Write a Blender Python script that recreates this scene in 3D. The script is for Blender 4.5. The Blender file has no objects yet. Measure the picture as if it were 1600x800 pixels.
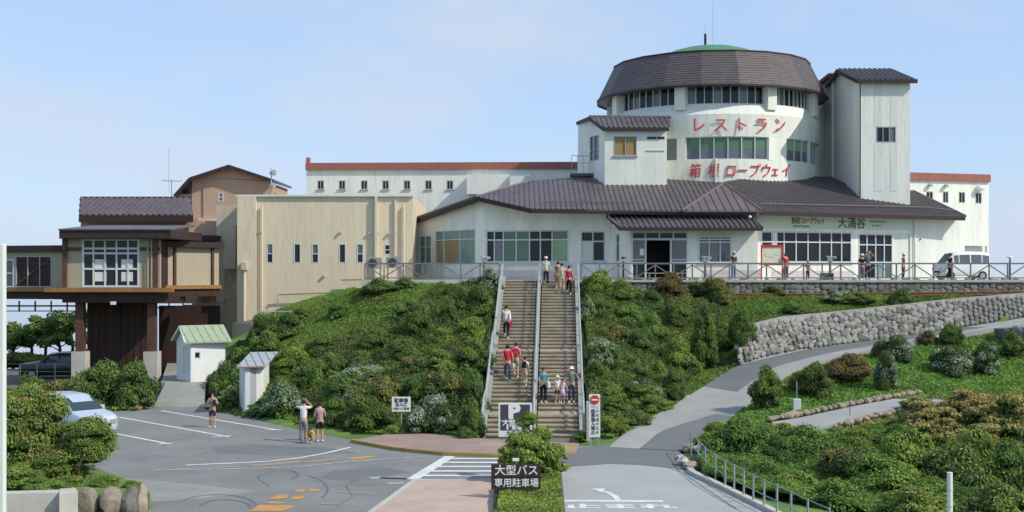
import bpy, math, random
import numpy as np
from mathutils import Vector, Matrix, noise
from mathutils import geometry as mgeo

SC = bpy.context.scene
COL = SC.collection
R = math.radians

# ------------------------------------------------------------------ camera
F, CZ, HY = 1900.0, 7.0, 430.0          # focal length in photo pixels, eye height, horizon row
cd = bpy.data.cameras.new('camera')
cam = bpy.data.objects.new('camera', cd)
COL.objects.link(cam)
cam.location = (0, 0, CZ)
cam.rotation_euler = (R(90), 0, 0)
cd.sensor_width = 36.0
cd.lens = 36.0 * F / 1600.0
cd.shift_y = (HY - 400.0) / 1600.0
cd.clip_start = 0.2
cd.clip_end = 5000
SC.camera = cam

# ------------------------------------------------------------------ light
SUN_EL, SUN_AZ = 41.0, 27.0     # height, and how far the sun stands in front of the facades (from +X towards -Y)
sdir = Vector((math.cos(R(SUN_EL)) * math.cos(R(SUN_AZ)), -math.cos(R(SUN_EL)) * math.sin(R(SUN_AZ)), math.sin(R(SUN_EL))))
sl = bpy.data.lights.new('sun', 'SUN')
sl.energy = 2.7
sl.angle = R(0.55)
sl.color = (1.0, 0.93, 0.80)
so = bpy.data.objects.new('sun', sl)
so.rotation_euler = (-sdir).to_track_quat('-Z', 'Y').to_euler()
so.location = (40, -20, 60)
COL.objects.link(so)

w = bpy.data.worlds.new('World')
SC.world = w
w.use_nodes = True
nt = w.node_tree
nt.nodes.clear()
N, L = nt.nodes, nt.links
out = N.new('ShaderNodeOutputWorld')
bg = N.new('ShaderNodeBackground')
bg.inputs['Strength'].default_value = 0.15
sky = N.new('ShaderNodeTexSky')
sky.sky_type = 'NISHITA'
sky.sun_disc = False
sky.sun_elevation = R(SUN_EL)
sky.sun_rotation = math.atan2(sdir.x, sdir.y)
sky.altitude = 1000
sky.air_density = 1.0
sky.dust_density = 2.0
sky.ozone_density = 1.5
geo = N.new('ShaderNodeTexCoord')
sep = N.new('ShaderNodeSeparateXYZ')
L.new(geo.outputs['Generated'], sep.inputs[0])
# thin high haze everywhere, pale cloud bank low over the horizon
ns = N.new('ShaderNodeTexNoise')
ns.inputs['Scale'].default_value = 2.6
ns.inputs['Detail'].default_value = 6
ns.inputs['Roughness'].default_value = 0.55
mp = N.new('ShaderNodeMapping')
mp.inputs['Scale'].default_value = (1, 1, 2.6)
mp.inputs['Location'].default_value = (1.3, 0.4, 0)
L.new(geo.outputs['Generated'], mp.inputs[0])
L.new(mp.outputs[0], ns.inputs[0])
mr = N.new('ShaderNodeMapRange')        # height term: 1 at the horizon, 0 higher up
mr.inputs['From Min'].default_value = 0.0
mr.inputs['From Max'].default_value = 0.17
mr.inputs['To Min'].default_value = 1.0
mr.inputs['To Max'].default_value = 0.0
mr.interpolation_type = 'SMOOTHSTEP'
L.new(sep.outputs['Z'], mr.inputs['Value'])
ad = N.new('ShaderNodeMath'); ad.operation = 'MULTIPLY_ADD'
L.new(ns.outputs['Fac'], ad.inputs[0])
ad.inputs[1].default_value = 3.6
ad.inputs[2].default_value = -1.95
a2 = N.new('ShaderNodeMath'); a2.operation = 'ADD'
L.new(ad.outputs[0], a2.inputs[0]); L.new(mr.outputs[0], a2.inputs[1])
r2 = N.new('ShaderNodeMapRange')
r2.inputs['From Min'].default_value = -0.15
r2.inputs['From Max'].default_value = 1.0
r2.inputs['To Min'].default_value = 0.0
r2.inputs['To Max'].default_value = 0.92
r2.interpolation_type = 'SMOOTHSTEP'
L.new(a2.outputs[0], r2.inputs['Value'])
mx = N.new('ShaderNodeMix'); mx.data_type = 'RGBA'
L.new(r2.outputs[0], mx.inputs['Factor'])
tint = N.new('ShaderNodeMix'); tint.data_type = 'RGBA'; tint.blend_type = 'MULTIPLY'
tint.inputs['Factor'].default_value = 1.0
L.new(sky.outputs[0], tint.inputs['A'])
tint.inputs['B'].default_value = (1.0, 1.0, 1.0, 1)
base = N.new('ShaderNodeMix'); base.data_type = 'RGBA'      # thin uniform high haze over the whole dome
base.inputs['Factor'].default_value = 0.72
base.inputs['B'].default_value = (2.1, 2.9, 4.2, 1)
L.new(tint.outputs['Result'], base.inputs['A'])
L.new(base.outputs['Result'], mx.inputs['A'])
mx.inputs['B'].default_value = (3.0, 3.35, 4.0, 1)
L.new(mx.outputs['Result'], bg.inputs['Color'])
L.new(bg.outputs[0], out.inputs[0])

SC.view_settings.view_transform = 'Standard'
SC.view_settings.look = 'None'
SC.view_settings.exposure = 0.52
SC.view_settings.gamma = 1.0
SC.cycles.max_bounces = 5
SC.cycles.transparent_max_bounces = 6

# ------------------------------------------------------------------ helpers
rnd = random.Random(7)

def at(px, py, Y):
    return Vector(((px - 800) * Y / F, Y, CZ - (py - HY) * Y / F))
def gx(px, Y): return (px - 800) * Y / F
def gz(py, Y): return CZ - (py - HY) * Y / F
def ground(px, py, z=0.0):
    Y = (CZ - z) * F / (py - HY)
    return Vector(((px - 800) * Y / F, Y, z))

def tag(o, label=None, cat=None, group=None, kind=None):
    if label: o['label'] = label
    if cat: o['category'] = cat
    if group: o['group'] = group
    if kind: o['kind'] = kind
    return o

def thing(name, label, cat, loc=(0, 0, 0), group=None, rz=0.0):
    o = bpy.data.objects.new(name, None)
    o.empty_display_size = 0.3
    COL.objects.link(o)
    o.location = loc
    o.rotation_euler = (0, 0, rz)
    return tag(o, label, cat, group)

def wloc(o):
    v = Vector((0, 0, 0))
    while o is not None:
        v += Vector(o.location)
        o = o.parent
    return v

MATS = {}
def mat(name, col, rough=0.8, var=0.12, scale=3.0, bump=0.0, bscale=20.0, metal=0.0, streak=False, col2=None,
        emit=None, spec=0.3, stretch=None, island=0.0, trans=0.0):
    if name in MATS: return MATS[name]
    m = bpy.data.materials.new(name)
    m.use_nodes = True
    t = m.node_tree
    n, l = t.nodes, t.links
    b = n['Principled BSDF']
    b.inputs['Roughness'].default_value = rough
    b.inputs['Metallic'].default_value = metal
    b.inputs['Specular IOR Level'].default_value = spec
    c1 = tuple(col) + (1,)
    c2 = (tuple(col2) + (1,)) if col2 else tuple(min(1, c * (1 - 2 * var)) for c in col) + (1,)
    tc = n.new('ShaderNodeTexCoord')
    mpn = n.new('ShaderNodeMapping')
    l.new(tc.outputs['Object'], mpn.inputs[0])
    if streak: mpn.inputs['Scale'].default_value = (1, 1, 0.08)
    if stretch: mpn.inputs['Scale'].default_value = stretch
    no = n.new('ShaderNodeTexNoise')
    no.inputs['Scale'].default_value = scale
    no.inputs['Detail'].default_value = 5
    no.inputs['Roughness'].default_value = 0.6
    l.new(mpn.outputs[0], no.inputs[0])
    rp = n.new('ShaderNodeValToRGB')
    rp.color_ramp.elements[0].position = 0.32
    rp.color_ramp.elements[1].position = 0.68
    rp.color_ramp.elements[0].color = c2
    rp.color_ramp.elements[1].color = c1
    l.new(no.outputs['Fac'], rp.inputs[0])
    colout = rp.outputs[0]
    if streak:      # rain streaks and grime runs on top of the broad tone
        mq = n.new('ShaderNodeMapping'); mq.inputs['Scale'].default_value = (1, 1, 0.13)
        l.new(tc.outputs['Object'], mq.inputs[0])
        nq = n.new('ShaderNodeTexNoise'); nq.inputs['Scale'].default_value = 4.5; nq.inputs['Detail'].default_value = 7; nq.inputs['Roughness'].default_value = 0.68
        l.new(mq.outputs[0], nq.inputs[0])
        rq = n.new('ShaderNodeValToRGB'); rq.color_ramp.elements[0].position = 0.30; rq.color_ramp.elements[1].position = 0.52
        rq.color_ramp.elements[0].color = (.70, .69, .64, 1); rq.color_ramp.elements[1].color = (1, 1, 1, 1)
        l.new(nq.outputs['Fac'], rq.inputs[0])
        mu = n.new('ShaderNodeMix'); mu.data_type = 'RGBA'; mu.blend_type = 'MULTIPLY'; mu.inputs['Factor'].default_value = 0.5
        l.new(colout, mu.inputs['A']); l.new(rq.outputs[0], mu.inputs['B']); colout = mu.outputs['Result']
    if island > 0:
        gi = n.new('ShaderNodeNewGeometry')
        oi = n.new('ShaderNodeObjectInfo')
        hs = n.new('ShaderNodeHueSaturation')
        mrr = n.new('ShaderNodeMapRange')
        mrr.inputs['To Min'].default_value = 1 - island
        mrr.inputs['To Max'].default_value = 1 + island
        l.new(gi.outputs['Random Per Island'], mrr.inputs['Value'])
        l.new(mrr.outputs[0], hs.inputs['Value'])
        mh = n.new('ShaderNodeMapRange')
        mh.inputs['To Min'].default_value = 0.485
        mh.inputs['To Max'].default_value = 0.515
        l.new(oi.outputs['Random'], mh.inputs['Value'])
        l.new(mh.outputs[0], hs.inputs['Hue'])
        l.new(colout, hs.inputs['Color'])
        colout = hs.outputs[0]
    l.new(colout, b.inputs['Base Color'])
    if bump > 0:
        nb = n.new('ShaderNodeTexNoise')
        nb.inputs['Scale'].default_value = bscale
        nb.inputs['Detail'].default_value = 4
        l.new(mpn.outputs[0] if not streak else tc.outputs['Object'], nb.inputs[0])
        bp = n.new('ShaderNodeBump')
        bp.inputs['Strength'].default_value = bump
        bp.inputs['Distance'].default_value = 0.03
        l.new(nb.outputs['Fac'], bp.inputs['Height'])
        l.new(bp.outputs[0], b.inputs['Normal'])
    if trans > 0:
        tr = n.new('ShaderNodeBsdfTranslucent')
        l.new(colout, tr.inputs['Color'])
        ms = n.new('ShaderNodeMixShader')
        ms.inputs[0].default_value = trans
        l.new(b.outputs[0], ms.inputs[1]); l.new(tr.outputs[0], ms.inputs[2])
        l.new(ms.outputs[0], n['Material Output'].inputs[0])
    MATS[name] = m
    return m

class MB:
    """collects shapes in world coordinates, builds ONE mesh object relative to its parent"""
    def __init__(s): s.v = []; s.f = []; s.mi = []; s.cur = 0
    def add(s, vs, fs):
        o = len(s.v)
        s.v += [tuple(v) for v in vs]
        s.f += [tuple(i + o for i in f) for f in fs]
        s.mi += [s.cur] * len(fs)
        return s
    def box(s, c, d, rz=0.0, m=None):
        hx, hy, hz = d[0] / 2, d[1] / 2, d[2] / 2
        ca, sa = math.cos(rz), math.sin(rz)
        vs = []
        for x, y, z in ((-1,-1,-1),(1,-1,-1),(1,1,-1),(-1,1,-1),(-1,-1,1),(1,-1,1),(1,1,1),(-1,1,1)):
            X, Y = x * hx, y * hy
            vs.append((c[0] + X * ca - Y * sa, c[1] + X * sa + Y * ca, c[2] + z * hz))
        return s.add(vs, [(0,3,2,1),(4,5,6,7),(0,1,5,4),(1,2,6,5),(2,3,7,6),(3,0,4,7)])
    def prism(s, pts, z0, z1):
        n = len(pts)
        a = sum(pts[i][0] * pts[(i+1) % n][1] - pts[(i+1) % n][0] * pts[i][1] for i in range(n))
        if a < 0: pts = pts[::-1]
        vs = [(p[0], p[1], z0) for p in pts] + [(p[0], p[1], z1) for p in pts]
        return s.add(vs, [tuple(range(n))[::-1], tuple(range(n, 2*n))] + [(i, (i+1) % n, n + (i+1) % n, n + i) for i in range(n)])
    def slab(s, pts, t):
        """planar 3d polygon with thickness t downward"""
        n = len(pts)
        vs = [tuple(p) for p in pts] + [(p[0], p[1], p[2] - t) for p in pts]
        nz = sum(pts[i][0] * pts[(i+1) % n][1] - pts[(i+1) % n][0] * pts[i][1] for i in range(n))
        top, bot = tuple(range(n)), tuple(range(n, 2*n))[::-1]
        if nz < 0: top, bot = top[::-1], bot[::-1]
        return s.add(vs, [top, bot] + [(i, (i+1) % n, n + (i+1) % n, n + i) for i in range(n)])
    def beam(s, p0, p1, w, h, up=Vector((0, 0, 1))):
        p0, p1 = Vector(p0), Vector(p1)
        d = (p1 - p0).normalized()
        if abs(d.dot(up)) > 0.99: up = Vector((0, 1, 0))
        a = d.cross(up).normalized()
        b = a.cross(d).normalized()
        vs = []
        for p in (p0, p1):
            for x, y in ((-1,-1),(1,-1),(1,1),(-1,1)):
                vs.append(p + a * (x * w / 2) + b * (y * h / 2))
        return s.add(vs, [(0,1,2,3),(7,6,5,4),(0,4,5,1),(1,5,6,2),(2,6,7,3),(3,7,4,0)])
    def tube(s, pts, r, n=6, cap=True):
        pts = [Vector(p) for p in pts]
        rs = r if isinstance(r, (list, tuple)) else [r] * len(pts)
        vs, fs = [], []
        for i, p in enumerate(pts):
            d = (pts[min(i+1, len(pts)-1)] - pts[max(i-1, 0)]).normalized()
            u = Vector((0, 0, 1)) if abs(d.z) < 0.9 else Vector((1, 0, 0))
            a = d.cross(u).normalized(); b = a.cross(d)
            for k in range(n):
                t = 2 * math.pi * k / n
                vs.append(p + (a * math.cos(t) + b * math.sin(t)) * rs[i])
        for i in range(len(pts) - 1):
            for k in range(n):
                k2 = (k + 1) % n
                fs.append((i*n + k, i*n + k2, (i+1)*n + k2, (i+1)*n + k))
        if cap:
            fs.append(tuple(range(n))[::-1]); fs.append(tuple(range((len(pts)-1)*n, len(pts)*n)))
        return s.add(vs, fs)
    def lathe(s, c, prof, n=12, sx=1, sy=1):
        vs, fs = [], []
        for r, z in prof:
            for k in range(n):
                t = 2 * math.pi * k / n
                vs.append((c[0] + r * sx * math.cos(t), c[1] + r * sy * math.sin(t), c[2] + z))
        for i in range(len(prof) - 1):
            for k in range(n):
                k2 = (k + 1) % n
                fs.append((i*n + k, i*n + k2, (i+1)*n + k2, (i+1)*n + k))
        fs.append(tuple(range(n))[::-1]); fs.append(tuple(range((len(prof)-1)*n, len(prof)*n)))
        return s.add(vs, fs)
    def build(s, name, m, parent=None, label=None, smooth=False, mats=None, kind=None, cat=None, group=None, bevel=0):
        off = wloc(parent) if parent else Vector((0, 0, 0))
        if parent is None and s.v:
            a = np.array(s.v)
            off = Vector((float(a[:, 0].mean()), float(a[:, 1].mean()), float(a[:, 2].min())))
        me = bpy.data.meshes.new(name)
        me.from_pydata([(v[0] - off.x, v[1] - off.y, v[2] - off.z) for v in s.v], [], s.f)
        for mm in ([m] + (mats or [])): me.materials.append(mm)
        if mats: me.polygons.foreach_set('material_index', s.mi)
        if smooth: me.polygons.foreach_set('use_smooth', [True] * len(me.polygons))
        me.update()
        o = bpy.data.objects.new(name, me)
        COL.objects.link(o)
        if parent: o.parent = parent
        else: o.location = off
        if bevel:
            bv = o.modifiers.new('bevel', 'BEVEL'); bv.width = bevel; bv.segments = 2; bv.limit_method = 'ANGLE'
        return tag(o, label, cat, group, kind)

def struct(name, mb, m, **k): return mb.build(name, m, kind='structure', **k)

def curve_to_mesh(name, c, m):
    t = bpy.data.objects.new('tmp_text', c); COL.objects.link(t)
    me = bpy.data.meshes.new_from_object(t.evaluated_get(bpy.context.evaluated_depsgraph_get()))
    bpy.data.objects.remove(t); me.name = name
    me.materials.clear(); me.materials.append(m)
    o = bpy.data.objects.new(name, me); COL.objects.link(o)
    return o

def text(body, loc, size, m, parent, rotz=0.0, rotx=90.0, name='lettering', sx=1.0, extr=0.006, bold=0.0, shear=0.0):
    c = bpy.data.curves.new(name, 'FONT')
    c.body = body; c.size = size; c.align_x = 'CENTER'; c.align_y = 'CENTER'
    c.extrude = extr; c.offset = bold; c.shear = shear
    c.resolution_u = 2
    c.materials.append(m)
    o = curve_to_mesh(name, c, m)
    o.parent = parent
    o.location = Vector(loc) - wloc(parent)
    o.rotation_euler = (R(rotx), 0, rotz)
    o.scale = (sx, 1, 1)
    return o

class Fac:
    """a vertical facade plane from plan point A (left) to B (right)"""
    def __init__(s, A, B):
        s.A, s.B = Vector((A[0], A[1])), Vector((B[0], B[1]))
        s.len = (s.B - s.A).length
        s.d = (s.B - s.A) / s.len
        s.n = Vector((s.d.y, -s.d.x))
    @staticmethod
    def px(pa, Ya, pb, Yb): return Fac((gx(pa, Ya), Ya), (gx(pb, Yb), Yb))
    def uz(s, px, py):
        k = (px - 800) / F
        # t*k = Ax+u*dx ; t = Ay+u*dy
        u = (s.A.x - s.A.y * k) / (s.d.y * k - s.d.x)
        t = s.A.y + u * s.d.y
        return u, CZ - (py - HY) * t / F
    def pt(s, u, z, off=0.0):
        p = s.A + s.d * u + s.n * off
        return Vector((p.x, p.y, z))
    @property
    def ang(s): return math.atan2(s.d.y, s.d.x)
    def rect(s, x0, x1, y0, y1):
        u0, za = s.uz(x0, y0); u1, zb = s.uz(x1, y1)
        return (u0, u1, zb, za)

def wall(f, u0, u1, z0, z1, holes, m, parent, name='wall', t=0.25, extra=None, label=None):
    """wall panel with real openings; extra = list of (u,z) polygons added above"""
    b = MB()
    us = sorted({u0, u1} | {h[0] for h in holes} | {h[1] for h in holes})
    zs = sorted({z0, z1} | {h[2] for h in holes} | {h[3] for h in holes})
    us = [u for u in us if u0 - 1e-6 <= u <= u1 + 1e-6]
    for i in range(len(us) - 1):
        # merge vertical runs
        run = None
        for j in range(len(zs) - 1):
            cu, cz = (us[i] + us[i+1]) / 2, (zs[j] + zs[j+1]) / 2
            solid = z0 < cz < z1 and not any(h[0] < cu < h[1] and h[2] < cz < h[3] for h in holes)
            if solid:
                if run is None: run = [zs[j], zs[j+1]]
                else: run[1] = zs[j+1]
            if (not solid or j == len(zs) - 2) and run:
                for off in (0, -t):
                    q = [f.pt(us[i], run[0], off), f.pt(us[i+1], run[0], off), f.pt(us[i+1], run[1], off), f.pt(us[i], run[1], off)]
                    b.add(q, [(0, 1, 2, 3) if off == 0 else (3, 2, 1, 0)])
                run = None
    for h in holes:
        c = [(h[0], h[2]), (h[1], h[2]), (h[1], h[3]), (h[0], h[3])]
        for k in range(4):
            a, d = c[k], c[(k+1) % 4]
            b.add([f.pt(*a, 0), f.pt(*d, 0), f.pt(*d, -t), f.pt(*a, -t)], [(0, 1, 2, 3)])
    for k, (a, d) in enumerate((((u0, z0), (u1, z0)), ((u1, z0), (u1, z1)), ((u1, z1), (u0, z1)), ((u0, z1), (u0, z0)))):
        b.add([f.pt(*a, 0), f.pt(*d, 0), f.pt(*d, -t), f.pt(*a, -t)], [(3, 2, 1, 0)])
    for poly in (extra or []):
        n = len(poly)
        vs = [f.pt(u, z, 0) for u, z in poly] + [f.pt(u, z, -t) for u, z in poly]
        b.add(vs, [tuple(range(n)), tuple(range(n, 2*n))[::-1]] + [(i, n + i, n + (i+1) % n, (i+1) % n) for i in range(n)])
    return b.build(name, m, parent, label=label)

def window(f, r, cols, rows, fm, pm, parent, fw=0.07, depth=0.10, name='window', proud=0.02, sill=False, pms=None, skip=()):
    """r=(u0,u1,z0,z1); cols / rows = lists of fractions between the bars; pane objects are children of the frame"""
    u0, u1, z0, z1 = r
    b = MB()
    cu = [0] + list(cols) + [1]; cz = [0] + list(rows) + [1]
    for k, c in enumerate(cu):
        ww = fw if k in (0, len(cu) - 1) else fw * 0.75
        u = u0 + (u1 - u0) * c
        u = min(max(u, u0 + ww / 2), u1 - ww / 2)
        b.box(f.pt(u, (z0 + z1) / 2, proud - depth / 2), (ww, depth, z1 - z0), f.ang)
    for k, c in enumerate(cz):
        z = z0 + (z1 - z0) * c
        z = min(max(z, z0 + fw / 2), z1 - fw / 2)
        b.box(f.pt((u0 + u1) / 2, z, proud - depth / 2 - 0.004), (u1 - u0 - 0.004, depth - 0.01, fw * 0.9), f.ang)
    if sill: b.box(f.pt((u0 + u1) / 2, z0 - 0.04, 0.03), (u1 - u0 + 0.16, 0.14, 0.07), f.ang)
    w_ = b.build(name, fm, parent)
    for j in range(len(cz) - 1):
        for i in range(len(cu) - 1):
            if (i, j) in skip: continue
            a0, a1 = u0 + (u1 - u0) * cu[i], u0 + (u1 - u0) * cu[i+1]
            b0, b1 = z0 + (z1 - z0) * cz[j], z0 + (z1 - z0) * cz[j+1]
            mm = pms[(i, j)] if pms and (i, j) in pms else pm
            tilt = rnd.uniform(-0.012, 0.012)
            p = MB()
            q = [f.pt(a0, b0, -0.06 + tilt), f.pt(a1, b0, -0.06 - tilt), f.pt(a1, b1, -0.06 - tilt), f.pt(a0, b1, -0.06 + tilt)]
            q += [f.pt(a0, b0, -0.075 + tilt), f.pt(a1, b0, -0.075 - tilt), f.pt(a1, b1, -0.075 - tilt), f.pt(a0, b1, -0.075 + tilt)]
            p.add(q, [(0,1,2,3),(7,6,5,4),(0,4,5,1),(1,5,6,2),(2,6,7,3),(3,7,4,0)])
            p.build('pane', mm, w_)
    return w_

# ------------------------------------------------------------------ materials
M = dict(
    white=mat('white_render', (0.84, 0.85, 0.76), 0.85, col2=(0.69, 0.71, 0.645), scale=1.1, streak=True, bump=0.15, bscale=30),  # tone raised so that walls in shade come out lighter
    white2=mat('white_render_sunlit', (0.75, 0.765, 0.70), 0.85, col2=(0.68, 0.69, 0.63), scale=0.9, streak=True),  # copy of the white render for sunlit walls, tone held down against the sun
    strip=mat('weathered_strip', (0.69, 0.705, 0.67), 0.9, var=0.06, scale=1.5, streak=True),
    pinkwall=mat('pinkish_dado', (0.60, 0.55, 0.54), 0.85, var=0.06),
    signgreen=mat('pale_green_band', (0.62, 0.70, 0.60), 0.8, var=0.04),
    beige=mat('beige_render', (0.69, 0.59, 0.44), 0.88, col2=(0.63, 0.54, 0.40), scale=0.7, streak=True, bump=0.15),
    beige2=mat('beige_render_darker', (0.56, 0.48, 0.36), 0.9, var=0.08, scale=1.2, streak=True),  # same beige, darker all over, for the set-back return, duct and vent box
    tan=mat('tan_render', (0.50, 0.34, 0.24), 0.88, var=0.05, scale=1.0),
    cream=mat('cream_panel', (0.40, 0.345, 0.25), 0.8, var=0.06),  # cream darkened, the shade under the bridge canopy is put into the colour
    redband=mat('red_brown_parapet', (0.33, 0.13, 0.10), 0.7, var=0.08, streak=True),
    tile=mat('brown_roof_tile', (0.128, 0.105, 0.108), 0.5, col2=(0.085, 0.070, 0.074), scale=1.4, spec=0.5, bump=0.3, bscale=8),
    tilered=mat('reddish_roof_tile', (0.155, 0.12, 0.12), 0.5, col2=(0.115, 0.09, 0.09), scale=1.4, spec=0.5),
    fascia=mat('dark_brown_fascia', (0.045, 0.028, 0.028), 0.6, var=0.1),
    brown=mat('brown_painted_steel', (0.115, 0.055, 0.04), 0.6, var=0.15),
    dbrown=mat('dark_brown_panel', (0.06, 0.03, 0.026), 0.7, col2=(0.035, 0.02, 0.018), scale=1.5, streak=True),
    orange=mat('orange_brown_beam', (0.33, 0.17, 0.06), 0.6, col2=(0.24, 0.12, 0.045)),
    mansard=mat('mansard_sheet', (0.120, 0.098, 0.098), 0.5, col2=(0.09, 0.074, 0.076), scale=2, spec=0.4),
    dome=mat('green_dome_paint', (0.09, 0.25, 0.125), 0.6, var=0.1),
    frame=mat('pale_window_frame', (0.60, 0.63, 0.62), 0.5, var=0.05),
    greyframe=mat('grey_window_frame', (0.36, 0.38, 0.40), 0.5, var=0.05),
    glass=mat('dark_glass', (0.022, 0.030, 0.036), 0.12, col2=(0.012, 0.018, 0.022), scale=0.7, spec=0.3),
    glassgreen=mat('green_blind_glass', (0.10, 0.19, 0.115), 0.15, col2=(0.07, 0.15, 0.09), scale=0.8, spec=0.5),
    glasslime=mat('lime_blind_glass', (0.27, 0.40, 0.22), 0.2, col2=(0.20, 0.32, 0.17), scale=0.8, spec=0.5),
    glassteal=mat('pale_teal_glass', (0.20, 0.33, 0.29), 0.12, col2=(0.13, 0.23, 0.20), scale=0.6, spec=0.5),
    glasstan=mat('tan_curtain_glass', (0.34, 0.25, 0.13), 0.25, col2=(0.26, 0.22, 0.13), scale=2.5, stretch=(3, 3, 0.2), spec=0.4),
    glassgrey=mat('grey_sky_glass', (0.13, 0.16, 0.17), 0.08, col2=(0.08, 0.10, 0.11), scale=0.7, spec=0.6),
    concrete=mat('concrete', (0.33, 0.33, 0.30), 0.9, col2=(0.25, 0.25, 0.23), scale=1.2, bump=0.3),
    dconcrete=mat('dark_stained_concrete', (0.15, 0.15, 0.135), 0.9, col2=(0.09, 0.09, 0.08), scale=1.0, streak=True),
    lconcrete=mat('pale_concrete', (0.50, 0.49, 0.44), 0.9, col2=(0.40, 0.39, 0.35), scale=1.2, bump=0.3),
    step=mat('worn_step', (0.40, 0.345, 0.26), 0.9, col2=(0.26, 0.22, 0.165), scale=1.3, bump=0.4, bscale=12),
    riser=mat('dark_riser', (0.36, 0.31, 0.235), 0.9, col2=(0.24, 0.205, 0.155), scale=1.5),
    galv=mat('galvanised_rail', (0.46, 0.50, 0.49), 0.45, var=0.12, metal=0.3, scale=8),
    greysteel=mat('grey_fence_steel', (0.20, 0.19, 0.20), 0.6, var=0.15, scale=5),
    asphalt=mat('asphalt', (0.235, 0.238, 0.226), 0.95, col2=(0.175, 0.18, 0.172), scale=0.35, bump=0.35, bscale=60),
    asphalt2=mat('pale_asphalt', (0.38, 0.385, 0.372), 0.95, col2=(0.325, 0.33, 0.32), scale=0.4, bump=0.35, bscale=60),
    asphalt3=mat('dark_asphalt', (0.17, 0.178, 0.18), 0.95, col2=(0.145, 0.152, 0.155), scale=0.5, bump=0.35, bscale=60),
    roadgrey=mat('hill_road_surface', (0.36, 0.355, 0.335), 0.95, col2=(0.29, 0.29, 0.275), scale=0.5, bump=0.35, bscale=50),
    apron=mat('worn_concrete_apron', (0.30, 0.30, 0.27), 0.95, col2=(0.22, 0.23, 0.21), scale=0.8, bump=0.3),
    brick=mat('pink_paver', (0.50, 0.375, 0.31), 0.9, col2=(0.40, 0.30, 0.25), scale=1.0, bump=0.3, bscale=14),
    brick2=mat('dull_paver', (0.34, 0.24, 0.20), 0.9, col2=(0.27, 0.20, 0.17), scale=0.9, bump=0.3, bscale=14),
    yellow=mat('worn_yellow_kerb', (0.42, 0.30, 0.07), 0.85, col2=(0.25, 0.20, 0.10), scale=1.5),
    paint=mat('white_road_paint', (0.72, 0.74, 0.73), 0.8, col2=(0.50, 0.52, 0.52), scale=1.8),
    wornpaint=mat('worn_white_paint', (0.45, 0.47, 0.46), 0.85, col2=(0.25, 0.27, 0.27), scale=3.5),
    opaint=mat('worn_orange_paint', (0.60, 0.30, 0.08), 0.85, col2=(0.40, 0.22, 0.09), scale=2.5),
    opaint2=mat('faded_orange_paint', (0.45, 0.27, 0.16), 0.85, col2=(0.26, 0.22, 0.19), scale=2.5),
    tyre=mat('skid_mark_rubber', (0.155, 0.165, 0.168), 0.9, var=0.1),
    red=mat('sign_red', (0.62, 0.035, 0.06), 0.6, var=0.1, scale=5),
    redpipe=mat('red_brown_pipe', (0.24, 0.085, 0.065), 0.6, var=0.15),
    black=mat('black', (0.02, 0.02, 0.022), 0.5, var=0.1),
    signwhite=mat('sign_white', (0.74, 0.75, 0.73), 0.6, var=0.04),
    signdark=mat('sign_dark_brown', (0.045, 0.033, 0.033), 0.6, var=0.1),
    signnavy=mat('sign_charcoal', (0.06, 0.063, 0.085), 0.6, var=0.1),
    chrome=mat('silver_metal', (0.55, 0.57, 0.58), 0.3, metal=0.7, var=0.05),
    stone1=mat('pale_wall_stone', (0.40, 0.385, 0.35), 0.92, col2=(0.25, 0.24, 0.22), scale=4, bump=0.6, bscale=9, island=0.01),
    stone2=mat('grey_wall_stone', (0.27, 0.26, 0.245), 0.92, col2=(0.17, 0.165, 0.155), scale=4, bump=0.6, bscale=9, island=0.01),
    stone3=mat('dark_wall_stone', (0.19, 0.19, 0.165), 0.92, col2=(0.11, 0.115, 0.09), scale=4, bump=0.6, bscale=9, island=0.01),
    boulder=mat('brown_boulder', (0.30, 0.26, 0.20), 0.92, col2=(0.16, 0.14, 0.11), scale=2.5, bump=0.8, bscale=6),
    edging=mat('pinkish_edging_stone', (0.42, 0.34, 0.26), 0.92, col2=(0.26, 0.21, 0.16), scale=3.5, bump=0.6),
    bark=mat('bark', (0.10, 0.075, 0.05), 0.95, var=0.2, scale=6),
    ply=mat('tan_shutter', (0.36, 0.24, 0.11), 0.6, col2=(0.27, 0.18, 0.08), scale=3, stretch=(6, 6, 0.3)),
    shedgreen=mat('pale_green_roof', (0.34, 0.40, 0.27), 0.6, var=0.08),
    ac=mat('ac_grey', (0.28, 0.29, 0.27), 0.6, var=0.08),
    carsilver=mat('car_silver', (0.52, 0.60, 0.66), 0.25, metal=0.25, var=0.02, spec=0.6),
    carblack=mat('car_black', (0.02, 0.022, 0.025), 0.2, var=0.05, spec=0.6),
    carwhite=mat('car_white', (0.72, 0.76, 0.76), 0.3, var=0.02, spec=0.5),
    carglass=mat('car_glass', (0.03, 0.05, 0.055), 0.06, var=0.1, spec=0.7),
    rubber=mat('rubber', (0.02, 0.02, 0.02), 0.8, var=0.1),
    skin=mat('skin', (0.50, 0.30, 0.20), 0.6, var=0.05),
    hair=mat('hair', (0.018, 0.013, 0.012), 0.6, var=0.1),
)
def cloth(name, c): return mat('cloth_' + name, c, 0.9, var=0.12, scale=6)
V3 = lambda x, y, z: Vector((x, y, z))
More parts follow.
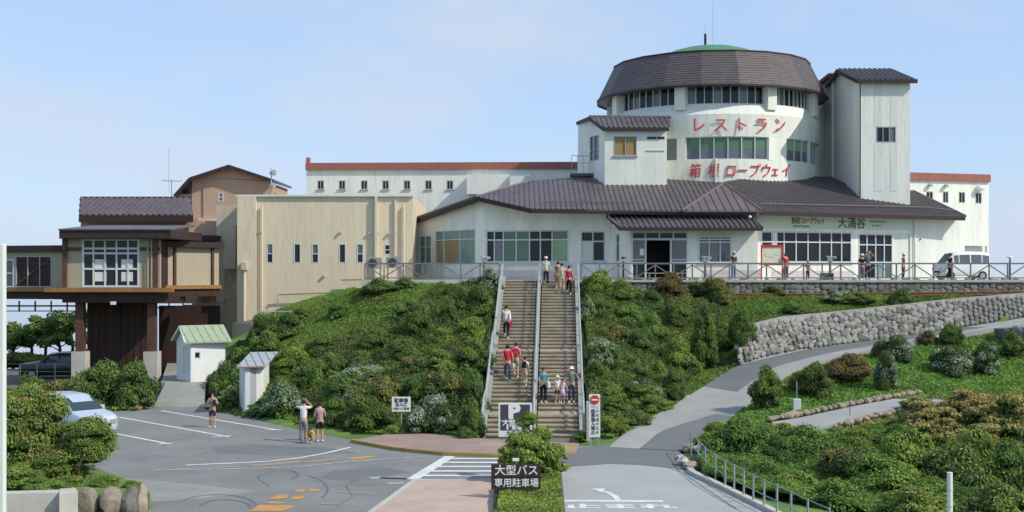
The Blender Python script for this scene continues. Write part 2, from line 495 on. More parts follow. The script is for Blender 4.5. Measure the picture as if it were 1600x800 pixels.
# ------------------------------------------------------------------ terrain
LOT = [ground(-260, 800), ground(-260, 668), ground(60, 652), ground(150, 640), ground(238, 636), ground(330, 632), ground(375, 640),
       ground(400, 656), ground(450, 668), ground(560, 690), ground(610, 680), ground(750, 692), ground(925, 697), ground(955, 696),
       ground(985, 700), ground(1060, 705), ground(1075, 716), ground(1100, 742), ground(1190, 790), ground(1240, 830), Vector((18, 30.0, 0)), Vector((-40, 30.0, 0))]
ROAD = [  # (left edge px,py,Y) , (right edge px,py,Y)
    ((952, 699, 49.5), (1066, 706, 48.3)),
    ((962, 689, 50.9), (1084, 694, 49.9)),
    ((990, 668, 54.0), (1110, 678, 51.9)),
    ((1040, 640, 57.5), (1145, 650, 55.0)),
    ((1100, 604, 61.2), (1185, 618, 58.4)),
    ((1155, 571, 64.6), (1235, 582, 61.6)),
    ((1210, 556, 66.2), (1275, 568, 62.6)),
    ((1270, 545, 67.2), (1330, 553, 63.8)),
    ((1340, 535, 68.0), (1395, 541, 64.9)),
    ((1420, 525, 68.8), (1475, 526, 66.2)),
    ((1510, 511, 69.8), (1560, 512, 67.3)),
    ((1600, 497, 71.0), (1650, 500, 68.5)),
    ((1720, 480, 73.0), (1750, 486, 70.5)),
]
ROADP = [(at(*a), at(*b)) for a, b in ROAD]
ROADP[0] = (Vector((ROADP[0][0].x, ROADP[0][0].y, 0.0)), Vector((ROADP[0][1].x, ROADP[0][1].y, 0.0)))
PATH2 = [((1205, 660, 51.3), (1222, 684, 49.0)), ((1255, 652, 52.0), (1290, 666, 50.3)), ((1330, 636, 53.5), (1350, 650, 51.6)), ((1390, 625, 54.8), (1420, 634, 53.0)),
         ((1440, 617, 56.0), (1480, 626, 54.0))]
PATHP = [(at(*a), at(*b)) for a, b in PATH2]
WALLTOP = [(1153, 548, 64.6), (1160, 527, 65.0), (1180, 509, 65.7), (1225, 498, 66.7), (1300, 491, 68.2), (1400, 480, 69.5), (1500, 469, 70.6), (1600, 461, 71.8), (1720, 447, 73.6)]
WALLBOT = [(1157, 570, 64.5), (1172, 565, 64.9), (1200, 557, 65.6), (1245, 549, 66.6), (1310, 540, 67.9), (1405, 528, 69.1), (1505, 512, 70.2), (1605, 496, 71.4), (1725, 479, 73.2)]
TERR_Y = 73.0
TERR_Z = 6.7
def stx(t):     # x of the stair lanes' edges along the flight, t = 0 bottom .. 1 top
    return (-1.22 + 0.74 * t, 0.92 + 0.72 * t, 3.0 + 0.84 * t)
ST_Y0, ST_Y1 = 52.2, 72.6

CP = []     # control points x,y,z
def cp(px, py, Y): CP.append(tuple(at(px, py, Y)))
def cz(x, y, z): CP.append((x, y, z))
for x in range(-50, 31, 8): cz(x, 30, -0.02); cz(x, 40, -0.02)
for p in LOT[2:20]: cz(p.x, p.y, -0.02)
for x, y in ((-30, 50), (-20, 50), (-10, 47), (0, 47), (6, 45), (-20, 60), (-30, 60), (-12, 55), (-45, 70), (-30, 70), (-22, 70), (-30, 85), (-45, 85), (-22, 80), (-60, 60)): cz(x, y, -0.05)
# left slope
for px, py, Y in ((470, 662, 57.3), (560, 680, 53.2), (640, 678, 53.6), (700, 682, 52.8)): cp(px, py, Y)
for t in (0, 0.25, 0.5, 0.75, 1.0):
    y = ST_Y0 + (ST_Y1 - ST_Y0) * t
    z = 6.5 * t
    cz(-1.9 + 0.7 * t, y, z + 0.02); cz(-5.5, y, z - 0.05); cz(3.7 + 0.84 * t, y, z); 
    cz(1.2 + .8 * t, y, z - 0.7)
for px, py, Y in ((580, 446, 73.3), (680, 444, 73.2), (520, 462, 76.0), (470, 486, 76.5), (420, 505, 76.5), (395, 525, 74), (520, 500, 71), (600, 500, 68.5), (470, 545, 68), (430, 560, 67),
                  (560, 560, 63), (500, 600, 61.5), (450, 590, 64), (430, 625, 61.5), (400, 600, 65), (640, 560, 62.2), (650, 620, 56.5), (560, 630, 57.5)): cp(px, py, Y)
cz(-55, 95, -1.2); cz(-40, 100, -1.5); cz(-50, 110, -3); cz(-30, 100, -.8); cz(-16, 80, 4.6); cz(-12, 79, 5.7); cz(-18, 74, 2.8); cz(-20, 69, 0.6); cz(-19.5, 66, 0.3)
# terrace level (the paving slab covers it)
for x in range(-8, 60, 6): cz(x, 74.6, 6.3); cz(x, 90, 6.3); cz(x, 110, 5.0)
for x in (8, 14, 20, 26, 32, 40): cz(x, 72.85, 5.85)
# right slope
for px, py, Y in ((940, 680, 52.6), (1000, 650, 57.2), (1060, 618, 61.0), (1120, 582, 65.4), (1148, 560, 66.5), (1000, 560, 64), (1080, 540, 66.5), (1140, 520, 68.5), (950, 600, 58.5), (1060, 480, 71.5), (1180, 482, 70.8), (1280, 474, 71.6), (1400, 466, 72.3), (1500, 460, 72.6)): cp(px, py, Y)
for px, py, Y in WALLTOP: CP.append(tuple(at(px, py, Y) + Vector((0, 0.45, -0.05))))
for a, b in ROADP: CP.append((a.x, a.y, a.z - .1)); CP.append((b.x, b.y, b.z - .1))
for a, b in PATHP: CP.append((a.x, a.y, a.z - .08)); CP.append((b.x, b.y, b.z - .08))
# below the road
for px, py, Y in ((1250, 600, 59.6), (1290, 640, 55), (1350, 600, 59), (1430, 590, 59.5), (1500, 590, 60.5), (1570, 570, 63), (1150, 680, 50.5), (1200, 640, 55), (1250, 640, 54.5)): cp(px, py, Y)
for x, y, z in ((9, 44, -0.3), (12, 42, -1.0), (16, 44, -0.9), (12, 47, -0.1), (20, 47, -0.3), (22, 42, -1.4), (28, 46, -0.5), (14, 36, -1.2), (22, 36, -1.6), (30, 38, -0.8), (34, 48, 0.5), (34, 56, 1.8), (45, 60, 3), (50, 45, 0)): cz(x, y, z)
CPA = np.array(CP)
def rbf_fit(P_):
    n = len(P_)
    d = np.linalg.norm(P_[:, None, :2] - P_[None, :, :2], axis=2)
    A = np.zeros((n + 3, n + 3))
    A[:n, :n] = d + np.eye(n) * -0.15
    A[:n, n] = 1; A[:n, n+1:] = P_[:, :2]
    A[n, :n] = 1; A[n+1:, :n] = P_[:, :2].T
    b = np.zeros(n + 3); b[:n] = P_[:, 2]
    return np.linalg.lstsq(A, b, rcond=None)[0]
RW = rbf_fit(CPA)
def inpoly(x, y, poly):
    c = np.zeros(x.shape, bool)
    n = len(poly)
    for i in range(n):
        x0, y0, x1, y1 = poly[i][0], poly[i][1], poly[(i+1) % n][0], poly[(i+1) % n][1]
        m_ = ((y0 > y) != (y1 > y))
        with np.errstate(divide='ignore', invalid='ignore'):
            c ^= m_ & (x < (x1 - x0) * (y - y0) / (y1 - y0 + 1e-12) + x0)
    return c
def hraw(x, y):
    x = np.asarray(x, float); y = np.asarray(y, float)
    o = np.zeros(x.shape).ravel()
    xf, yf = x.ravel(), y.ravel()
    for s in range(0, len(xf), 20000):
        d = np.hypot(xf[s:s+20000, None] - CPA[None, :, 0], yf[s:s+20000, None] - CPA[None, :, 1])
        n = len(CPA)
        o[s:s+20000] = d @ RW[:n] + RW[n] + RW[n+1] * xf[s:s+20000] + RW[n+2] * yf[s:s+20000]
    return o.reshape(x.shape)
STRIPS = [[tuple(a.xy), tuple(b.xy), tuple(d.xy), tuple(c.xy)] + [(a.z, b.z, d.z, c.z)] for (a, b), (c, d) in list(zip(ROADP[:-1], ROADP[1:])) + list(zip(PATHP[:-1], PATHP[1:]))]
_rl = [a for a, b in ROADP]
def _road_left(x):
    xs_ = [p.x for p in _rl]
    return Vector((x, float(np.interp(x, xs_, [p.y for p in _rl])), float(np.interp(x, xs_, [p.z for p in _rl]))))
WB = [at(*p) for p in WALLBOT]
FRONT = []
for p, q in zip(WB[:-1], WB[1:]):
    a, c = _road_left(p.x), _road_left(q.x)
    FRONT.append([(a.x, a.y), (c.x, c.y), (q.x, q.y + .45), (p.x, p.y + .45)] + [(a.z, c.z, q.z, p.z)])
STAIRPOLY = [(-1.25, 52.4), (3.05, 52.4), (3.9, 73.2), (-0.55, 73.2)]
LOTP = [(p.x, p.y) for p in LOT]
YARDQ = [ground(*q_) for q_ in ((238, 636.5), (334, 632.5), (345, 612), (325, 596), (300, 580), (120, 576), (-40, 576), (-60, 612), (100, 606), (200, 612))]
YARDP = [(p.x, p.y) for p in YARDQ]
TERRPOLY = [(gx(565, 73), 73.05), (60, 73.05), (60, 110), (gx(565, 73) - 0.6, 110)]
def height(x, y, carve=True):
    x = np.asarray(x, float); y = np.asarray(y, float)
    z = hraw(x, y)
    if carve:
        for q in STRIPS:
            m_ = inpoly(x, y, q[:4])
            if m_.any():
                zz = q[4]
                # plane through the strip quad (least squares)
                A = np.array([[p[0], p[1], 1] for p in q[:4]])
                co = np.linalg.lstsq(A, np.array(zz), rcond=None)[0]
                z = np.where(m_, np.minimum(z, co[0] * x + co[1] * y + co[2] - 0.06), z)
        for q in FRONT:
            m_ = inpoly(x, y, q[:4])
            if m_.any():
                co = np.linalg.lstsq(np.array([[p[0], p[1], 1] for p in q[:4]]), np.array(q[4]), rcond=None)[0]
                z = np.where(m_, np.minimum(z, co[0] * x + co[1] * y + co[2] + .02), z)
        z = np.where(inpoly(x, y, LOTP), -0.12, z)
        z = np.where(inpoly(x, y, YARDP), np.minimum(z, -0.05), z)
        z = np.where(inpoly(x, y, STAIRPOLY), (y - 52.4) / 20.8 * 6.5 - 0.75, z)
        z = np.where(inpoly(x, y, TERRPOLY), 6.35, z)
    return z
def hz(x, y): return float(height(np.array([x]), np.array([y]))[0])
def hitground(px, py):
    """where the sight line through a pixel first meets the terrain"""
    Y = np.linspace(34, 110, 1600)
    X = (px - 800) * Y / F; Z = CZ - (py - HY) * Y / F
    h = height(X, Y)
    k = np.argmax(Z <= h + 0.001)
    return Vector((X[k], Y[k], h[k]))

def sheet(name, xs, ys, m, kindfn=None):
    X, Y = np.meshgrid(xs, ys)
    Z = height(X, Y)
    far = np.clip((Y - 112) / 60, 0, 1)
    Z = Z * (1 - far) + far * -60
    lf = np.clip((-X - 62) / 40, 0, 1); Z = Z * (1 - lf) + lf * -25
    near = np.clip((30 - Y) / 24, 0, 1); Z = np.where(Y < 30, 5.2 * near ** 1.2, Z)
    nx, ny = len(xs), len(ys)
    me = bpy.data.meshes.new(name)
    V = np.stack([X, Y, Z], -1).reshape(-1, 3)
    idx = np.arange(nx * ny).reshape(ny, nx)
    q = np.stack([idx[:-1, :-1], idx[:-1, 1:], idx[1:, 1:], idx[1:, :-1]], -1).reshape(-1, 4)
    me.vertices.add(len(V)); me.vertices.foreach_set('co', V.ravel().astype(np.float32))
    me.loops.add(q.size); me.loops.foreach_set('vertex_index', q.ravel().astype(np.int32))
    me.polygons.add(len(q)); me.polygons.foreach_set('loop_start', np.arange(0, q.size, 4, dtype=np.int32)); me.polygons.foreach_set('loop_total', np.full(len(q), 4, dtype=np.int32))
    me.polygons.foreach_set('use_smooth', [True] * len(q))
    me.materials.append(m); me.update(calc_edges=True)
    o = bpy.data.objects.new(name, me); COL.objects.link(o)
    return tag(o, kind='structure')
M['soil'] = mat('grassy_soil', (0.14, 0.235, 0.055), 0.95, col2=(0.08, 0.14, 0.04), scale=0.9, bump=0.8, bscale=6)
xs = np.concatenate([np.linspace(-160, -46, 20), np.arange(-45, 45, 0.4), np.linspace(46, 160, 20)])
ys = np.concatenate([np.linspace(-30, 30, 14), np.arange(31, 100, 0.4), np.linspace(101, 260, 30)])
sheet('ground', xs, ys, M['soil'])

# ---- paved surfaces
def flat(name, pts, m, z, t=0.0, **k):
    b = MB()
    pts = [Vector((p[0], p[1], z)) for p in pts]
    tris = mgeo.tessellate_polygon([pts])
    nb = []
    for t_ in tris:
        a, b_, c = (pts[i] for i in t_)
        if (b_ - a).cross(c - a).z < 0: t_ = (t_[0], t_[2], t_[1])
        nb.append(tuple(t_))
    b.add(pts, nb)
    return b.build(name, m, kind='structure', **k)
def g(px, py): return ground(px, py)
flat('car_park', LOT, M['asphalt'], 0.0)
flat('pale_road_apron', [g(872, 731), g(955, 725), g(1000, 727), g(1072, 734), g(1082, 739), g(1190, 793), g(1230, 830), g(872, 830)], M['asphalt2'], 0.004)
flat('dark_road_patch', [g(905, 700), g(985, 690.5), g(1060, 700), g(1062, 712), g(1074, 733.5), g(1000, 726.5), g(955, 724.5), g(872, 730.5), g(880, 715)], M['asphalt3'], 0.006)
flat('worn_apron', [g(140, 744), g(235, 750), g(410, 768), g(330, 778), g(232, 785), g(150, 790)], M['apron'], 0.004)
M['yard'] = mat('packed_dirt', (.17, .15, .12), .95, col2=(.11, .10, .08), scale=.8, bump=.5)
flat('yard', YARDQ, M['yard'], 0.0)
b = MB(); b.prism([(gx(258, 69), 68.2), (gx(362, 69), 68.2), (gx(352, 84), 84), (gx(262, 84), 84)], -.2, 1.0); struct('upper_yard', b, M['apron'])
b = MB(); q_ = [g(240, 636), g(318, 636), V3(gx(322, 68.25), 68.25, 1.0), V3(gx(259, 68.25), 68.25, 1.0)]
b.add([(p.x, p.y, p.z + .008) for p in q_] + [(p.x, p.y, -.2) for p in q_], [(0, 1, 2, 3), (0, 4, 5, 1), (1, 5, 6, 2), (3, 7, 4, 0)]); struct('concrete_ramp', b, M['apron'])
def ribbon(name, strips, m, dz=0.0, sub=4):
    b = MB()
    Lp = [s[0] for s in strips]; Rp = [s[1] for s in strips]
    def smooth(P_):
        o = []
        for i in range(len(P_) - 1):
            p0, p1, p2, p3 = P_[max(i-1, 0)], P_[i], P_[i+1], P_[min(i+2, len(P_)-1)]
            for k in range(sub):
                t = k / sub
                o.append(0.5 * ((2*p1) + (p2-p0)*t + (2*p0-5*p1+4*p2-p3)*t*t + (-p0+3*p1-3*p2+p3)*t**3))
        o.append(P_[-1]); return o
    A, B = smooth(Lp), smooth(Rp)
    vs = []
    for a, c in zip(A, B):
        for k in range(7):
            p = a.lerp(c, min(max(k - 1, 0), 4) / 4); vs.append((p.x, p.y, p.z + dz - (.3 if k in (0, 6) else 0)))
    fs = []
    for i in range(len(A) - 1):
        for k in range(6): q = i * 7 + k; fs.append((q, q+1, q+8, q+7))
    b.add(vs, fs)
    return b.build(name, m, kind='structure')
ribbon('hill_road', ROADP, M['roadgrey'], 0.012)
def sub_strip(k0, k1, a, b):
    return [(l.lerp(r, a), l.lerp(r, b)) for l, r in ROADP[k0:k1]]
ribbon('darker_road_lane', sub_strip(4, 11, 0.0, 0.62), M['asphalt3'], 0.020)
ribbon('dark_road_lane', sub_strip(0, 3, 0.42, 1.0) + [(ROADP[3][0].lerp(ROADP[3][1], 0.75), ROADP[3][1])], M['asphalt3'], 0.024)
ribbon('garden_path', PATHP, M['roadgrey'], 0.02)

# pavements: raised 0.12 with kerb
def raised(name, pts, m, z=0.12, **k):
    b = MB(); b.prism([(p[0], p[1]) for p in pts], -0.1, z)
    return struct(name, b, m, **k)
PAV = [g(552, 692), g(600, 683), g(680, 681.5), g(760, 690), g(905, 697), g(898, 712), g(780, 713.5), g(690, 710), g(620, 703)]
raised('brick_pavement', PAV, M['brick2'])
NEARP = [g(651, 754), g(770, 752), g(782, 830), g(548, 830)]
raised('brick_footpath', NEARP, M['brick'], 0.10)
b = MB()
edge = [g(550, 691.5), g(618, 704), g(690, 711.5), g(780, 715), g(896, 713.5)]
for p, q in zip(edge[:-1], edge[1:]): b.beam(Vector(p) + Vector((0, 0, .065)), Vector(q) + Vector((0, 0, .065)), 0.13, 0.14)
struct('yellow_kerb', b, M['yellow'])
b = MB(); b.beam(g(650, 753) + Vector((0, 0, .05)), g(546, 830) + Vector((0, 0, .05)), 0.17, 0.125)
struct('pale_kerb', b, M['lconcrete'])
b = MB()
for a, c in (((1062, 716), (1082, 741)), ((1082, 741), (1130, 764)), ((1130, 764), (1196, 796)), ((1196, 796), (1260, 830))):
    b.beam(g(*a) + Vector((0, 0, .05)), g(*c) + Vector((0, 0, .05)), 0.22, 0.16)
struct('road_edge_kerb', b, M['lconcrete'])
for nm, px, py in (('tactile_paving', 766, 698.5), ('tactile_paving', 884, 703.5)):
    flat(nm, [g(px - 18, py - 4), g(px + 14, py - 4.5), g(px + 18, py + 3), g(px - 16, py + 4)], M['edging'] if px < 800 else M['yellow'], 0.124)

# ---- painted markings: each a thin sheet
def line(px0, py0, px1, py1, w, m, z=0.010, name='painted_line'):
    a, c = g(px0, py0), g(px1, py1)
    d = (c - a).normalized(); s = Vector((-d.y, d.x, 0)) * w / 2
    flat(name, [a - s, a + s, c + s, c - s][::1], m, z)
line(186, 652, 358, 683, 0.17, M['paint']); line(332, 683, 362, 681, 0.17, M['paint'], 0.014)
line(252, 642, 436, 672.5, 0.17, M['paint']); line(415, 672.5, 440, 671.5, 0.17, M['paint'], 0.014)
line(182, 678, 265, 694, 0.17, M['paint']); line(248, 694, 272, 692.5, 0.17, M['paint'], 0.014)
def curve_line(pts, w, m, z=0.010, name='painted_line'):
    P_ = [g(*p) for p in pts]
    vs = []
    for i, p in enumerate(P_):
        d = (P_[min(i+1, len(P_)-1)] - P_[max(i-1, 0)]).normalized(); s = Vector((-d.y, d.x, 0)) * w / 2
        vs += [(p + s).to_tuple()[:2] + (z,), (p - s).to_tuple()[:2] + (z,)]
    b = MB(); b.add(vs, [(2*i+1, 2*i+3, 2*i+2, 2*i) for i in range(len(P_)-1)])
    return b.build(name, m, kind='structure')
curve_line([(548, 699), (510, 708), (470, 715.5), (420, 721), (350, 724.5), (290, 727)], 0.16, M['paint'])
curve_line([(664, 713.5), (600, 717.5), (540, 722), (500, 726), (460, 730), (400, 732), (330, 733.5), (240, 734.5)], 0.15, M['wornpaint'])
line(392, 728, 470, 721.5, 0.42, M['opaint2'], name='faded_arrow_bar'); line(475, 722.5, 528, 717.5, 0.3, M['opaint2'], name='faded_arrow_bar'); line(545, 717, 583, 713.5, 0.50, M['opaint'], name='faded_arrow_bar')
line(275, 733, 372, 729, 0.12, M['wornpaint']); 
# crossing
line(644, 750, 703, 713.5, 0.42, M['paint'], 0.018, name='crossing_stripe')
for k, (x0, x1, y) in enumerate(((694, 790, 717), (686, 790, 723), (678, 790, 729.5), (670, 790, 736.5), (662, 790, 743.5), (655, 775, 750.5))):
    line(x0, y, x1, y, 0.33 if k else 0.3, M['paint'], 0.014, name='crossing_stripe')
line(594, 747, 638, 748.5, 0.22, M['black'], 0.012, name='drain_cover'); line(578, 747.5, 596, 746, 0.4, M['wornpaint'], name='painted_line'); line(605, 755.5, 630, 755, 0.3, M['wornpaint'])
line(528, 769, 585, 772, 0.12, M['opaint2']); line(500, 787.5, 560, 789, 0.14, M['opaint2']); line(552, 756, 590, 757, 0.09, M['opaint2'])
# orange lettering painted on the asphalt
def ground_text(body, px, py, wid, lng, m, rz, name='road_lettering', bold=0.03, z=0.012):
    c = bpy.data.curves.new(name, 'FONT'); c.body = body; c.size = 1.0; c.align_x = 'CENTER'; c.align_y = 'CENTER'; c.offset = bold; c.resolution_u = 2
    o = curve_to_mesh(name, c, m)
    p = g(px, py); o.location = (p.x, p.y, z); o.scale = (wid, lng, 1); o.rotation_euler = (0, 0, rz)
    return tag(o, kind='structure')
for q_ in (((388, 799), (404, 790), (452, 790), (462, 793), (440, 799)), ((418, 781), (436, 773.5), (452, 774), (448, 779)), ((452, 781.5), (462, 775.5), (478, 775), (472, 780)), ((456, 769), (470, 764.5), (478, 765), (474, 769)), ((482, 768.5), (486, 764.5), (500, 764.5), (498, 768)), ((412, 787), (424, 784.5), (446, 785.5), (440, 787.5))):
    flat('worn_orange_lettering', [g(*c_) for c_ in q_], M['opaint'], 0.012)
for q_ in (((330, 699), (400, 694), (520, 700), (560, 708), (430, 712), (340, 708)), ((520, 735), (600, 730), (640, 738), (560, 752), (500, 748))):
    flat('asphalt_patch', [g(*c_) for c_ in q_], M['asphalt3'], 0.003)
M['crack'] = mat('crack_filler', (.115, .12, .12), .9)
def crack(pts, w=.022):
    P_ = []
    for a_, b_ in zip(pts[:-1], pts[1:]):
        for t_ in range(6): P_.append((a_[0] + (b_[0] - a_[0]) * t_ / 6 + rnd.uniform(-1.6, 1.6), a_[1] + (b_[1] - a_[1]) * t_ / 6 + rnd.uniform(-.35, .35)))
    curve_line(P_, w, M['crack'], 0.0085, 'asphalt_crack')
# right road markings
line(874, 783, 1036, 783.5, 0.30, M['paint'], 0.012, 'stop_line')
ground_text('止まれ', 968, 792, 1.15, 0.75, M['paint'], 0, bold=0.05)
curve_line([(966, 783), (961, 776), (950, 770), (936, 767)], 0.20, M['paint'], 0.013, 'turn_arrow')
flat('turn_arrow', [g(922, 764), g(946, 763.5), g(941, 769)], M['paint'], 0.0135)
# tyre marks
def arc(cx, cy, rx, ry, a0, a1, w=0.10):
    curve_line([(cx + rx * math.cos(R(a)), cy - ry * math.sin(R(a))) for a in np.linspace(a0, a1, 16)], w, M['tyre'], 0.009, 'tyre_mark')
for pts in ([(200, 720), (240, 712), (290, 716), (330, 706), (380, 703)], [(420, 760), (400, 745), (430, 735), (470, 741)], [(560, 745), (540, 760), (552, 775), (520, 796)], [(255, 700), (262, 690), (300, 684), (306, 672)]): crack(pts)
arc(340, 790, 60, 17, -20, 150); arc(352, 793, 40, 12, -10, 170); arc(450, 765, 62, 25, -30, 60, .07); arc(420, 742, 46, 10, -40, 60)
curve_line([(1040, 730), (1066, 738), (1085, 752), (1115, 772), (1150, 795)], 0.05, M['tyre'], 0.009, 'tyre_mark')

# ------------------------------------------------------------------ terrace
XT0, XT1 = gx(565, TERR_Y), 58.0
b = MB()
b.prism([(XT0, 73.0), (XT1, 73.0), (XT1, 106), (XT0 - 0.8, 106)], 6.42, TERR_Z)
struct('terrace_paving', b, M['lconcrete'])
# ------------------------------------------------------------------ stone walls
def stone_mesh(seed, m):
    r = random.Random(seed)
    me = bpy.data.meshes.new('stone')
    V = []; n = 8
    for lev, (rad, yy) in enumerate(((0.50, 0.5), (0.50, 0.0), (0.36, -0.38))):
        for k in range(n):
            t = 2 * math.pi * (k + 0.5) / n
            c_, s_ = math.cos(t), math.sin(t)
            q = max(abs(c_), abs(s_)) ** 0.85
            rr = rad / q * r.uniform(0.82, 1.10)
            V.append((rr * c_, yy + r.uniform(-.06, .06), rr * s_))
    V.append((0, -0.46, 0))
    Fc = []
    for l_ in range(2):
        for k in range(n):
            k2 = (k+1) % n; Fc.append((l_*n+k, l_*n+k2, (l_+1)*n+k2, (l_+1)*n+k))
    for k in range(n): Fc.append((2*n+k, 2*n+(k+1) % n, 3*n))
    me.from_pydata(V, [], Fc); me.materials.append(m); me.update()
    return me
STM = [stone_mesh(i, M[['stone1', 'stone2', 'stone1', 'stone3', 'stone2', 'stone1'][i % 6]]) for i in range(12)]
STD = [stone_mesh(50 + i, M[['stone3', 'stone2', 'stone3', 'stone2'][i % 4]]) for i in range(8)]
def stone_wall(name, label, tops, bots, size, meshes, limit=298, coremat='dconcrete', group=None, core_t=0.5, maxk=None):
    """tops/bots: 3d polylines of equal parameter"""
    root = thing(name, label, 'stone wall', tuple(bots[0]), group)
    tops = [Vector(p) for p in tops]; bots = [Vector(p) for p in bots]
    cum = [0]
    for a, c in zip(bots[:-1], bots[1:]): cum.append(cum[-1] + (c - a).length)
    n = int(cum[-1] / size); T, B = [], []
    for i in range(n + 1):
        s_ = cum[-1] * i / n; k = min(max(j for j in range(len(cum)) if cum[j] <= s_ + 1e-6), len(cum) - 2)
        f_ = (s_ - cum[k]) / (cum[k+1] - cum[k]); T.append(tops[k].lerp(tops[k+1], f_)); B.append(bots[k].lerp(bots[k+1], f_))
    core = MB()
    vs = []
    for t_, b_ in zip(T, B):
        vs += [(t_.x, t_.y, t_.z), (b_.x, b_.y, b_.z - 0.4)]
    k = len(T)
    back = Vector((0, core_t, 0))
    vs2 = [tuple(Vector(v) + back) for v in vs]
    vs += vs2
    fs = []
    for i in range(k - 1):
        fs += [(2*i, 2*i+1, 2*i+3, 2*i+2), (2*k+2*i+2, 2*k+2*i+3, 2*k+2*i+1, 2*k+2*i), (2*i, 2*i+2, 2*k+2*i+2, 2*k+2*i)]
    fs += [(0, 2*k, 2*k+1, 1), (2*k-2, 2*k-1, 4*k-1, 4*k-2)]
    core.add(vs, fs).build('wall_core', M[coremat], root)
    made = 0
    extra = MB()
    for i in range(n):
        tt, bb = (T[i] + T[i+1]) / 2, (B[i] + B[i+1]) / 2
        d = (T[i+1] - T[i]); ang = math.atan2(d.y, d.x)
        h = (tt - bb).length
        rows = max(1, round(h / (size * 0.82)))
        for j in range(rows):
            f_ = (j + 0.5 + (0.22 if i % 2 else -0.18) * (rows > 1)) / rows
            f_ = min(max(f_, 0.12), 0.93)
            p = bb.lerp(tt, f_) + Vector((rnd.uniform(-.06, .06), -0.03, rnd.uniform(-.04, .04)))
            s = size * rnd.uniform(0.86, 1.12)
            if made < limit:
                o = bpy.data.objects.new('stone', rnd.choice(meshes)); COL.objects.link(o); o.parent = root
                o.location = p - Vector(root.location)
                o.rotation_euler = (rnd.uniform(-.15, .15), rnd.uniform(-.5, .5), ang)
                o.scale = (s * rnd.uniform(.95, 1.45), size * 0.30, s * rnd.uniform(0.85, 1.02)); made += 1
            else:
                me = rnd.choice(meshes)
                ca, sa = math.cos(ang), math.sin(ang)
                extra.add([(p.x + v.co.x*s*ca - v.co.y*size*.55*sa, p.y + v.co.x*s*sa + v.co.y*size*.55*ca, p.z + v.co.z*s*.85) for v in me.vertices], [tuple(q.vertices) for q in me.polygons])
    if extra.v: extra.build('stone_row', M['stone2'], root, kind='stuff')
    return root
tp = [at(*p) for p in WALLTOP]; bp_ = [at(*p) for p in WALLBOT]
rw = stone_wall('retaining_wall', 'tall pale stone retaining wall curving along the uphill side of the hill road', tp, bp_, 0.33, STM, coremat='stone1')
b = MB()
for p, q in zip(tp[:-1], tp[1:]): b.beam(p + Vector((0, .2, .05)), q + Vector((0, .2, .05)), 0.34, 0.13)
b.build('coping', M['stone1'], rw)
# terrace stone wall
def tw(px, y): return at(px, y, 72.95)
stone_wall('terrace_wall', 'low dark mossy stone wall under the terrace fence right of the stairs',
           [tw(912, 438), tw(1250, 438), tw(1600, 437), tw(1760, 437)], [tw(912, 459), tw(1250, 459), tw(1600, 458), tw(1760, 458)], 0.37, STD, group=None)
b = MB(); b.box((( gx(905, 73) + 58) / 2, 73.02, TERR_Z - 0.05), (58 - gx(905, 73), 0.45, 0.14))
struct('terrace_kerb', b, M['lconcrete'])
b = MB(); b.box(((XT0 + gx(783, 73)) / 2, 73.0, TERR_Z - 0.16), (gx(783, 73) - XT0, 0.3, 0.34))
struct('terrace_kerb', b, M['lconcrete'])
# far right dark wall by the road
stone_wall('retaining_wall', 'dark grey stone wall at the right edge below the hill road', [at(1562, 514, 65.5), at(1600, 512, 64.5), at(1680, 508, 63)], [at(1578, 575, 65), at(1602, 583, 64), at(1690, 590, 62.5)], 0.5, STD, core_t=0.8)
# red pipes along the wall foot
for k, (y, lab) in enumerate(((459.5, 'upper of the two red brown pipes running along the foot of the terrace wall'), (463.5, 'lower of the two red brown pipes running along the foot of the terrace wall'))):
    b = MB(); b.tube([at(1068 if k == 0 else 1095, y, 72.55 - .1 * k), at(1300, y, 72.5 - .1*k), at(1450, y - 2, 72.4 - .1*k), at(1760, y - 6, 72.4 - .1*k)], 0.045, 8)
    b.build('water_pipe', M['redpipe'], label=lab, cat='pipe', group='pipes along the terrace wall')
# path edging
root = thing('stone_edging', 'row of rough pinkish stones edging the garden path at right', 'stone edging', tuple(at(1235, 662, 52)))
em = [stone_mesh(100 + i, M['edging']) for i in range(6)]
for i in range(34):
    t = i / 33
    px = 1215 + t * 320; 
    import bisect
    k = t * (len(PATHP) - 1); a = int(min(k, len(PATHP) - 2)); f_ = k - a
    p = PATHP[a][0].lerp(PATHP[a+1][0], f_) + Vector((rnd.uniform(-.06, .06), 0.25 + rnd.uniform(-.1, .1), 0.12))
    o = bpy.data.objects.new('stone', em[i % 6]); COL.objects.link(o); o.parent = root; o.location = p - Vector(root.location)
    s = rnd.uniform(.22, .44); o.scale = (s, s * .8, s * .7); o.rotation_euler = (rnd.uniform(-.2, .2), rnd.uniform(-.4, .4), rnd.uniform(-.6, .6))
root = thing('stone_edging', 'low broken row of stones on the near side of the garden path', 'stone edging', tuple(at(1330, 668, 50)))
for i in range(22):
    t = i / 21
    k = (0.3 + t * 0.55) * (len(PATHP) - 1); a = int(min(k, len(PATHP) - 2)); f_ = k - a
    p = PATHP[a][1].lerp(PATHP[a+1][1], f_) + Vector((rnd.uniform(-.1, .1), -0.45 + rnd.uniform(-.3, .2), 0.0))
    o = bpy.data.objects.new('stone', em[i % 6]); COL.objects.link(o); o.parent = root; o.location = p - Vector(root.location)
    s = rnd.uniform(.22, .45); o.scale = (s, s * .8, s * .5); o.rotation_euler = (rnd.uniform(-.2, .2), rnd.uniform(-.4, .4), rnd.uniform(-.6, .6))

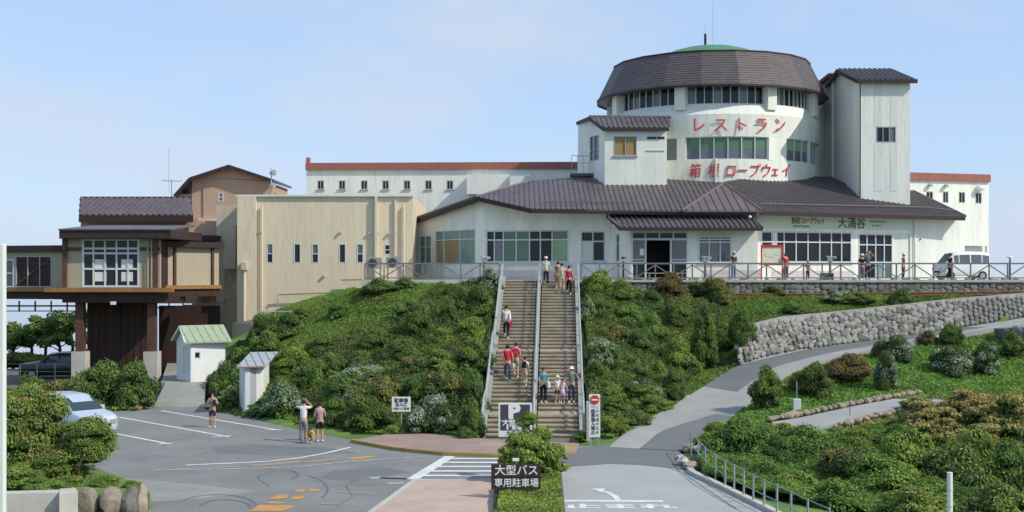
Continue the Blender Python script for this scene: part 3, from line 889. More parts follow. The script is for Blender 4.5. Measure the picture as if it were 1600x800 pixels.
# ------------------------------------------------------------------ stairs
def boulder(p, sx, sy, sz, m, label, name='boulder', seed=0, group=None, cat='rock'):
    r = random.Random(seed)
    import bmesh
    bm = bmesh.new(); bmesh.ops.create_icosphere(bm, subdivisions=3, radius=0.5)
    ph = [Vector((r.uniform(-1, 1), r.uniform(-1, 1), r.uniform(-1, 1))).normalized() for _ in range(9)]
    cut = [r.uniform(.30, .44) for _ in range(9)]
    for v in bm.verts:
        for n_, c_ in zip(ph, cut):
            d = v.co.dot(n_)
            if d > c_: v.co -= n_ * (d - c_) * .85
        v.co *= 1 + .10 * noise.noise(v.co * 3.1 + Vector((seed * 3.7, 0, 0))) + .06 * noise.noise(v.co * 8 + Vector((0, seed, 0)))
        v.co = Vector((v.co.x * sx, v.co.y * sy, v.co.z * sz))
    me = bpy.data.meshes.new(name); bm.to_mesh(me); bm.free(); me.materials.append(m)
    o = bpy.data.objects.new(name, me); COL.objects.link(o); o.location = p
    return tag(o, label, cat, group)

def stair_profile():
    """list of (y, z, depth, rise) steps with three landings"""
    total_rise, n = TERR_Z, 42
    rise = total_rise / n
    land = {4: 1.3, 19: 1.35, 37: 1.1}
    run = (ST_Y1 - ST_Y0 - sum(land.values())) / n
    y, z, o = ST_Y0, 0.0, []
    for i in range(n):
        d = run + land.get(i, 0)
        z += rise
        o.append((y, z, d, rise)); y += d
    return o
STEPS = stair_profile()
stair = thing('staircase', 'long steep outdoor concrete staircase in two lanes climbing the green slope', 'staircase', (1, ST_Y0, 0))
for i, (y, z, d, rise) in enumerate(STEPS):
    t = (y + d / 2 - ST_Y0) / (ST_Y1 - ST_Y0)
    l, m_, r_ = stx(t)
    for lane, (xa, xb) in enumerate(((l, m_), (m_, r_))):
        b = MB()
        xa2, xb2 = xa + (0.10 if lane == 0 else 0.16), xb - (0.10 if lane else 0.30 if False else 0.10)
        b.box(((xa2 + xb2) / 2, y + d / 2 + 0.012, z - 0.035), (xb2 - xa2, d + 0.045, 0.07))
        b.cur = 1
        b.box(((xa2 + xb2) / 2, y + d / 2 + 0.03, z - 0.07 - (rise + .2) / 2 + 0.0), (xb2 - xa2 - .01, d - 0.01, rise + 0.2))
        b.build('step', M['step'], stair, mats=[M['riser']])
def stair_z(y):
    for (yy, z, d, r_) in STEPS:
        if yy <= y < yy + d: return z
    return TERR_Z if y > ST_Y1 else 0.0
# side strings and centre kerb
for k in range(3):
    b = MB()
    for i, (y, z, d, rise) in enumerate(STEPS):
        t0 = (y - ST_Y0) / (ST_Y1 - ST_Y0); t1 = (y + d - ST_Y0) / (ST_Y1 - ST_Y0)
        x0, x1 = stx(t0)[k], stx(t1)[k]
        wd = 0.10
        zt = z + 0.10
        vs = [(x0 - wd, y, z - 1.2), (x0 + wd, y, z - 1.2), (x1 + wd, y + d, z - 1.2), (x1 - wd, y + d, z - 1.2),
              (x0 - wd, y, zt), (x0 + wd, y, zt), (x1 + wd, y + d, zt + (rise if d < .6 else 0)), (x1 - wd, y + d, zt + (rise if d < .6 else 0))]
        b.add(vs, [(0,3,2,1),(4,5,6,7),(0,1,5,4),(1,2,6,5),(2,3,7,6),(3,0,4,7)])
    b.build('stair_string', M['concrete'], stair)
HL = ['silver handrail down the left side of the staircase', 'silver handrail between the two stair lanes', 'silver handrail down the right side of the staircase']
for k in range(3):
    root = thing('handrail', HL[k], 'handrail', (stx(0)[k], ST_Y0, 0), 'stair handrails')
    pts = []; pl = []
    ycs = np.arange(ST_Y0 + 0.1, ST_Y1 + .2, 1.42)
    for y in np.linspace(ST_Y0 + .1, ST_Y1 + .1, 60):
        t = (y - ST_Y0) / (ST_Y1 - ST_Y0)
        x = stx(t)[k] + (-.08 if k == 0 else .08 if k == 2 else 0.0)
        z = np.interp(y, [s[0] for s in STEPS] + [ST_Y1], [s[1] - .1 for s in STEPS] + [TERR_Z])
        pts.append(Vector((x, y, z)))
    b = MB(); b.tube([p + Vector((0, 0, .95)) for p in pts], 0.05, 8); b.build('top_rail', M['galv'], root)
    b = MB(); b.tube([p + Vector((0, 0, .50)) for p in pts], 0.032, 8); b.build('middle_rail', M['galv'], root)
    for y in ycs:
        i = min(range(len(pts)), key=lambda j: abs(pts[j].y - y))
        b = MB(); b.tube([pts[i] + Vector((0, 0, -.1)), pts[i] + Vector((0, 0, .95))], 0.036, 8); b.build('post', M['galv'], root)
    b = MB(); b.tube([pts[0] + Vector((0, -.03, .0)), pts[0] + Vector((0, -.03, .98))], 0.06, 8); b.build('end_post', M['galv'], root)
b = MB(); b.box((3.28, 52.0, .75), (.22, .25, 1.7)); b.build('gate_post', M['lconcrete'], label='short pale concrete post at the foot of the right handrail', cat='post', bevel=.02)

# ------------------------------------------------------------------ terrace fences
def truss_fence(label, xa, xb, y, zb, h=0.98, bay=1.13, ya=None, group='terrace fences'):
    root = thing('fence', label, 'fence', (xa, y, zb), group)
    ln = xb - xa
    n = max(1, round(ln / bay)); dx = ln / n
    ye = y if ya is None else ya
    def P_(i, z): return Vector((xa + dx * i, y + (ye - y) * i / n, zb + z))
    b = MB(); b.beam(P_(0, h), P_(n, h), 0.09, 0.09); b.build('top_rail', M['greysteel'], root)
    b = MB(); b.beam(P_(0, .12), P_(n, .12), 0.06, 0.07); b.build('bottom_rail', M['greysteel'], root)
    for i in range(n + 1):
        b = MB(); b.beam(P_(i, -.02), P_(i, h - .045), .075, .075); b.build('post', M['greysteel'], root)
    for i in range(n):
        a, c = (P_(i, .16), P_(i + 1, h - .08)) if i % 2 else (P_(i, h - .08), P_(i + 1, .16))
        if i == n - 1 and n % 2: pass
        b = MB(); b.beam(a, c, .05, .06); b.build('brace', M['greysteel'], root)
    return root
truss_fence('grey steel fence with crossed braces along the terrace left of the stairs', gx(570, 73.0), gx(780, 73.0), 73.05, TERR_Z + .02)
truss_fence('long grey steel fence with crossed braces on the stone wall right of the stairs', gx(908, 73.0), gx(1720, 73.0), 73.05, TERR_Z + .02)

# ------------------------------------------------------------------ roof helper
def plane3(p, q, r_):
    n = (q - p).cross(r_ - p).normalized()
    if n.z < 0: n = -n
    return p, n
def onplane(px, py, pl):
    d = Vector(((px - 800) / F, 1, -(py - HY) / F)); o = Vector((0, 0, CZ))
    t = (pl[0] - o).dot(pl[1]) / d.dot(pl[1])
    return o + d * t
def roof_face(pts, parent, m, spacing=0.33, rr=0.042, t=0.10, name='roof_slope', rib=True, ribname='tile_rows', downdir=None):
    """a planar slope (slab) and its rows of half-round tiles running down the fall line"""
    pts = [Vector(p) for p in pts]
    n = Vector((0, 0, 0))
    for i in range(len(pts)): n += (pts[i] - pts[0]).cross(pts[(i+1) % len(pts)] - pts[0])
    n.normalize()
    if n.z < 0: n = -n
    b = MB(); b.slab(pts, t)
    o = b.build(name, m, parent)
    if not rib: return o
    down = Vector((n.x, n.y, 0)).normalized() if downdir is None else Vector(downdir)
    down = (down - n * down.dot(n)).normalized()
    side = n.cross(down).normalized()
    P2 = [((p - pts[0]).dot(side), (p - pts[0]).dot(down)) for p in pts]
    s0, s1 = min(p[0] for p in P2), max(p[0] for p in P2)
    rb = MB()
    k = s0 + spacing / 2
    while k < s1:
        hits = []
        for i in range(len(P2)):
            a, c = P2[i], P2[(i+1) % len(P2)]
            if (a[0] > k) != (c[0] > k):
                hits.append(a[1] + (c[1] - a[1]) * (k - a[0]) / (c[0] - a[0]))
        hits.sort()
        for h0, h1 in zip(hits[::2], hits[1::2]):
            if h1 - h0 < 0.1: continue
            # tiles overlap in steps: the row is a chain of slightly tapered pieces
            L_ = h1 - h0; nt_ = max(1, round(L_ / 0.62))
            for j in range(nt_):
                a, c = h0 + L_ * j / nt_, h0 + L_ * (j + 1) / nt_ + 0.02
                pa = pts[0] + side * k + down * a; pc = pts[0] + side * k + down * c
                vs = []
                for p, lift in ((pa, 0.0), (pc, 0.028)):
                    for u, v in ((-rr, 0.0), (-rr * .62, rr * .85), (rr * .62, rr * .85), (rr, 0.0)):
                        vs.append(p + side * u + n * (v + lift + 0.004))
                rb.add(vs, [(0,1,5,4)[::-1], (1,2,6,5)[::-1], (2,3,7,6)[::-1], (4,5,6,7)[::-1]])
        k += spacing
    if rb.v: rb.build(ribname, m, parent, kind='stuff')
    return o
def cap(pts, parent, m, r_=0.09, name='ridge_cap'):
    b = MB(); b.tube([Vector(p) for p in pts], r_, 6); return b.build(name, m, parent)
def fascia(pts, parent, h=0.26, w=0.08, drop=0.0, m=None, name='fascia'):
    b = MB()
    for p, q in zip(pts[:-1], pts[1:]):
        b.beam(Vector(p) + Vector((0, 0, -h / 2 - .02 - drop)), Vector(q) + Vector((0, 0, -h / 2 - .02 - drop)), w, h)
    return b.build(name, m or M['fascia'], parent)

# ------------------------------------------------------------------ main station building
st = thing('station_building', 'white ropeway station with brown tiled hip roof, porch and round restaurant tower', 'building', (10, 84, TERR_Z))
V = Vector
# planes of the big roof
pe = at(830, 326, 76.8)
PL1 = (pe, V((0, -0.36, 1)).normalized())
G = lambda px, py: onplane(px, py, PL1)
poly1 = [G(745, 307), G(830, 326), G(1078, 329), G(1132, 285), G(1045, 280), G(935, 275), G(830, 282)]
roof_face(poly1, st, M['tile'])
fascia([G(745, 307), G(830, 326), G(1180, 329)], st, 0.27)
# left hip slope, seen edge-on from the front
C_ = G(745, 307); R0 = G(830, 282); L0 = at(638, 345, 86.5)
far = V((-2.5, 10, -0.6))
roof_face([L0, C_, R0, R0 + V((0, 9, 0)), L0 + V((0, 7, 0))], st, M['tile'], rib=False, name='side_slope')
fascia([L0, C_], st, 0.36, 0.10)
cap([L0, C_, R0], st, M['tile'], .10)
# dormer hip end
dl, dr, dt = at(1066, 329, 76.3), at(1190, 329, 76.3), at(1131, 286, 81.6)
roof_face([dl, dr, dt], st, M['tilered'], spacing=0.5, rr=0.04, name='hip_end', downdir=(0, -1, 0))
cap([dl, dt], st, M['tilered'], .10); cap([dr, dt], st, M['tilered'], .10)
# right front slope
e0, e1 = at(1187, 329, 76.6), at(1508, 338, 82.4)
hdir = (e1 - e0); hdir.z = 0; hdir.normalize()
nn = V((hdir.y, -hdir.x, 0))
up = -nn * 1.0 + V((0, 0, 0.36))
n2 = (e1 - e0).cross(up).normalized()
if n2.z < 0: n2 = -n2
PL2 = (e0, n2)
H = lambda px, py: onplane(px, py, PL2)
poly2 = [e0, e1, H(1427, 299), H(1345, 299), H(1300, 276), H(1180, 276), H(1132, 284)]
roof_face(poly2, st, M['tile'])
fascia([e0, e1], st, 0.27)
hp = H(1427, 299)
roof_face([e1, hp, hp + V((1, 8, 0)), e1 + V((-1.0, 12, 0))], st, M['tile'], rib=False, name='side_slope')
cap([e1, hp], st, M['tile'], .12)
cap([hp, H(1345, 299)], st, M['tile'], .12)
# snow guards
for pts in ([G(848, 318), G(1000, 318.5)], [H(1190, 321.5), H(1440, 326.5), H(1495, 332)]):
    b = MB(); b.tube([p + V((0, 0, .14)) for p in pts], .035, 6); b.build('snow_guard', M['greysteel'], st)
# facades
ZB = TERR_Z + 0.001
f1 = Fac.px(646, 86.3, 754, 79.9)
f2 = Fac.px(754, 79.9, 957, 78.0)
def rects(f, L_): return [f.rect(*r_) for r_ in L_]
def wz(f, px, py): return f.uz(px, py)
R1 = rects(f1, [(655, 674, 369, 414), (680, 743, 361, 412.5)])
wall(f1, 0, f1.len, ZB, gz(352, 82), R1, M['white'], st, extra=[[(0, gz(352, 82)), (f1.len, gz(352, 82)), (f1.len, f1.uz(754, 312)[1] + .12), (f1.len * .4, f1.uz(690, 336)[1]), (0, f1.uz(646, 350)[1])]])
window(f1, R1[0], [.5], [.62], M['frame'], M['glassteal'], st)
window(f1, R1[1], [.22, .62], [.72], M['frame'], M['glassteal'], st, pms={(0, 0): M['glasstan'], (1, 0): M['glasstan'], (0, 1): M['glassteal'], (2, 0): M['glassteal']})
R2 = rects(f2, [(759, 889, 360, 410), (907, 946, 361, 409)])
zt = f2.uz(900, 333)[1]
wall(f2, 0, f2.len, ZB, zt, R2, M['white'], st, extra=[[(0, zt), (f2.len, zt), (f2.uz(840, 0)[0], zt + .12), (0, f2.uz(754, 309)[1] + .08)]])
gl, gg, gm = M['glass'], M['glassgreen'], M['glasslime']
window(f2, R2[0], [.105, .215, .37, .53, .66, .80], [.70], M['frame'], gl, st, fw=.1, sill=True,
       pms={(0, 0): gl, (1, 0): M['glassgrey'], (2, 0): gg, (3, 0): gg, (2, 1): gg, (3, 1): gg, (4, 0): gl, (5, 0): gl, (6, 0): gm, (6, 1): gg})
window(f2, R2[1], [.5], [.66], M['frame'], gl, st, fw=.1, sill=True, pms={(0, 0): M['signgreen']})
b = MB(); b.box(f2.pt(f2.uz(823, 0)[0], ZB + .33, .012), (6.0, .03, .62), f2.ang); b.build('dado', M['pinkwall'], st)
b = MB(); b.box(f2.pt(f2.uz(823, 0)[0], f2.uz(823, 413)[1] - .04, .06), (6.1, .16, .08), f2.ang); b.build('sill_ledge', M['frame'], st)
# porch
f3a = Fac.px(957, 78.0, 984, 75.8)
RA = rects(f3a, [(963, 968, 366, 409)])
wall(f3a, 0, f3a.len, ZB, gz(352, 77), RA, M['white'], st)
window(f3a, RA[0], [], [.66], M['frame'], gl, st)
f3 = Fac.px(984, 75.8, 1184, 75.8)
R3 = rects(f3, [(984.5 + 0, 1075, 362, 438), (1091, 1143, 367, 411)])
R3[0] = (0.06, R3[0][1], ZB + .0, R3[0][3])
wall(f3, 0, f3.len, ZB, gz(357.5, 75.8), R3, M['white2'], st)
dr_ = R3[0]
# entrance: fixed side lights, transom lights, open doorway
b = MB()
u0, u1, z0, z1 = dr_
zt_ = z0 + (z1 - z0) * .845
for u in (u0 + .05, u0 + (u1-u0)*.26, u0 + (u1-u0)*.70, u1 - .05): b.box(f3.pt(u, (z0+zt_)/2, -.04), (.1, .12, zt_-z0))
for u in np.linspace(u0 + .05, u1 - .05, 5): b.box(f3.pt(u, (z1+zt_)/2, -.045), (.09, .11, z1-zt_))
b.box(f3.pt((u0+u1)/2, zt_, -.05), (u1-u0, .13, .13)); b.box(f3.pt((u0+u1)/2, z1-.04, -.052), (u1-u0, .12, .08))
for a, c in ((0, .26), (.70, 1)): 
    for zf in (.04, .37, .42): b.box(f3.pt(u0 + (u1-u0)*(a+c)/2, z0 + (z1-z0)*zf, -.055), ((u1-u0)*(c-a), .1, .07))
ent = b.build('entrance', M['frame'], st)
for k in range(4):
    q = MB(); q.box(f3.pt(u0 + (u1-u0)*(k+.5)/4, (z1+zt_)/2, -.09), ((u1-u0)/4, .012, z1-zt_)); q.build('pane', gl, ent)
for a, c in ((0, .26), (.70, 1)):
    q = MB(); q.box(f3.pt(u0 + (u1-u0)*(a+c)/2, z0 + (z1-z0)*.22, -.09), ((u1-u0)*(c-a), .012, (z1-z0)*.36)); q.build('pane', gl, ent)
    q = MB(); q.box(f3.pt(u0 + (u1-u0)*(a+c)/2, z0 + (z1-z0)*.63, -.09), ((u1-u0)*(c-a), .012, (z1-z0)*.42)); q.build('pane', M['glassgrey'], ent)
q = MB(); q.box(f3.pt(u0 + (u1-u0)*.2, z0 + (z1-z0)*.58, -.07), (.26, .01, .42)); q.build('notice', M['signwhite'], ent)
# dark lobby behind the open doorway
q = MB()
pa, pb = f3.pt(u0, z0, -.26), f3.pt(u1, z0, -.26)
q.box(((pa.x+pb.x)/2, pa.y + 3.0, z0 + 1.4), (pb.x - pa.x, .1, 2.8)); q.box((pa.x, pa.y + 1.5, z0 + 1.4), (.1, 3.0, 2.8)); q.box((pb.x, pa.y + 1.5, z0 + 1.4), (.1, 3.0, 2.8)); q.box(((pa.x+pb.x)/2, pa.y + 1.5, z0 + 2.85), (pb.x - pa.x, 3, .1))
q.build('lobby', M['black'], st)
window(f3, R3[1], [.33, .66], [.74], M['frame'], M['glassgrey'], st, fw=.09, sill=True)
b = MB()
for dz, dd in ((0, .1), (.16, .12)): b.box(f3.pt((R3[1][0]+R3[1][1])/2, R3[1][3] - .12 - dz, dd), (R3[1][1]-R3[1][0] + .1, .05, .06))
b.build('awning_rail', M['signwhite'], st)
b = MB(); b.box(f3.pt(f3.uz(1131, 0)[0] + .5, ZB + .32, .012), (3.6, .03, .6)); b.build('dado', M['pinkwall'], st)
f3b = Fac((f3.B.x, f3.B.y), (f3.B.x + 0.1, 78.4))
wall(f3b, 0, f3b.len, ZB, gz(352, 77), [], M['white2'], st)
# porch roof
q0, q1 = at(969, 357.5, 74.7), at(1191, 350, 74.9)
q0.z = q1.z = gz(355, 74.8)
t0_, t1_ = at(948, 333, 77.9), at(1170, 337, 77.9)
t0_.z = t1_.z = gz(334.5, 77.9)
roof_face([q0, q1, t1_, t0_], st, M['tile'], name='porch_roof', rr=.06)
fascia([q0, q1], st, .2); fascia([t0_, q0], st, .2); fascia([q1, t1_], st, .2)
cap([q1, t1_], st, M['tile'], .09); cap([t0_, q0], st, M['tile'], .09); 
b = MB(); b.tube([at(951, 331, 76.7), at(951, 340, 76.7), at(966, 352, 75)], .045, 6); b.build('downspout', M['greysteel'], st)
# right facade
f5 = Fac.px(1183, 78.1, 1425, 82.0)
R5 = rects(f5, [(1189, 1331, 361, 410.5), (1341, 1395, 365, 437), (1396, 1422, 365, 437)])
R5[1] = (R5[1][0], R5[1][1], ZB, R5[1][3]); R5[2] = (R5[2][0], R5[2][1], ZB, R5[2][3])
z5 = f5.uz(1300, 334)[1]
wall(f5, 0, f5.len, ZB, z5, R5, M['white'], st)
window(f5, R5[0], [.13, .25, .38, .51, .64, .77, .885], [.66], M['frame'], gl, st, fw=.09, sill=True)
window(f5, R5[1], [.25, .5, .75], [.38, .76], M['frame'], gl, st, fw=.09, name='entrance_doors', pms={(2, 0): M['glassteal'], (3, 0): M['glassgrey']})
q = MB(); u0, u1, z0, z1 = R5[2]; q.box(f5.pt((u0+u1)/2, (z0+z1)/2, -.12), (u1-u0, .04, z1-z0), f5.ang)
for k in range(22): q.box(f5.pt((u0+u1)/2, z0 + (z1-z0)*(k+.5)/22, -.095), (u1-u0-.02, .02, (z1-z0)/22*.8), f5.ang)
q.build('shutter', M['white2'], st)
b = MB(); u0 = f5.uz(1187, 0)[0]; u1 = f5.uz(1424, 0)[0]
b.box(f5.pt((u0+u1)/2, (f5.uz(1300, 336)[1] + f5.uz(1300, 358.5)[1])/2, .03), (u1-u0, .06, f5.uz(1300, 336)[1] - f5.uz(1300, 358.5)[1]), f5.ang)
sb = b.build('sign_band', M['signgreen'], st)
M['signgold'] = mat('sign_olive', (0.20, 0.17, 0.06), 0.6); M['signred2'] = mat('sign_dull_red', (0.42, 0.12, 0.09), 0.6); M['signgreen2'] = mat('sign_green', (0.10, 0.15, 0.09), 0.6)
def ftext(f, body, px, py, size, m, sx=1.0, off=.075, bold=.012, par=None):
    u, z = f.uz(px, py); p = f.pt(u, z, off)
    return text(body, p, size, m, par or sb, rotz=f.ang, sx=sx, bold=bold)
ftext(f5, '箱根', 1243, 345.5, .42, M['signgold'], .8)
ftext(f5, 'ロープウェイ', 1270, 346, .40, M['signred2'], .72)
ftext(f5, 'Hakone Ropeway', 1251, 353.5, .17, M['signgreen2'], 1.0, bold=0)
ftext(f5, '大涌谷', 1330, 350, .74, M['signgreen2'], .98)
ftext(f5, 'Owakudani Station', 1371, 346.5, .16, M['signgold'], 1.1, bold=0); ftext(f5, 'alt. 1044 m', 1369, 353, .15, M['signgreen2'], 1.1, bold=0)
f6 = Fac.px(1425, 82.0, 1500, 83.7)
wall(f6, 0, f6.len, ZB, f6.uz(1460, 342)[1], [], M['white2'], st)
b = MB(); b.tube([f6.pt(.15, z, .1) for z in (ZB, f6.uz(1430, 345)[1])], .05, 8); b.build('downspout', M['strip'], st)
b = MB(); b.box(f5.pt(4.2, ZB + .3, .012), (6.2, .03, .58), f5.ang); b.build('dado', M['pinkwall'], st)
b = MB(); b.lathe(f6.pt(f6.uz(1437, 0)[0], f6.uz(1437, 374)[1], .06), [(.02, -.06), (.07, 0), (.02, .06)], 8); b.build('wall_lamp', M['black'], st)
b = MB(); b.lathe(at(1172, 339, 76.0), [(.02, -.1), (.1, -.04), (.1, .04), (.02, .1)], 10); b.build('porch_lamp', M['signwhite'], st)
# solid body behind the facades so that the roof rests on something
b = MB()
b.prism([(f1.A.x, f1.A.y + .4), (f1.B.x + .25, f1.B.y + .35), (f2.B.x, f2.B.y + .35), (f2.B.x, 95), (f1.A.x, 95)], ZB, 10.3)
b.build('inner_block', M['white'], st)
b = MB(); b.prism([(f5.A.x + 1, f5.A.y + .4), (f6.A.x, f6.A.y + .35), (f6.B.x - .02, f6.B.y + .3), (f6.B.x - .02, 95), (f5.A.x + 1, 95)], ZB, 10.6)
b.build('inner_block', M['white'], st)
# ---- round tower (radius / levels in metres)
TC = V((gx(1110, 92.5), 92.5)); RW_ = 8.0
def cyl(r0, z0, r1, z1, m, name, n=72, seg=None, inner=None):
    b = MB()
    vs, fs = [], []
    for k in range(n):
        a = 2 * math.pi * k / n
        vs += [(TC.x + r0 * math.cos(a), TC.y + r0 * math.sin(a), z0), (TC.x + r1 * math.cos(a), TC.y + r1 * math.sin(a), z1)]
    for k in range(n): k2 = (k + 1) % n; fs.append((2*k, 2*k2, 2*k2+1, 2*k+1))
    fs.append(tuple(2*k for k in range(n))[::-1]); fs.append(tuple(2*k+1 for k in range(n)))
    b.add(vs, fs); return b.build(name, m, st)
def zf(py): return CZ - (py - HY) * (92.5 - RW_) / F       # height seen at the front of the drum
Z1a, Z1b, Z1c, Z2a, Z2b, Z3a, Z3b = 11.5, zf(249), zf(213), zf(178), zf(162), zf(161), zf(131)
cyl(RW_, Z1a, RW_, Z1b, M['white'], 'drum_wall')
cyl(RW_, Z1c, RW_ + .12, Z2a, M['white'], 'drum_band')
cyl(RW_ + .12, Z2a, RW_ - .35, Z2b + .05, M['white2'], 'drum_shoulder')
cyl(RW_ - .7, Z1b - .1, RW_ - .7, Z1c + .1, M['dbrown'], 'drum_core'); cyl(RW_ - 1.1, Z2b - .1, RW_ - 1.1, Z3b + .1, M['dbrown'], 'drum_core')
def ring_windows(rad, z0, z1, angs, pm_fn, name='window_band', fw=.06):
    for (a0, a1, n) in angs:
        b = MB()
        root_pts = []
        for k in range(n + 1):
            a = R(a0 + (a1 - a0) * k / n)
            p = V((TC.x + rad * math.sin(a), TC.y - rad * math.cos(a), (z0 + z1) / 2))
            b.box(p, (fw * (1.3 if k in (0, n) else 1), .1, z1 - z0), a)
        for k in range(n):
            a = R(a0 + (a1 - a0) * (k + .5) / n); ww = 2 * rad * math.sin(R(abs(a1 - a0)) / n / 2)
            for z in (z0 + .03, z1 - .03): b.box((TC.x + rad * math.sin(a), TC.y - rad * math.cos(a), z), (ww, .08, .06), a)
        fr = b.build(name, M['frame'], st)
        for k in range(n):
            a = R(a0 + (a1 - a0) * (k + .5) / n); ww = 2 * rad * math.sin(R(abs(a1 - a0)) / n / 2)
            r2_ = (rad - .06) * math.cos(R(abs(a1 - a0)) / n / 2)
            q = MB(); tilt = rnd.uniform(-.02, .02)
            specs = pm_fn(a0, k)
            if len(specs) == 1: specs = [(0, 1, specs[0])]
            for (f0, f1_, m_) in specs:
                q = MB(); za, zb = z0 + (z1-z0)*f0, z0 + (z1-z0)*f1_
                q.box((TC.x + r2_ * math.sin(a), TC.y - r2_ * math.cos(a), (za+zb)/2), (ww, .02, zb-za - (.0 if f1_-f0 == 1 else .005)), a + tilt)
                q.build('pane' if m_ not in (gm,) else 'blind', m_, fr)
def pillar(a, rad, z0, z1, w_, d_=.5, m=None):
    a = R(a); b = MB(); b.box((TC.x + rad * math.sin(a), TC.y - rad * math.cos(a), (z0+z1)/2), (w_, d_, z1-z0), a); b.build('pillar', m or M['white'], st)
ring_windows(RW_ - .45, Z3a, Z3b, [(-65, -27.5, 8), (-21.5, 19.5, 9), (26, 57, 8), (64, 100, 7), (-108, -72, 7)], lambda a, k: [gl] if (k * 7 + int(a)) % 3 else [M['glassgrey']])
for a in (-24.5, 22.7, -68.5, 60.5, 104, -112, 150, -150, 180): pillar(a, RW_ - .28, Z3a - .4, Z3b, .74, .8)
ring_windows(RW_ - .12, Z1b, Z1c, [(-21.5, 20.5, 6), (32, 52, 3), (54, 88, 6), (-88, -26, 10)], lambda a, k: [(0, .5, M['glassgrey']), (.5, 1, gg if a < 0 else gm)] if a < 50 and a > -80 else [M['glassgrey']])
for a, w_ in ((-24, .6), (26.5, 1.55), (53, .35), (92, 1), (-92, 1), (130, 5), (180, 8), (-130, 5)): pillar(a, RW_ - .22, Z1b, Z1c, w_, .42)
# mansard crown: twenty flat facets, each with ledges
NM = 20; a_off = R(9 - 4.6)
RB, RTm, ZBm, ZTm = 8.62, 7.35, Z3b - .12, CZ + (HY - 78.5) * (92.5 - 7.35) / F
for k in range(NM):
    a0, a1 = a_off + 2*math.pi*k/NM, a_off + 2*math.pi*(k+1)/NM
    def pp(r_, a, z): return V((TC.x + r_ * math.sin(a), TC.y - r_ * math.cos(a), z))
    q = MB()
    nb_ = 14
    for j in range(nb_):
        f0, f1_ = j / nb_, (j + 1) / nb_
        ra, rb_ = RB + (RTm - RB) * f0 + .03, RB + (RTm - RB) * f1_ + .0
        za, zb = ZBm + (ZTm - ZBm) * f0, ZBm + (ZTm - ZBm) * f1_
        q.add([pp(ra, a0, za), pp(ra, a1, za), pp(rb_, a1, zb), pp(rb_, a0, zb), pp(rb_ + .03, a0, zb), pp(rb_ + .03, a1, zb)], [(0,1,2,3), (3,2,5,4)])
    q.add([pp(RB + .05, a0, ZBm), pp(RB + .05, a1, ZBm), pp(RB - 1.6, a1, ZBm), pp(RB - 1.6, a0, ZBm)], [(0, 3, 2, 1)])
    q.build('mansard_panel', M['mansard'], st)
b = MB()
for k in range(NM):
    a0, a1 = a_off + 2*math.pi*k/NM, a_off + 2*math.pi*(k+1)/NM
    b.beam(pp(RTm, a0, ZTm), pp(RTm, a1, ZTm), .16, .10)
b.build('crown_trim', M['fascia'], st)
b = MB()
for k in range(NM):
    a0, a1 = a_off + 2*math.pi*k/NM, a_off + 2*math.pi*(k+1)/NM
    b.beam(pp(RB + .02, a0, ZBm - .02), pp(RB + .02, a1, ZBm - .02), .14, .14)
b.build('crown_trim', M['fascia'], st)
b = MB(); b.lathe((TC.x, TC.y, 0), [(7.2, ZTm - .12), (7.1, ZTm - .02), (4.3, ZTm + .15)], 40); b.build('flat_roof', M['dome'], st)
b = MB(); ztop = CZ + (HY - 73.5) * 92.5 / F
prof = [(4.4, ZTm - .05)] + [(4.3 * math.cos(R(t)), ZTm + .0 + (ztop - ZTm - .0) * math.sin(R(t))) for t in (5, 15, 30, 45, 60, 75, 88)]
b.lathe((TC.x, TC.y, 0), prof, 40); b.build('dome_roof', M['dome'], st, smooth=True)
b = MB(); zr = ztop - .05; xa = gx(1102, 92.5); b.tube([(xa, 92.5, zr), (xa, 92.5, gz(53, 92.5))], .10, 6); b.build('mast', M['black'], st)
for px, y in ((1102, 40), (1114, -20)):
    b = MB(); xa = gx(px, 92.5); b.tube([(xa, 92.5, zr - .1), (xa, 92.5, gz(y, 92.5))], .018, 5); b.build('aerial', M['galv'], st)
b = MB(); xa = gx(1099, 92.2); b.tube([(xa - .4, 92.2, gz(72, 92.2)), (xa + .9, 92.2, gz(72, 92.2))], .03, 5); b.build('aerial', M['galv'], st)
# red lettering on the drum
def drum_char(ch, px, py, size, rad, sx=1.0, shear=0.0, bold=.0):
    k = (px - 800) / F
    # ray/cylinder
    A = k*k + 1; B_ = -2*(k*TC.x + TC.y); C2 = TC.x**2 + TC.y**2 - rad*rad
    t = (-B_ - math.sqrt(B_*B_ - 4*A*C2)) / (2*A)
    x, y = k*t, t
    a = math.atan2(x - TC.x, -(y - TC.y))
    o = text(ch, (x, y, CZ - (py - HY) * t / F), size, M['red'], drum_par, rotz=a, sx=sx, bold=bold, extr=.02, shear=shear)
drum_par = st
for ch, px in zip('レストラン', (1091, 1126, 1158, 1190, 1219)): drum_char(ch, px, 196.5, 1.12, RW_ + .17, 0.98)
for ch, px, s in zip('箱根ロープウェイ', (1085, 1114, 1141, 1159, 1178, 1196, 1211, 1228), (1.0, 1.0, 1.0, 1.0, 1.0, 1.0, .85, 1.0)): drum_char(ch, px, 268, 1.05 * s, RW_ + .06, .82, .18)
b = MB(); a = R(-6.8); b.tube([(TC.x + (RW_+.06)*math.sin(a), TC.y - (RW_+.06)*math.cos(a), z) for z in (zf(288), zf(247))], .07, 6); b.build('downspout', M['strip'], st)
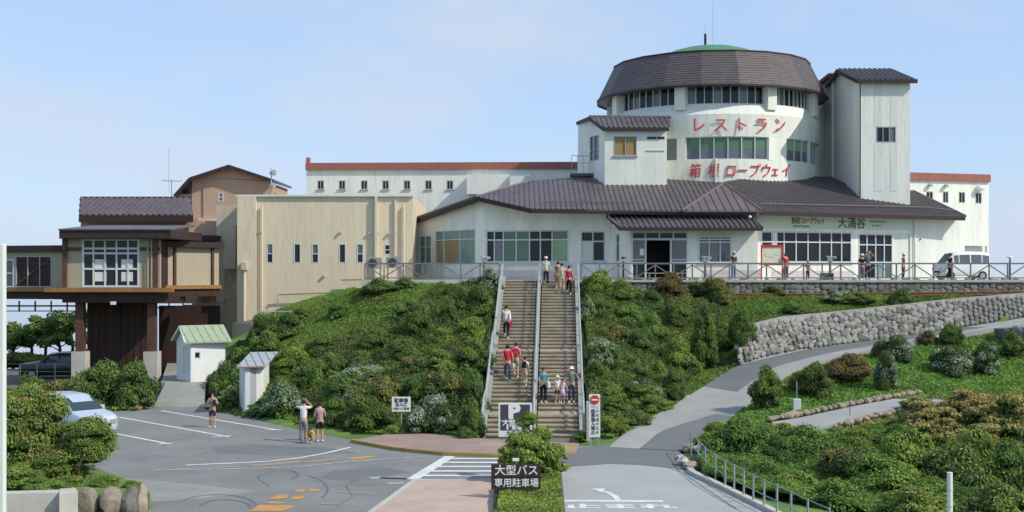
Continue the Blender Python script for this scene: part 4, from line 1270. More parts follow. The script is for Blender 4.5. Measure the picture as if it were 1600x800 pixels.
# ---- lift tower
f7 = Fac.px(1345, 83.5, 1422, 83.5)
zt7 = f7.uz(1400, 124)[1]
R7 = rects(f7, [(1369, 1400, 198, 222.5)])
wall(f7, 0, f7.len, 10.5, zt7, R7, M['white2'], st)
window(f7, R7[0], [.34, .66], [], M['greyframe'], gl, st, fw=.06, pms={(2, 0): M['glassgrey']})
for px0, px1 in ((1366, 1379), (1391, 1402)):
    for y0, y1 in ((126, 197), (223.5, 299)):
        r_ = f7.rect(px0, px1, y0, y1); b = MB(); b.box(f7.pt((r_[0]+r_[1])/2, (r_[2]+r_[3])/2, .006), (r_[1]-r_[0], .016, r_[3]-r_[2])); b.build('weathered_strip', M['strip'], st)
XL, XR = f7.A.x, f7.B.x
zrg = gz(108, 88.5)
b = MB()
fl = Fac((XL, 98), (XL, 83.5))
def side(poly, m, name): 
    n = len(poly); q = MB(); q.add([(XL, y, z) for y, z in poly] + [(XL + .25, y, z) for y, z in poly], [tuple(range(n)), tuple(range(n, 2*n))[::-1]] + [(i, n+i, n+(i+1)%n, (i+1)%n) for i in range(n)]); q.build(name, m, st)
side([(90.5, 10.5), (83.51, 10.5), (83.51, zt7), (88.3, zrg - .1), (90.5, zrg - .35)], M['white'], 'side_wall')
q = MB(); q.prism([(XL - .15, 90.52), (XR, 90.52), (XR, 99), (XL - .15, 99)], 10.5, gz(119, 91)); q.build('rear_block', M['white'], st)
q = MB(); q.add([(XR, 83.75, 10.5), (XR, 99, 10.5), (XR, 99, zt7), (XR, 90.5, zrg-.4), (XR, 88.3, zrg-.1), (XR, 83.75, zt7)], [(0,1,2,3,4,5)]); q.build('side_wall', M['white'], st)
ov = .35
RE = [V((XL - ov, 83.1, zt7 - .05)), V((XR + ov, 83.1, zt7 - .05)), V((XR + ov, 88.4, zrg)), V((XL - ov, 88.4, zrg))]
roof_face(RE, st, M['tile'], spacing=.36, rr=.08, name='tower_roof')
roof_face([RE[3], RE[2], RE[2] + V((0, 3.2, -.7)), RE[3] + V((0, 3.2, -.7))], st, M['tile'], rib=False, name='tower_roof')
fascia([RE[3] + V((0, 3.2, -.7)), RE[3], RE[0], RE[1], RE[2]], st, .26)
RF = [V((XL - .4, 90.4, gz(116, 90.4) + .1)), V((XR, 90.4, gz(116, 90.4) + .1)), V((XR, 99.2, gz(116, 90.4) - .3)), V((XL - .4, 99.2, gz(116, 90.4) - .3))]
roof_face(RF, st, M['tile'], rib=False, name='tower_roof'); fascia([RF[3], RF[0]], st, .28)
# ---- stair annex
f8 = Fac.px(945, 82.0, 1042, 82.0)
R8 = rects(f8, [(959, 995, 213, 243.5), (1010, 1042, 212.5, 218.5), (1010, 1042, 219.5, 234)])
z8 = f8.uz(1000, 198)[1]
R8[1] = (R8[1][0], f8.len - .12, R8[1][2], R8[1][3]); 
wall(f8, 0, f8.len, 10.8, z8, R8[:2], M['white2'], st)
window(f8, R8[0], [.5], [], M['greyframe'], M['ply'], st, fw=.06, sill=True)
window(f8, R8[1], [.55], [], M['frame'], gl, st, fw=.05)
r_ = f8.rect(1010, 1039, 233, 235); b = MB(); b.box(f8.pt((r_[0]+r_[1])/2, r_[2], .03), (r_[1]-r_[0], .06, .05)); b.build('ledge', M['strip'], st)
f8b = Fac.px(903, 86.5, 945, 82.0)
R8b = rects(f8b, [(922, 936, 214, 249)])
wall(f8b, 0, f8b.len, 10.8, f8b.uz(924, 200)[1] - .1, R8b, M['white'], st, extra=[[(0, f8b.uz(924, 200)[1] - .1), (f8b.len, f8b.uz(924, 200)[1] - .1), (f8b.len, z8), (f8b.len * .45, f8b.uz(921, 184)[1]), (0, f8b.uz(904, 192)[1])]])
window(f8b, R8b[0], [.5], [.4], M['greyframe'], M['glassgrey'], st, fw=.06)
a0, a1 = at(943, 199, 81.7), at(1043, 199, 81.7); r0, r1 = at(920, 182, 84.0), at(1048, 187, 84.2)
a1 = V((a1.x + .1, a1.y, a0.z))
roof_face([a0, a1, V((r1.x, r1.y, r0.z)), r0], st, M['tile'], spacing=.34, rr=.07, name='annex_roof')
l0 = at(901, 190, 86.6)
roof_face([l0, r0, V((r1.x, r1.y, r0.z)), V((r1.x, r1.y + 3, l0.z))], st, M['tile'], rib=False, name='annex_roof')
fascia([l0, r0, a0, a1], st, .22)
cap([r0, V((r1.x, r1.y, r0.z))], st, M['tile'], .1)
q = MB(); q.prism([(f8b.A.x + .3, f8b.A.y + .1), (f8b.B.x + .3, 82.4), (f8.B.x - .01, 82.4), (f8.B.x - .01, 88)], 10.8, z8 - .1); q.build('inner_block', M['white'], st)
# balcony at the annex foot
q = MB(); p0 = at(903, 273, 84); q.box((p0.x + 0.6, 84.6, p0.z), (2.2, 1.6, .18)); q.build('balcony', M['dconcrete'], st)
q = MB()
for k in range(5):
    q.tube([V((p0.x - .45 + k * .42, 83.9, p0.z)), V((p0.x - .45 + k * .42, 83.9, p0.z + 1.3))], .02, 5)
q.tube([V((p0.x - .45, 83.9, p0.z + 1.3)), V((p0.x + 1.25, 83.9, p0.z + 1.3))], .025, 5); q.tube([V((p0.x - .45, 83.9, p0.z + .8)), V((p0.x + 1.25, 83.9, p0.z + .8))], .02, 5)
q.build('balcony_rail', M['galv'], st)
# ------------------------------------------------------------------ long white rear building
rb_ = thing('rear_building', 'long flat-roofed white building behind the station with red brown parapet and small square windows', 'building', (0, 96, TERR_Z))
fr = Fac.px(479, 97, 912, 96)
Rr = rects(fr, [(x - 5.2, x + 5.2, 282, 296) for x in (501, 534.5, 569, 602.5, 636, 669.5, 703)])
zr_ = fr.uz(700, 265)[1]
wall(fr, 0, fr.len, 6.7, zr_, Rr, M['white2'], rb_)
for r_ in Rr: window(fr, r_, [.5], [], M['greyframe'], M['glass'], rb_, fw=.06, sill=True, proud=.0)
b = MB(); b.box(fr.pt(fr.len/2, zr_ + .28, .02), (fr.len + .1, .4, .56), fr.ang); b.build('parapet', M['redband'], rb_)
b = MB(); b.box(fr.pt(.12, zr_ + .75, -.1), (.26, .5, .5), fr.ang); b.build('parapet_end', M['redband'], rb_)
r_ = fr.rect(732, 830, 275, 305); b = MB(); b.box(fr.pt((r_[0]+r_[1])/2 , (r_[2]+r_[3])/2, .8), (r_[1]-r_[0], 1.6, r_[3]-r_[2]), fr.ang); b.build('roof_box', M['white2'], rb_)
p = at(846, 272, 92); b = MB(); b.prism([(p.x - 2.4, 92), (p.x + 1.2, 92), (p.x + 1.2, 95.5), (p.x - 2.4, 95.5)], 12, p.z - .15); b.build('roof_box', M['strip'], rb_)
b = MB(); b.prism([(fr.A.x + .1, 97.6), (fr.B.x, 96.6), (fr.B.x, 106), (fr.A.x + .1, 106)], 5.0, zr_ - .1); b.build('inner_block', M['white'], rb_)
fq = Fac.px(1418, 89, 1545, 91)
Rq = rects(fq, [(1447, 1458, 299, 315), (1473, 1482, 299, 317), (1498, 1508, 300, 317), (1524, 1534, 301, 318), (1507, 1543, 384, 437)])
Rq[4] = (Rq[4][0], fq.len - .15, ZB, Rq[4][3])
zq = fq.uz(1480, 283)[1]
wall(fq, 0, fq.len, ZB, zq, Rq, M['white'], rb_)
for r_ in Rq[:4]: window(fq, r_, [.5], [], M['greyframe'], M['glass'], rb_, fw=.06, proud=.0)
b = MB(); u0, u1, z0, z1 = Rq[4]; b.box(fq.pt((u0+u1)/2, (z0+z1)/2, -.5), (u1-u0, .05, z1-z0), fq.ang); b.build('service_door', M['strip'], rb_)
b = MB(); b.box(fq.pt(fq.len/2, zq + .28, .02), (fq.len + .1, .3, .56), fq.ang); b.build('parapet', M['redband'], rb_)
b = MB(); b.prism([(fq.A.x, fq.A.y + .7), (fq.B.x, fq.B.y + .7), (fq.B.x, 103), (fq.A.x, 103)], ZB, zq - .1); b.build('inner_block', M['white'], rb_)
for px, py, big in ((1451, 290, 0), (1476, 291, 0), (1529, 295, 1)):
    u, z = fq.uz(px, py); p = fq.pt(u, z, .18); s_ = 1.0 if not big else 1.7
    b = MB(); b.lathe((p.x, p.y, p.z), [(.02*s_, -.1*s_), (.16*s_, -.08*s_), (.2*s_, .02), (.12*s_, .12*s_), (.02, .14*s_)], 10); b.beam(fq.pt(u, z, 0), fq.pt(u, z, .2), .05, .05); b.build('vent_hood', M['chrome' if not big else 'signwhite'], rb_)

# ------------------------------------------------------------------ beige service building
bg_ = thing('service_building', 'plain beige rendered block with narrow windows left of the station', 'building', (gx(500, 82), 82, 0))
fb = Fac.px(370, 82, 645, 82)
Rb = rects(fb, [(416.5, 427, 380.5, 411), (459, 470, 380.5, 411), (487, 498, 381, 411), (529.5, 540.5, 381, 411), (557.5, 568, 381, 411), (600.5, 610, 382, 398)])
zb_ = fb.uz(500, 307)[1]
wall(fb, 0, fb.len, 0.5, zb_, Rb, M['beige'], bg_)
for k, r_ in enumerate(Rb): window(fb, r_, [], [.48] if k not in (1, 3) else [], M['frame'], M['glass'] if k % 2 else M['glassgrey'], bg_, fw=.06, pms={(0, 0): M['glass']})
b = MB(); b.box(fb.pt(fb.len/2, zb_ + .05, -.05), (fb.len + .1, .5, .12), fb.ang); b.build('coping', M['strip'], bg_)
b = MB(); b.prism([(fb.A.x, 82.4), (fb.B.x, 82.4), (fb.B.x, 94), (fb.A.x, 94)], 0, zb_ - .02); b.build('inner_block', M['beige'], bg_)
r_ = fb.rect(372, 401, 306, 505); b = MB(); b.box(fb.pt((r_[0]+r_[1])/2, (r_[2]+r_[3])/2 , .12), (r_[1]-r_[0], .24, r_[3]-r_[2])); b.build('pilaster', M['beige'], bg_)
r_ = fb.rect(587, 593, 307, 440); b = MB(); b.box(fb.pt(r_[0]+.05, (r_[2]+r_[3])/2, .16), (.16, .3, r_[3]-r_[2])); b.build('pilaster', M['beige'], bg_)
r_ = fb.rect(618, 622, 312, 400); b = MB(); b.box(fb.pt(r_[0], (r_[2]+r_[3])/2, .1), (.1, .2, r_[3]-r_[2])); b.build('pilaster', M['beige'], bg_)
for px, y0, y1 in ((410, 322, 505), (631, 322, 430), (384, 412, 510)):
    u, z0 = fb.uz(px, y1); _, z1 = fb.uz(px, y0); o_ = .42 if px == 384 else .16
    b = MB(); b.tube([fb.pt(u, z0, o_), fb.pt(u, z1, o_)], .075 if px != 384 else .1, 8); b.build('downspout', M['beige'], bg_)
u, z = fb.uz(384, 416); b = MB(); b.box(fb.pt(u, z, .45), (.42, .4, .55)); b.build('vent_box', M['beige2'], bg_, bevel=.03)
for px, py in ((532, 363), (578, 364), (590, 364), (608, 365), (617, 364), (406, 363), (507, 431)):
    u, z = fb.uz(px, py); b = MB(); b.box(fb.pt(u, z, .1), (.14, .22, .14)); b.build('wall_vent', M['lconcrete'], bg_)
# left return, stepped back
fc = Fac.px(338, 84.5, 372, 84.5)
wall(fc, 0, fc.len, -.1, fc.uz(350, 320)[1], [], M['beige2'], bg_)
b = MB(); b.prism([(fc.A.x, 84.9), (fc.B.x, 84.9), (fc.B.x, 94), (fc.A.x, 94)], -.1, fc.uz(350, 320)[1] - .05); b.build('inner_block', M['beige2'], bg_)
r_ = fc.rect(352, 371, 352, 420); b = MB(); b.box(fc.pt((r_[0]+r_[1])/2, (r_[2]+r_[3])/2, .3), (r_[1]-r_[0], .6, r_[3]-r_[2])); b.build('duct', M['beige2'], bg_)
for z in (gz(433, 84), gz(467, 84)):
    b = MB(); b.box(fc.pt(1.05, z, .15), (.8, .1, .06)); b.build('pipe_bracket', M['lconcrete'], bg_)
for px in (350, 359): u, _ = fc.uz(px, 0); b = MB(); b.tube([fc.pt(u, 1, .12), fc.pt(u, gz(420, 84), .12)], .06, 6); b.build('downspout', M['beige2'], bg_)
# concrete retaining stub below
b = MB(); b.prism([(gx(363, 76), 76), (gx(392, 76), 76), (gx(420, 77), 81.9), (gx(363, 76), 81.9)], -.1, gz(505, 76)); b.build('retaining_wall', M['dconcrete'], label='dark stained concrete retaining wall below the beige building corner', cat='wall')
# pale walkway slab and pipe railings on the slope
b = MB(); p = at(445, 498, 77.5); b.box((p.x, 78.2, p.z), (3.2, 1.6, .12)); b.build('walkway_slab', M['lconcrete'], label='narrow concrete walkway slab against the beige wall', cat='walkway')
root = thing('pipe_railing', 'thin galvanised railing on the slope beside the walkway slab', 'railing', tuple(at(405, 500, 77)))
b = MB(); 
for y in (487, 497): b.tube([at(402, y, 76.8), at(484, y, 76.8)], .035, 6)
b.build('rail', M['galv'], root)
for px in (402, 430, 457, 484): b = MB(); b.tube([at(px, 503, 76.8), at(px, 487, 76.8)], .03, 6); b.build('post', M['galv'], root)
for nm, pts in (('cream pipe stepping down the beige wall above the walkway', [(434, 478), (434, 460), (515, 457)]), ('short cream pipe low on the beige wall beside the grass', [(474, 472), (500, 471.5)]), ('cream pipe along the beige wall under the air conditioners', [(533, 437), (566, 436.5)])):
    b = MB(); b.tube([at(x, y, 81.6) for x, y in pts], .06, 8); b.build('wall_pipe', M['cream'], label=nm, cat='pipe')
# AC units on a bracket frame
for k, (px, lab) in enumerate(((584.5, 'left grey air conditioning unit outside the beige building'), (615.5, 'right grey air conditioning unit outside the beige building'))):
    p = at(px, 419 - k, 79); root = thing('air_conditioner', lab, 'air conditioner', tuple(p), 'air conditioners by the terrace')
    b = MB(); b.box((p.x, 79, p.z + .33), (1.0, .4, .72)); b.build('casing', M['ac'], root, bevel=.02)
    b = MB()
    for q_ in range(16):
        a = q_ * math.pi / 8; c0 = V((p.x - .08, 78.78, p.z + .33)); b.beam(c0 + V((math.cos(a), 0, math.sin(a))) * .06, c0 + V((math.cos(a), 0, math.sin(a))) * .27, .014, .014)
    for rr in (.1, .19, .28):
        c0 = V((p.x - .08, 78.78, p.z + .33)); pts = [c0 + V((math.cos(t), 0, math.sin(t))) * rr for t in np.linspace(0, 2*math.pi, 17)]
        b.tube(pts, .012, 4, cap=False)
    b.build('fan_grille', M['black'], root)
    b = MB(); 
    for dx in (-.4, .4): b.box((p.x + dx, 79, (p.z + TERR_Z) / 2 - .05), (.06, .3, p.z - TERR_Z + .1))
    b.build('stand', M['greysteel'], root)

# ------------------------------------------------------------------ tan gabled house
th = thing('gabled_house', 'tan gabled house behind the beige block with dark roof verge', 'house', (gx(358, 97), 97, 6))
fg = Fac.px(300, 97, 424, 97)
ze, za_ = fg.uz(300, 275)[1], fg.uz(358, 261)[1]
Rg = rects(fg, [(341, 349, 301, 315)])
zg = fg.uz(300, 282)[1]
wall(fg, 0, fg.len, 4, zg, Rg, M['tan'], th, extra=[[(0, zg), (fg.len, zg), (fg.len, fg.uz(424, 283)[1]), (fg.uz(358, 0)[0], za_), (0, fg.uz(300, 277)[1])]])
window(fg, Rg[0], [], [.5], M['frame'], M['glassgrey'], th, fw=.08)
ap = at(357, 257, 96.3); rl = at(296, 277, 96.3); rr_ = at(427, 280, 96.3); 
bk = V((0, 8, 0))
roof_face([rl, ap, ap + bk, rl + bk], th, M['tile'], rib=False, t=.2); roof_face([ap, rr_, rr_ + bk, ap + bk], th, M['tile'], rib=False, t=.2)
fascia([rl, ap, rr_], th, .28)
l2 = at(272, 304, 96.3); roof_face([l2, rl, rl + bk, l2 + bk], th, M['tile'], rib=False, t=.2, name='lower_slope'); fascia([l2, rl], th, .22)
b = MB(); b.box(fg.pt(-.6, 11, -1.5), (1.3, 2.6, 5)); b.build('side_wall', M['tan'], th)
b = MB(); b.box(fg.pt(fg.len/2, fg.uz(0, 0)[1]*0 + gz(345, 96), .3), (fg.len, .5, .35)); b.build('string_course', M['strip'], th)
b = MB(); b.prism([(fg.A.x, 97.3), (fg.B.x, 97.3), (fg.B.x, 104), (fg.A.x, 104)], 3, zg - .2); b.build('inner_block', M['tan'], th)
b = MB(); b.tube([fg.pt(fg.uz(319, 0)[0], 8, .08), fg.pt(fg.uz(319, 0)[0], gz(285, 97), .08)], .06, 6); b.build('downspout', M['cream'], th)
def pole(name, label, cat, pts, r_, m, group=None):
    b = MB(); b.tube(pts, r_, 6); return b.build(name, m, label=label, cat=cat, group=group)
root = thing('siren_pole', 'short pole with a round horn speaker beside the tan gable', 'loudspeaker', tuple(at(424, 304, 95)))
b = MB(); b.tube([at(424, 306, 95), at(424, 263, 95)], .05, 6); b.build('pole', M['galv'], root)
for y, s_ in ((270, .26), (290, .2)):
    p = at(423, y, 94.8); b = MB(); b.tube([p + V((.3, -.1, 0)), p + V((-.1, .1, 0))], [s_, .07], 12); b.build('horn', M['chrome'], root)
root = thing('tv_aerial', 'thin television aerial above the small tiled roof', 'aerial', tuple(at(268, 310, 93)))
b = MB(); b.tube([at(268, 312, 93), at(268, 281, 93)], .03, 5); b.build('mast', M['greysteel'], root)
b = MB(); b.tube([at(252, 282.5, 93), at(284, 283, 93)], .025, 5)
for x in (256, 262, 268, 274, 280): b.tube([at(x, 282.6, 92.6), at(x, 282.6, 93.4)], .012, 4)
b.build('elements', M['greysteel'], root)
pole('whip_aerial', 'tall hair-thin mast standing over the small tiled roof', 'aerial', [at(264, 300, 95), at(264, 230, 95)], .02, M['galv'])

# ------------------------------------------------------------------ small tiled house behind the bridge
hh = thing('tiled_outbuilding', 'low tan building with grey brown ribbed roof behind the bridge', 'building', (gx(212, 86), 86, 3))
fh = Fac.px(126, 86, 308, 86)
wall(fh, 0, fh.len, 5, fh.uz(200, 345)[1], [], M['tan'], hh)
e0_, e1_ = at(124, 336, 85), at(301, 336, 85); g0_, g1_ = at(126, 309, 89), at(296, 310, 89); g1_.z = g0_.z; e1_.z = e0_.z
roof_face([e0_, e1_, g1_, g0_], hh, M['tile'], spacing=.42, rr=.09)
fascia([g0_, e0_, e1_, g1_], hh, .3, drop=.0); fascia([e0_, e1_], hh, .22, .3, drop=.25)
cap([g0_, g1_], hh, M['fascia'], .1)
b = MB(); b.prism([(fh.A.x, 86.3), (fh.B.x, 86.3), (fh.B.x, 93), (fh.A.x, 93)], 5, e0_.z - .1); b.build('inner_block', M['tan'], hh)
b = MB(); p = at(310, 372, 84); b.box((p.x + .3, 84.5, p.z), (2.2, 2.2, .35)); b.build('flat_roof', M['fascia'], hh)
b = MB(); p = at(320, 352, 85.5); b.box((p.x + .2, 86, p.z - .8), (2.6, 1.2, 2.2)); b.build('link_block', M['tan'], hh)

# ------------------------------------------------------------------ bridge building
br = thing('bridge_building', 'brown and cream raised corridor on steel legs with a large white gridded window', 'building', (gx(175, 76), 76, 0))
fw_ = Fac.px(97, 75, 250, 75)
Rw = rects(fw_, [(128, 218, 373, 449)])
zt8 = fw_.uz(150, 372)[1]; zb8 = fw_.uz(150, 451)[1]
wall(fw_, 0, fw_.len, zb8, zt8, Rw, M['cream'], br)
wn = window(fw_, Rw[0], [.2, .4, .6, .8], [.55 - .17, .70, .80], M['frame'], M['glass'], br, fw=.13, name='grid_window')
for k in (1, 3):
    for j in (0, 1):
        u0, u1, z0, z1 = Rw[0]; q = MB(); q.box(fw_.pt(u0 + (u1-u0)*(.2*k + .12 + (.06 if k == 3 else 0)), z0 + (z1-z0)*(.22 + .26*j), -.05), ((u1-u0)*.20, .012, (z1-z0)*.19)); q.build('poster', M['strip'], br)
b = MB(); p0_, p1_ = at(92, 358, 74.2), at(268, 358, 74.2)
b.prism([(p0_.x, 74.2), (p1_.x, 74.2), (p1_.x + .4, 80), (p0_.x, 80)], gz(373, 74.2), gz(359, 74.2)); b.build('canopy_roof', M['fascia'], br, bevel=.04)
b = MB(); b.slab([V((p0_.x, 74.1, gz(359, 74.2) + .05)), V((p1_.x, 74.1, gz(359, 74.2) + .05)), V((p1_.x, 80, gz(355, 78) + .2)), V((p0_.x, 80, gz(355, 78) + .2))], .08); b.build('roof_sheet', M['tile'], br)
for px in (102, 244):
    u = fw_.uz(px, 0)[0]; b = MB(); b.box(fw_.pt(u, (zt8+zb8)/2, .08), (.26, .22, zt8-zb8)); b.build('column', M['brown'], br)
b = MB(); b.box(fw_.pt(fw_.len/2, fw_.uz(0, 0)[1]*0 + gz(389, 75), .05), (fw_.len, .12, .22)); wb = b.build('cross_beam', M['brown'], br)
# hide the cross beam where the window is by splitting it
bpy.data.objects.remove(wb)
for xa, xb in ((97, 127), (219, 250)):
    u0, u1 = fw_.uz(xa, 0)[0], fw_.uz(xb, 0)[0]; b = MB(); b.box(fw_.pt((u0+u1)/2, gz(389, 75), .04), (u1-u0, .12, .2)); b.build('cross_beam', M['brown'], br)
for px in (232, 238): u = fw_.uz(px, 0)[0]; b = MB(); b.tube([fw_.pt(u, zb8, .16), fw_.pt(u, zt8, .16)], .05, 6); b.build('downspout', M['cream'], br)
b = MB(); b.prism([(fw_.A.x + .1, 75.6), (fw_.B.x - .1, 75.6), (fw_.B.x - .1, 79.8), (fw_.A.x + .1, 79.8)], zb8, zt8 - .1); b.build('inner_block', M['dbrown'], br)
# floor beams
b = MB(); b.box((gx(170, 74.6), 74.7, gz(453, 74.6)), (gx(270, 74.6) - gx(70, 74.6), .5, .26)); b.build('floor_beam', M['orange'], br)
b = MB(); b.box((gx(180, 75), 77, gz(465, 75)), (gx(262, 75) - gx(98, 75), 4.2, .62)); b.build('girder', M['dbrown'], br)
# left corridor
fl_ = Fac.px(-40, 78.5, 98, 76.5)
zc0, zc1 = fl_.uz(50, 451)[1], fl_.uz(50, 393)[1]
Rl = [fl_.rect(-20, 22, 405, 449), fl_.rect(24, 81, 400, 449)]
wall(fl_, 0, fl_.len, zc0, zc1, Rl, M['cream'], br)
window(fl_, Rl[0], [.5], [.5], M['frame'], M['glassgrey'], br, fw=.1); window(fl_, Rl[1], [.34, .67], [], M['greyframe'], M['dbrown'], br, fw=.08)
b = MB(); u0, u1, z0, z1 = Rl[1]; b.beam(fl_.pt(u0, z0 + .1, -.04), fl_.pt(u1, z1 - .1, -.04), .07, .1); b.beam(fl_.pt(u0, z1 - .5, -.045), fl_.pt(u1, z1 - .5, -.045), .07, .08); b.build('brace', M['brown'], br)
b = MB(); b.box(fl_.pt(fl_.len/2, zc1 + .17, -1.4), (fl_.len + .2, 3.2, .42), fl_.ang); b.build('corridor_roof', M['fascia'], br)
b = MB(); b.box(fl_.pt(fl_.len/2 + .3, zc0 - .05, .06), (fl_.len - .6, .5, .26), fl_.ang); b.build('floor_beam', M['orange'], br)
b = MB(); b.box(fl_.pt(fl_.len/2, zc0 - .42, -1.3), (fl_.len, 2.6, .5), fl_.ang); b.build('girder', M['dbrown'], br)
# right corridor
fr_ = Fac.px(248, 76.5, 342, 80.5)
zc0r, zc1r = fr_.uz(300, 447)[1], fr_.uz(300, 386)[1]
wall(fr_, 0, fr_.len, zc0r, zc1r, [], M['cream'], br)
for px in (272, 331): u = fr_.uz(px, 0)[0]; b = MB(); b.box(fr_.pt(u, (zc0r+zc1r)/2, .06), (.17, .16, zc1r-zc0r), fr_.ang); b.build('column', M['brown'], br)
b = MB(); b.box(fr_.pt(fr_.len/2, zc1r + .15, -1), (fr_.len + .3, 2.8, .36), fr_.ang); b.build('corridor_roof', M['fascia'], br)
b = MB(); b.box(fr_.pt(fr_.len/2, zc0r - .06, .06), (fr_.len, .4, .24), fr_.ang); b.build('floor_beam', M['orange'], br)
b = MB(); b.box(fr_.pt(fr_.len/2, zc0r - .42, -1.2), (fr_.len, 2.6, .5), fr_.ang); b.build('girder', M['dbrown'], br)
# legs, lattice and the dark cladding below
for px, Y in ((126, 75.6), (238, 75.6)):
    b = MB(); b.box((gx(px, Y), Y, (gz(468, Y) + gz(549, Y))/2), (.5, .5, gz(468, Y) - gz(549, Y))); b.build('steel_leg', M['brown'], br)
    b = MB(); b.box((gx(px, Y), Y, gz(549, Y)/2 - .1), (.85, .9, gz(549, Y) + .2)); b.build('footing', M['lconcrete'], br)
b = MB(); q0_, q1_ = gx(137, 78), gx(240, 78)
b.box(((q0_+q1_)/2, 78.0, (gz(470, 78) + .2)/2), (q1_-q0_, .2, gz(470, 78) - .2)); b.build('cladding', M['dbrown'], br)
for k in range(9):
    x = q0_ + (q1_ - q0_) * (k + .5)/9; b = MB(); b.box((x, 77.88, (gz(470, 78) + .2)/2), (.05, .06, gz(470, 78) - .25)); b.build('cladding_rib', M['dbrown'], br)
b = MB(); q0_, q1_ = gx(242, 82), gx(338, 82); b.box(((q0_+q1_)/2, 83, (gz(478, 82) + 0)/2), (q1_-q0_, .2, gz(478, 82))); b.build('cladding', M['dbrown'], br)
for k in range(6):
    x0, x1 = gx(-20 + k * 25, 77), gx(5 + k * 25, 77)
    b = MB(); b.box(((x0+x1)/2, 77, gz(478, 77)), (x1-x0, .1, .1)); b.box(((x0+x1)/2, 77, gz(486, 77)), (x1-x0, .08, .06)); b.beam(V((x1, 77, gz(470, 77))), V((x1, 77, gz(487, 77))), .08, .08); b.build('lattice_bay', M['dbrown'], br)
for k in range(5):
    x0, x1 = gx(242 + k * 22, 78), gx(264 + k * 22, 78)
    b = MB(); b.box(((x0+x1)/2, 78, gz(481 - k*2, 78)), (x1-x0, .1, .08)); b.beam(V((x1, 78, gz(466, 78))), V((x1, 78, gz(482 - k*2, 78))), .07, .07); b.build('lattice_bay', M['dbrown'], br)
b = MB(); p = at(177, 473.5, 74.6); b.box(p, (.32, .1, .2)); b.build('under_lamp', M['strip'], br)

# ------------------------------------------------------------------ sheds
sh = thing('storage_shed', 'small white shed with pale green gabled roof below the bridge', 'shed', (gx(312, 69), 69, 1.0))
fs1 = Fac.px(276, 70.5, 298, 68.2); fs2 = Fac.px(298, 68.2, 352, 69.4)
zs = gz(533, 68.5)
Rs = rects(fs2, [(302, 313, 550, 560)]) ; Rs1 = rects(fs1, [(286, 296, 541, 588)])
wall(fs1, 0, fs1.len, 1.0, zs, Rs1, M['signwhite'], sh, extra=[[(0, zs), (fs1.len, zs), (fs1.len * .5, zs + .75)]]); wall(fs2, 0, fs2.len, 1.0, zs, Rs, M['signwhite'], sh)
window(fs2, Rs[0], [], [], M['greyframe'], M['glass'], sh, fw=.06, proud=0)
b = MB(); u0, u1, z0, z1 = Rs1[0]; b.box(fs1.pt((u0+u1)/2, (z0+z1)/2, -.1), (u1-u0, .05, z1-z0), fs1.ang); b.build('door', M['strip'], sh)
mid = fs1.pt(fs1.len*.5, zs + .85, .25); e_ = fs1.pt(fs1.len + .2, zs + .0, .25); e2 = fs2.pt(fs2.len + .3, zs, .3); ee = fs1.pt(-.2, zs, .25)
dv = V((e2.x - e_.x, e2.y - e_.y, 0))
roof_face([e_ + V((-.1, -.15, -.02)), e_ + dv + V((0, -.15, -.02)), mid + dv, mid], sh, M['shedgreen'], spacing=.45, rr=.02, t=.08, ribname='roof_seams')
roof_face([ee, mid, mid + dv, ee + dv], sh, M['shedgreen'], rib=False, t=.08)
fascia([ee, mid, e_ + V((-.1, -.15, 0))], sh, .1, .05, m=M['signwhite'])
s2 = thing('kiosk_box', 'narrow pale grey cabinet shed with thin red brown roof edge beside the bushes', 'shed', (gx(392, 61), 61, 0))
fk = Fac.px(383, 61, 410, 61.6); fk0 = Fac.px(374, 63, 383, 61)
zk = gz(572, 61)
wall(fk, 0, fk.len, 0, zk, [], M['strip'], s2); wall(fk0, 0, fk0.len, 0, zk, [], M['frame'], s2)
b = MB(); r_ = fk.rect(388, 400, 576, 632); b.box(fk.pt((r_[0]+r_[1])/2, (r_[2]+r_[3])/2, .02), (r_[1]-r_[0], .05, r_[3]-r_[2]), fk.ang); b.build('door', M['greyframe'], s2)
a_ = at(372, 567, 61); roof_face([V((a_.x, 60.7, zk)), V((gx(414, 61), 61.3, zk)), V((gx(414, 61) + .1, 63.8, zk + .55)), V((a_.x + .1, 63.4, zk + .55))], s2, M['greyframe'], spacing=.4, rr=.02, t=.07, ribname='roof_seams')
b = MB(); b.beam(V((a_.x, 60.66, zk - .05)), V((gx(413, 61.5), 61.16, zk - .05)), .05, .06); b.build('roof_trim', M['redband'], s2)
b = MB(); b.prism([(fk0.A.x + .1, 63), (fk.A.x + .1, 61.3), (fk.B.x, 61.9), (fk.B.x, 63.3)], 0, zk - .03); b.build('inner_block', M['strip'], s2)
# ------------------------------------------------------------------ people
def skin_mesh(name, verts, edges, radii, m, parent, sub=1, root=0):
    me = bpy.data.meshes.new(name); me.from_pydata(verts, edges, [])
    o = bpy.data.objects.new('tmp_' + name, me); COL.objects.link(o)
    o.modifiers.new('s', 'SKIN')
    lay = me.skin_vertices[0].data
    for i, r_ in enumerate(radii):
        rr = r_ if isinstance(r_, tuple) else (r_, r_)
        lay[i].radius = rr; lay[i].use_root = (i == root)
    sb_ = o.modifiers.new('u', 'SUBSURF'); sb_.levels = sub; sb_.render_levels = sub
    dg = bpy.context.evaluated_depsgraph_get()
    m2 = bpy.data.meshes.new_from_object(o.evaluated_get(dg)); m2.name = name
    bpy.data.objects.remove(o)
    m2.materials.clear(); m2.materials.append(m)
    m2.polygons.foreach_set('use_smooth', [True] * len(m2.polygons))
    ob = bpy.data.objects.new(name, m2); COL.objects.link(ob); ob.parent = parent
    return ob
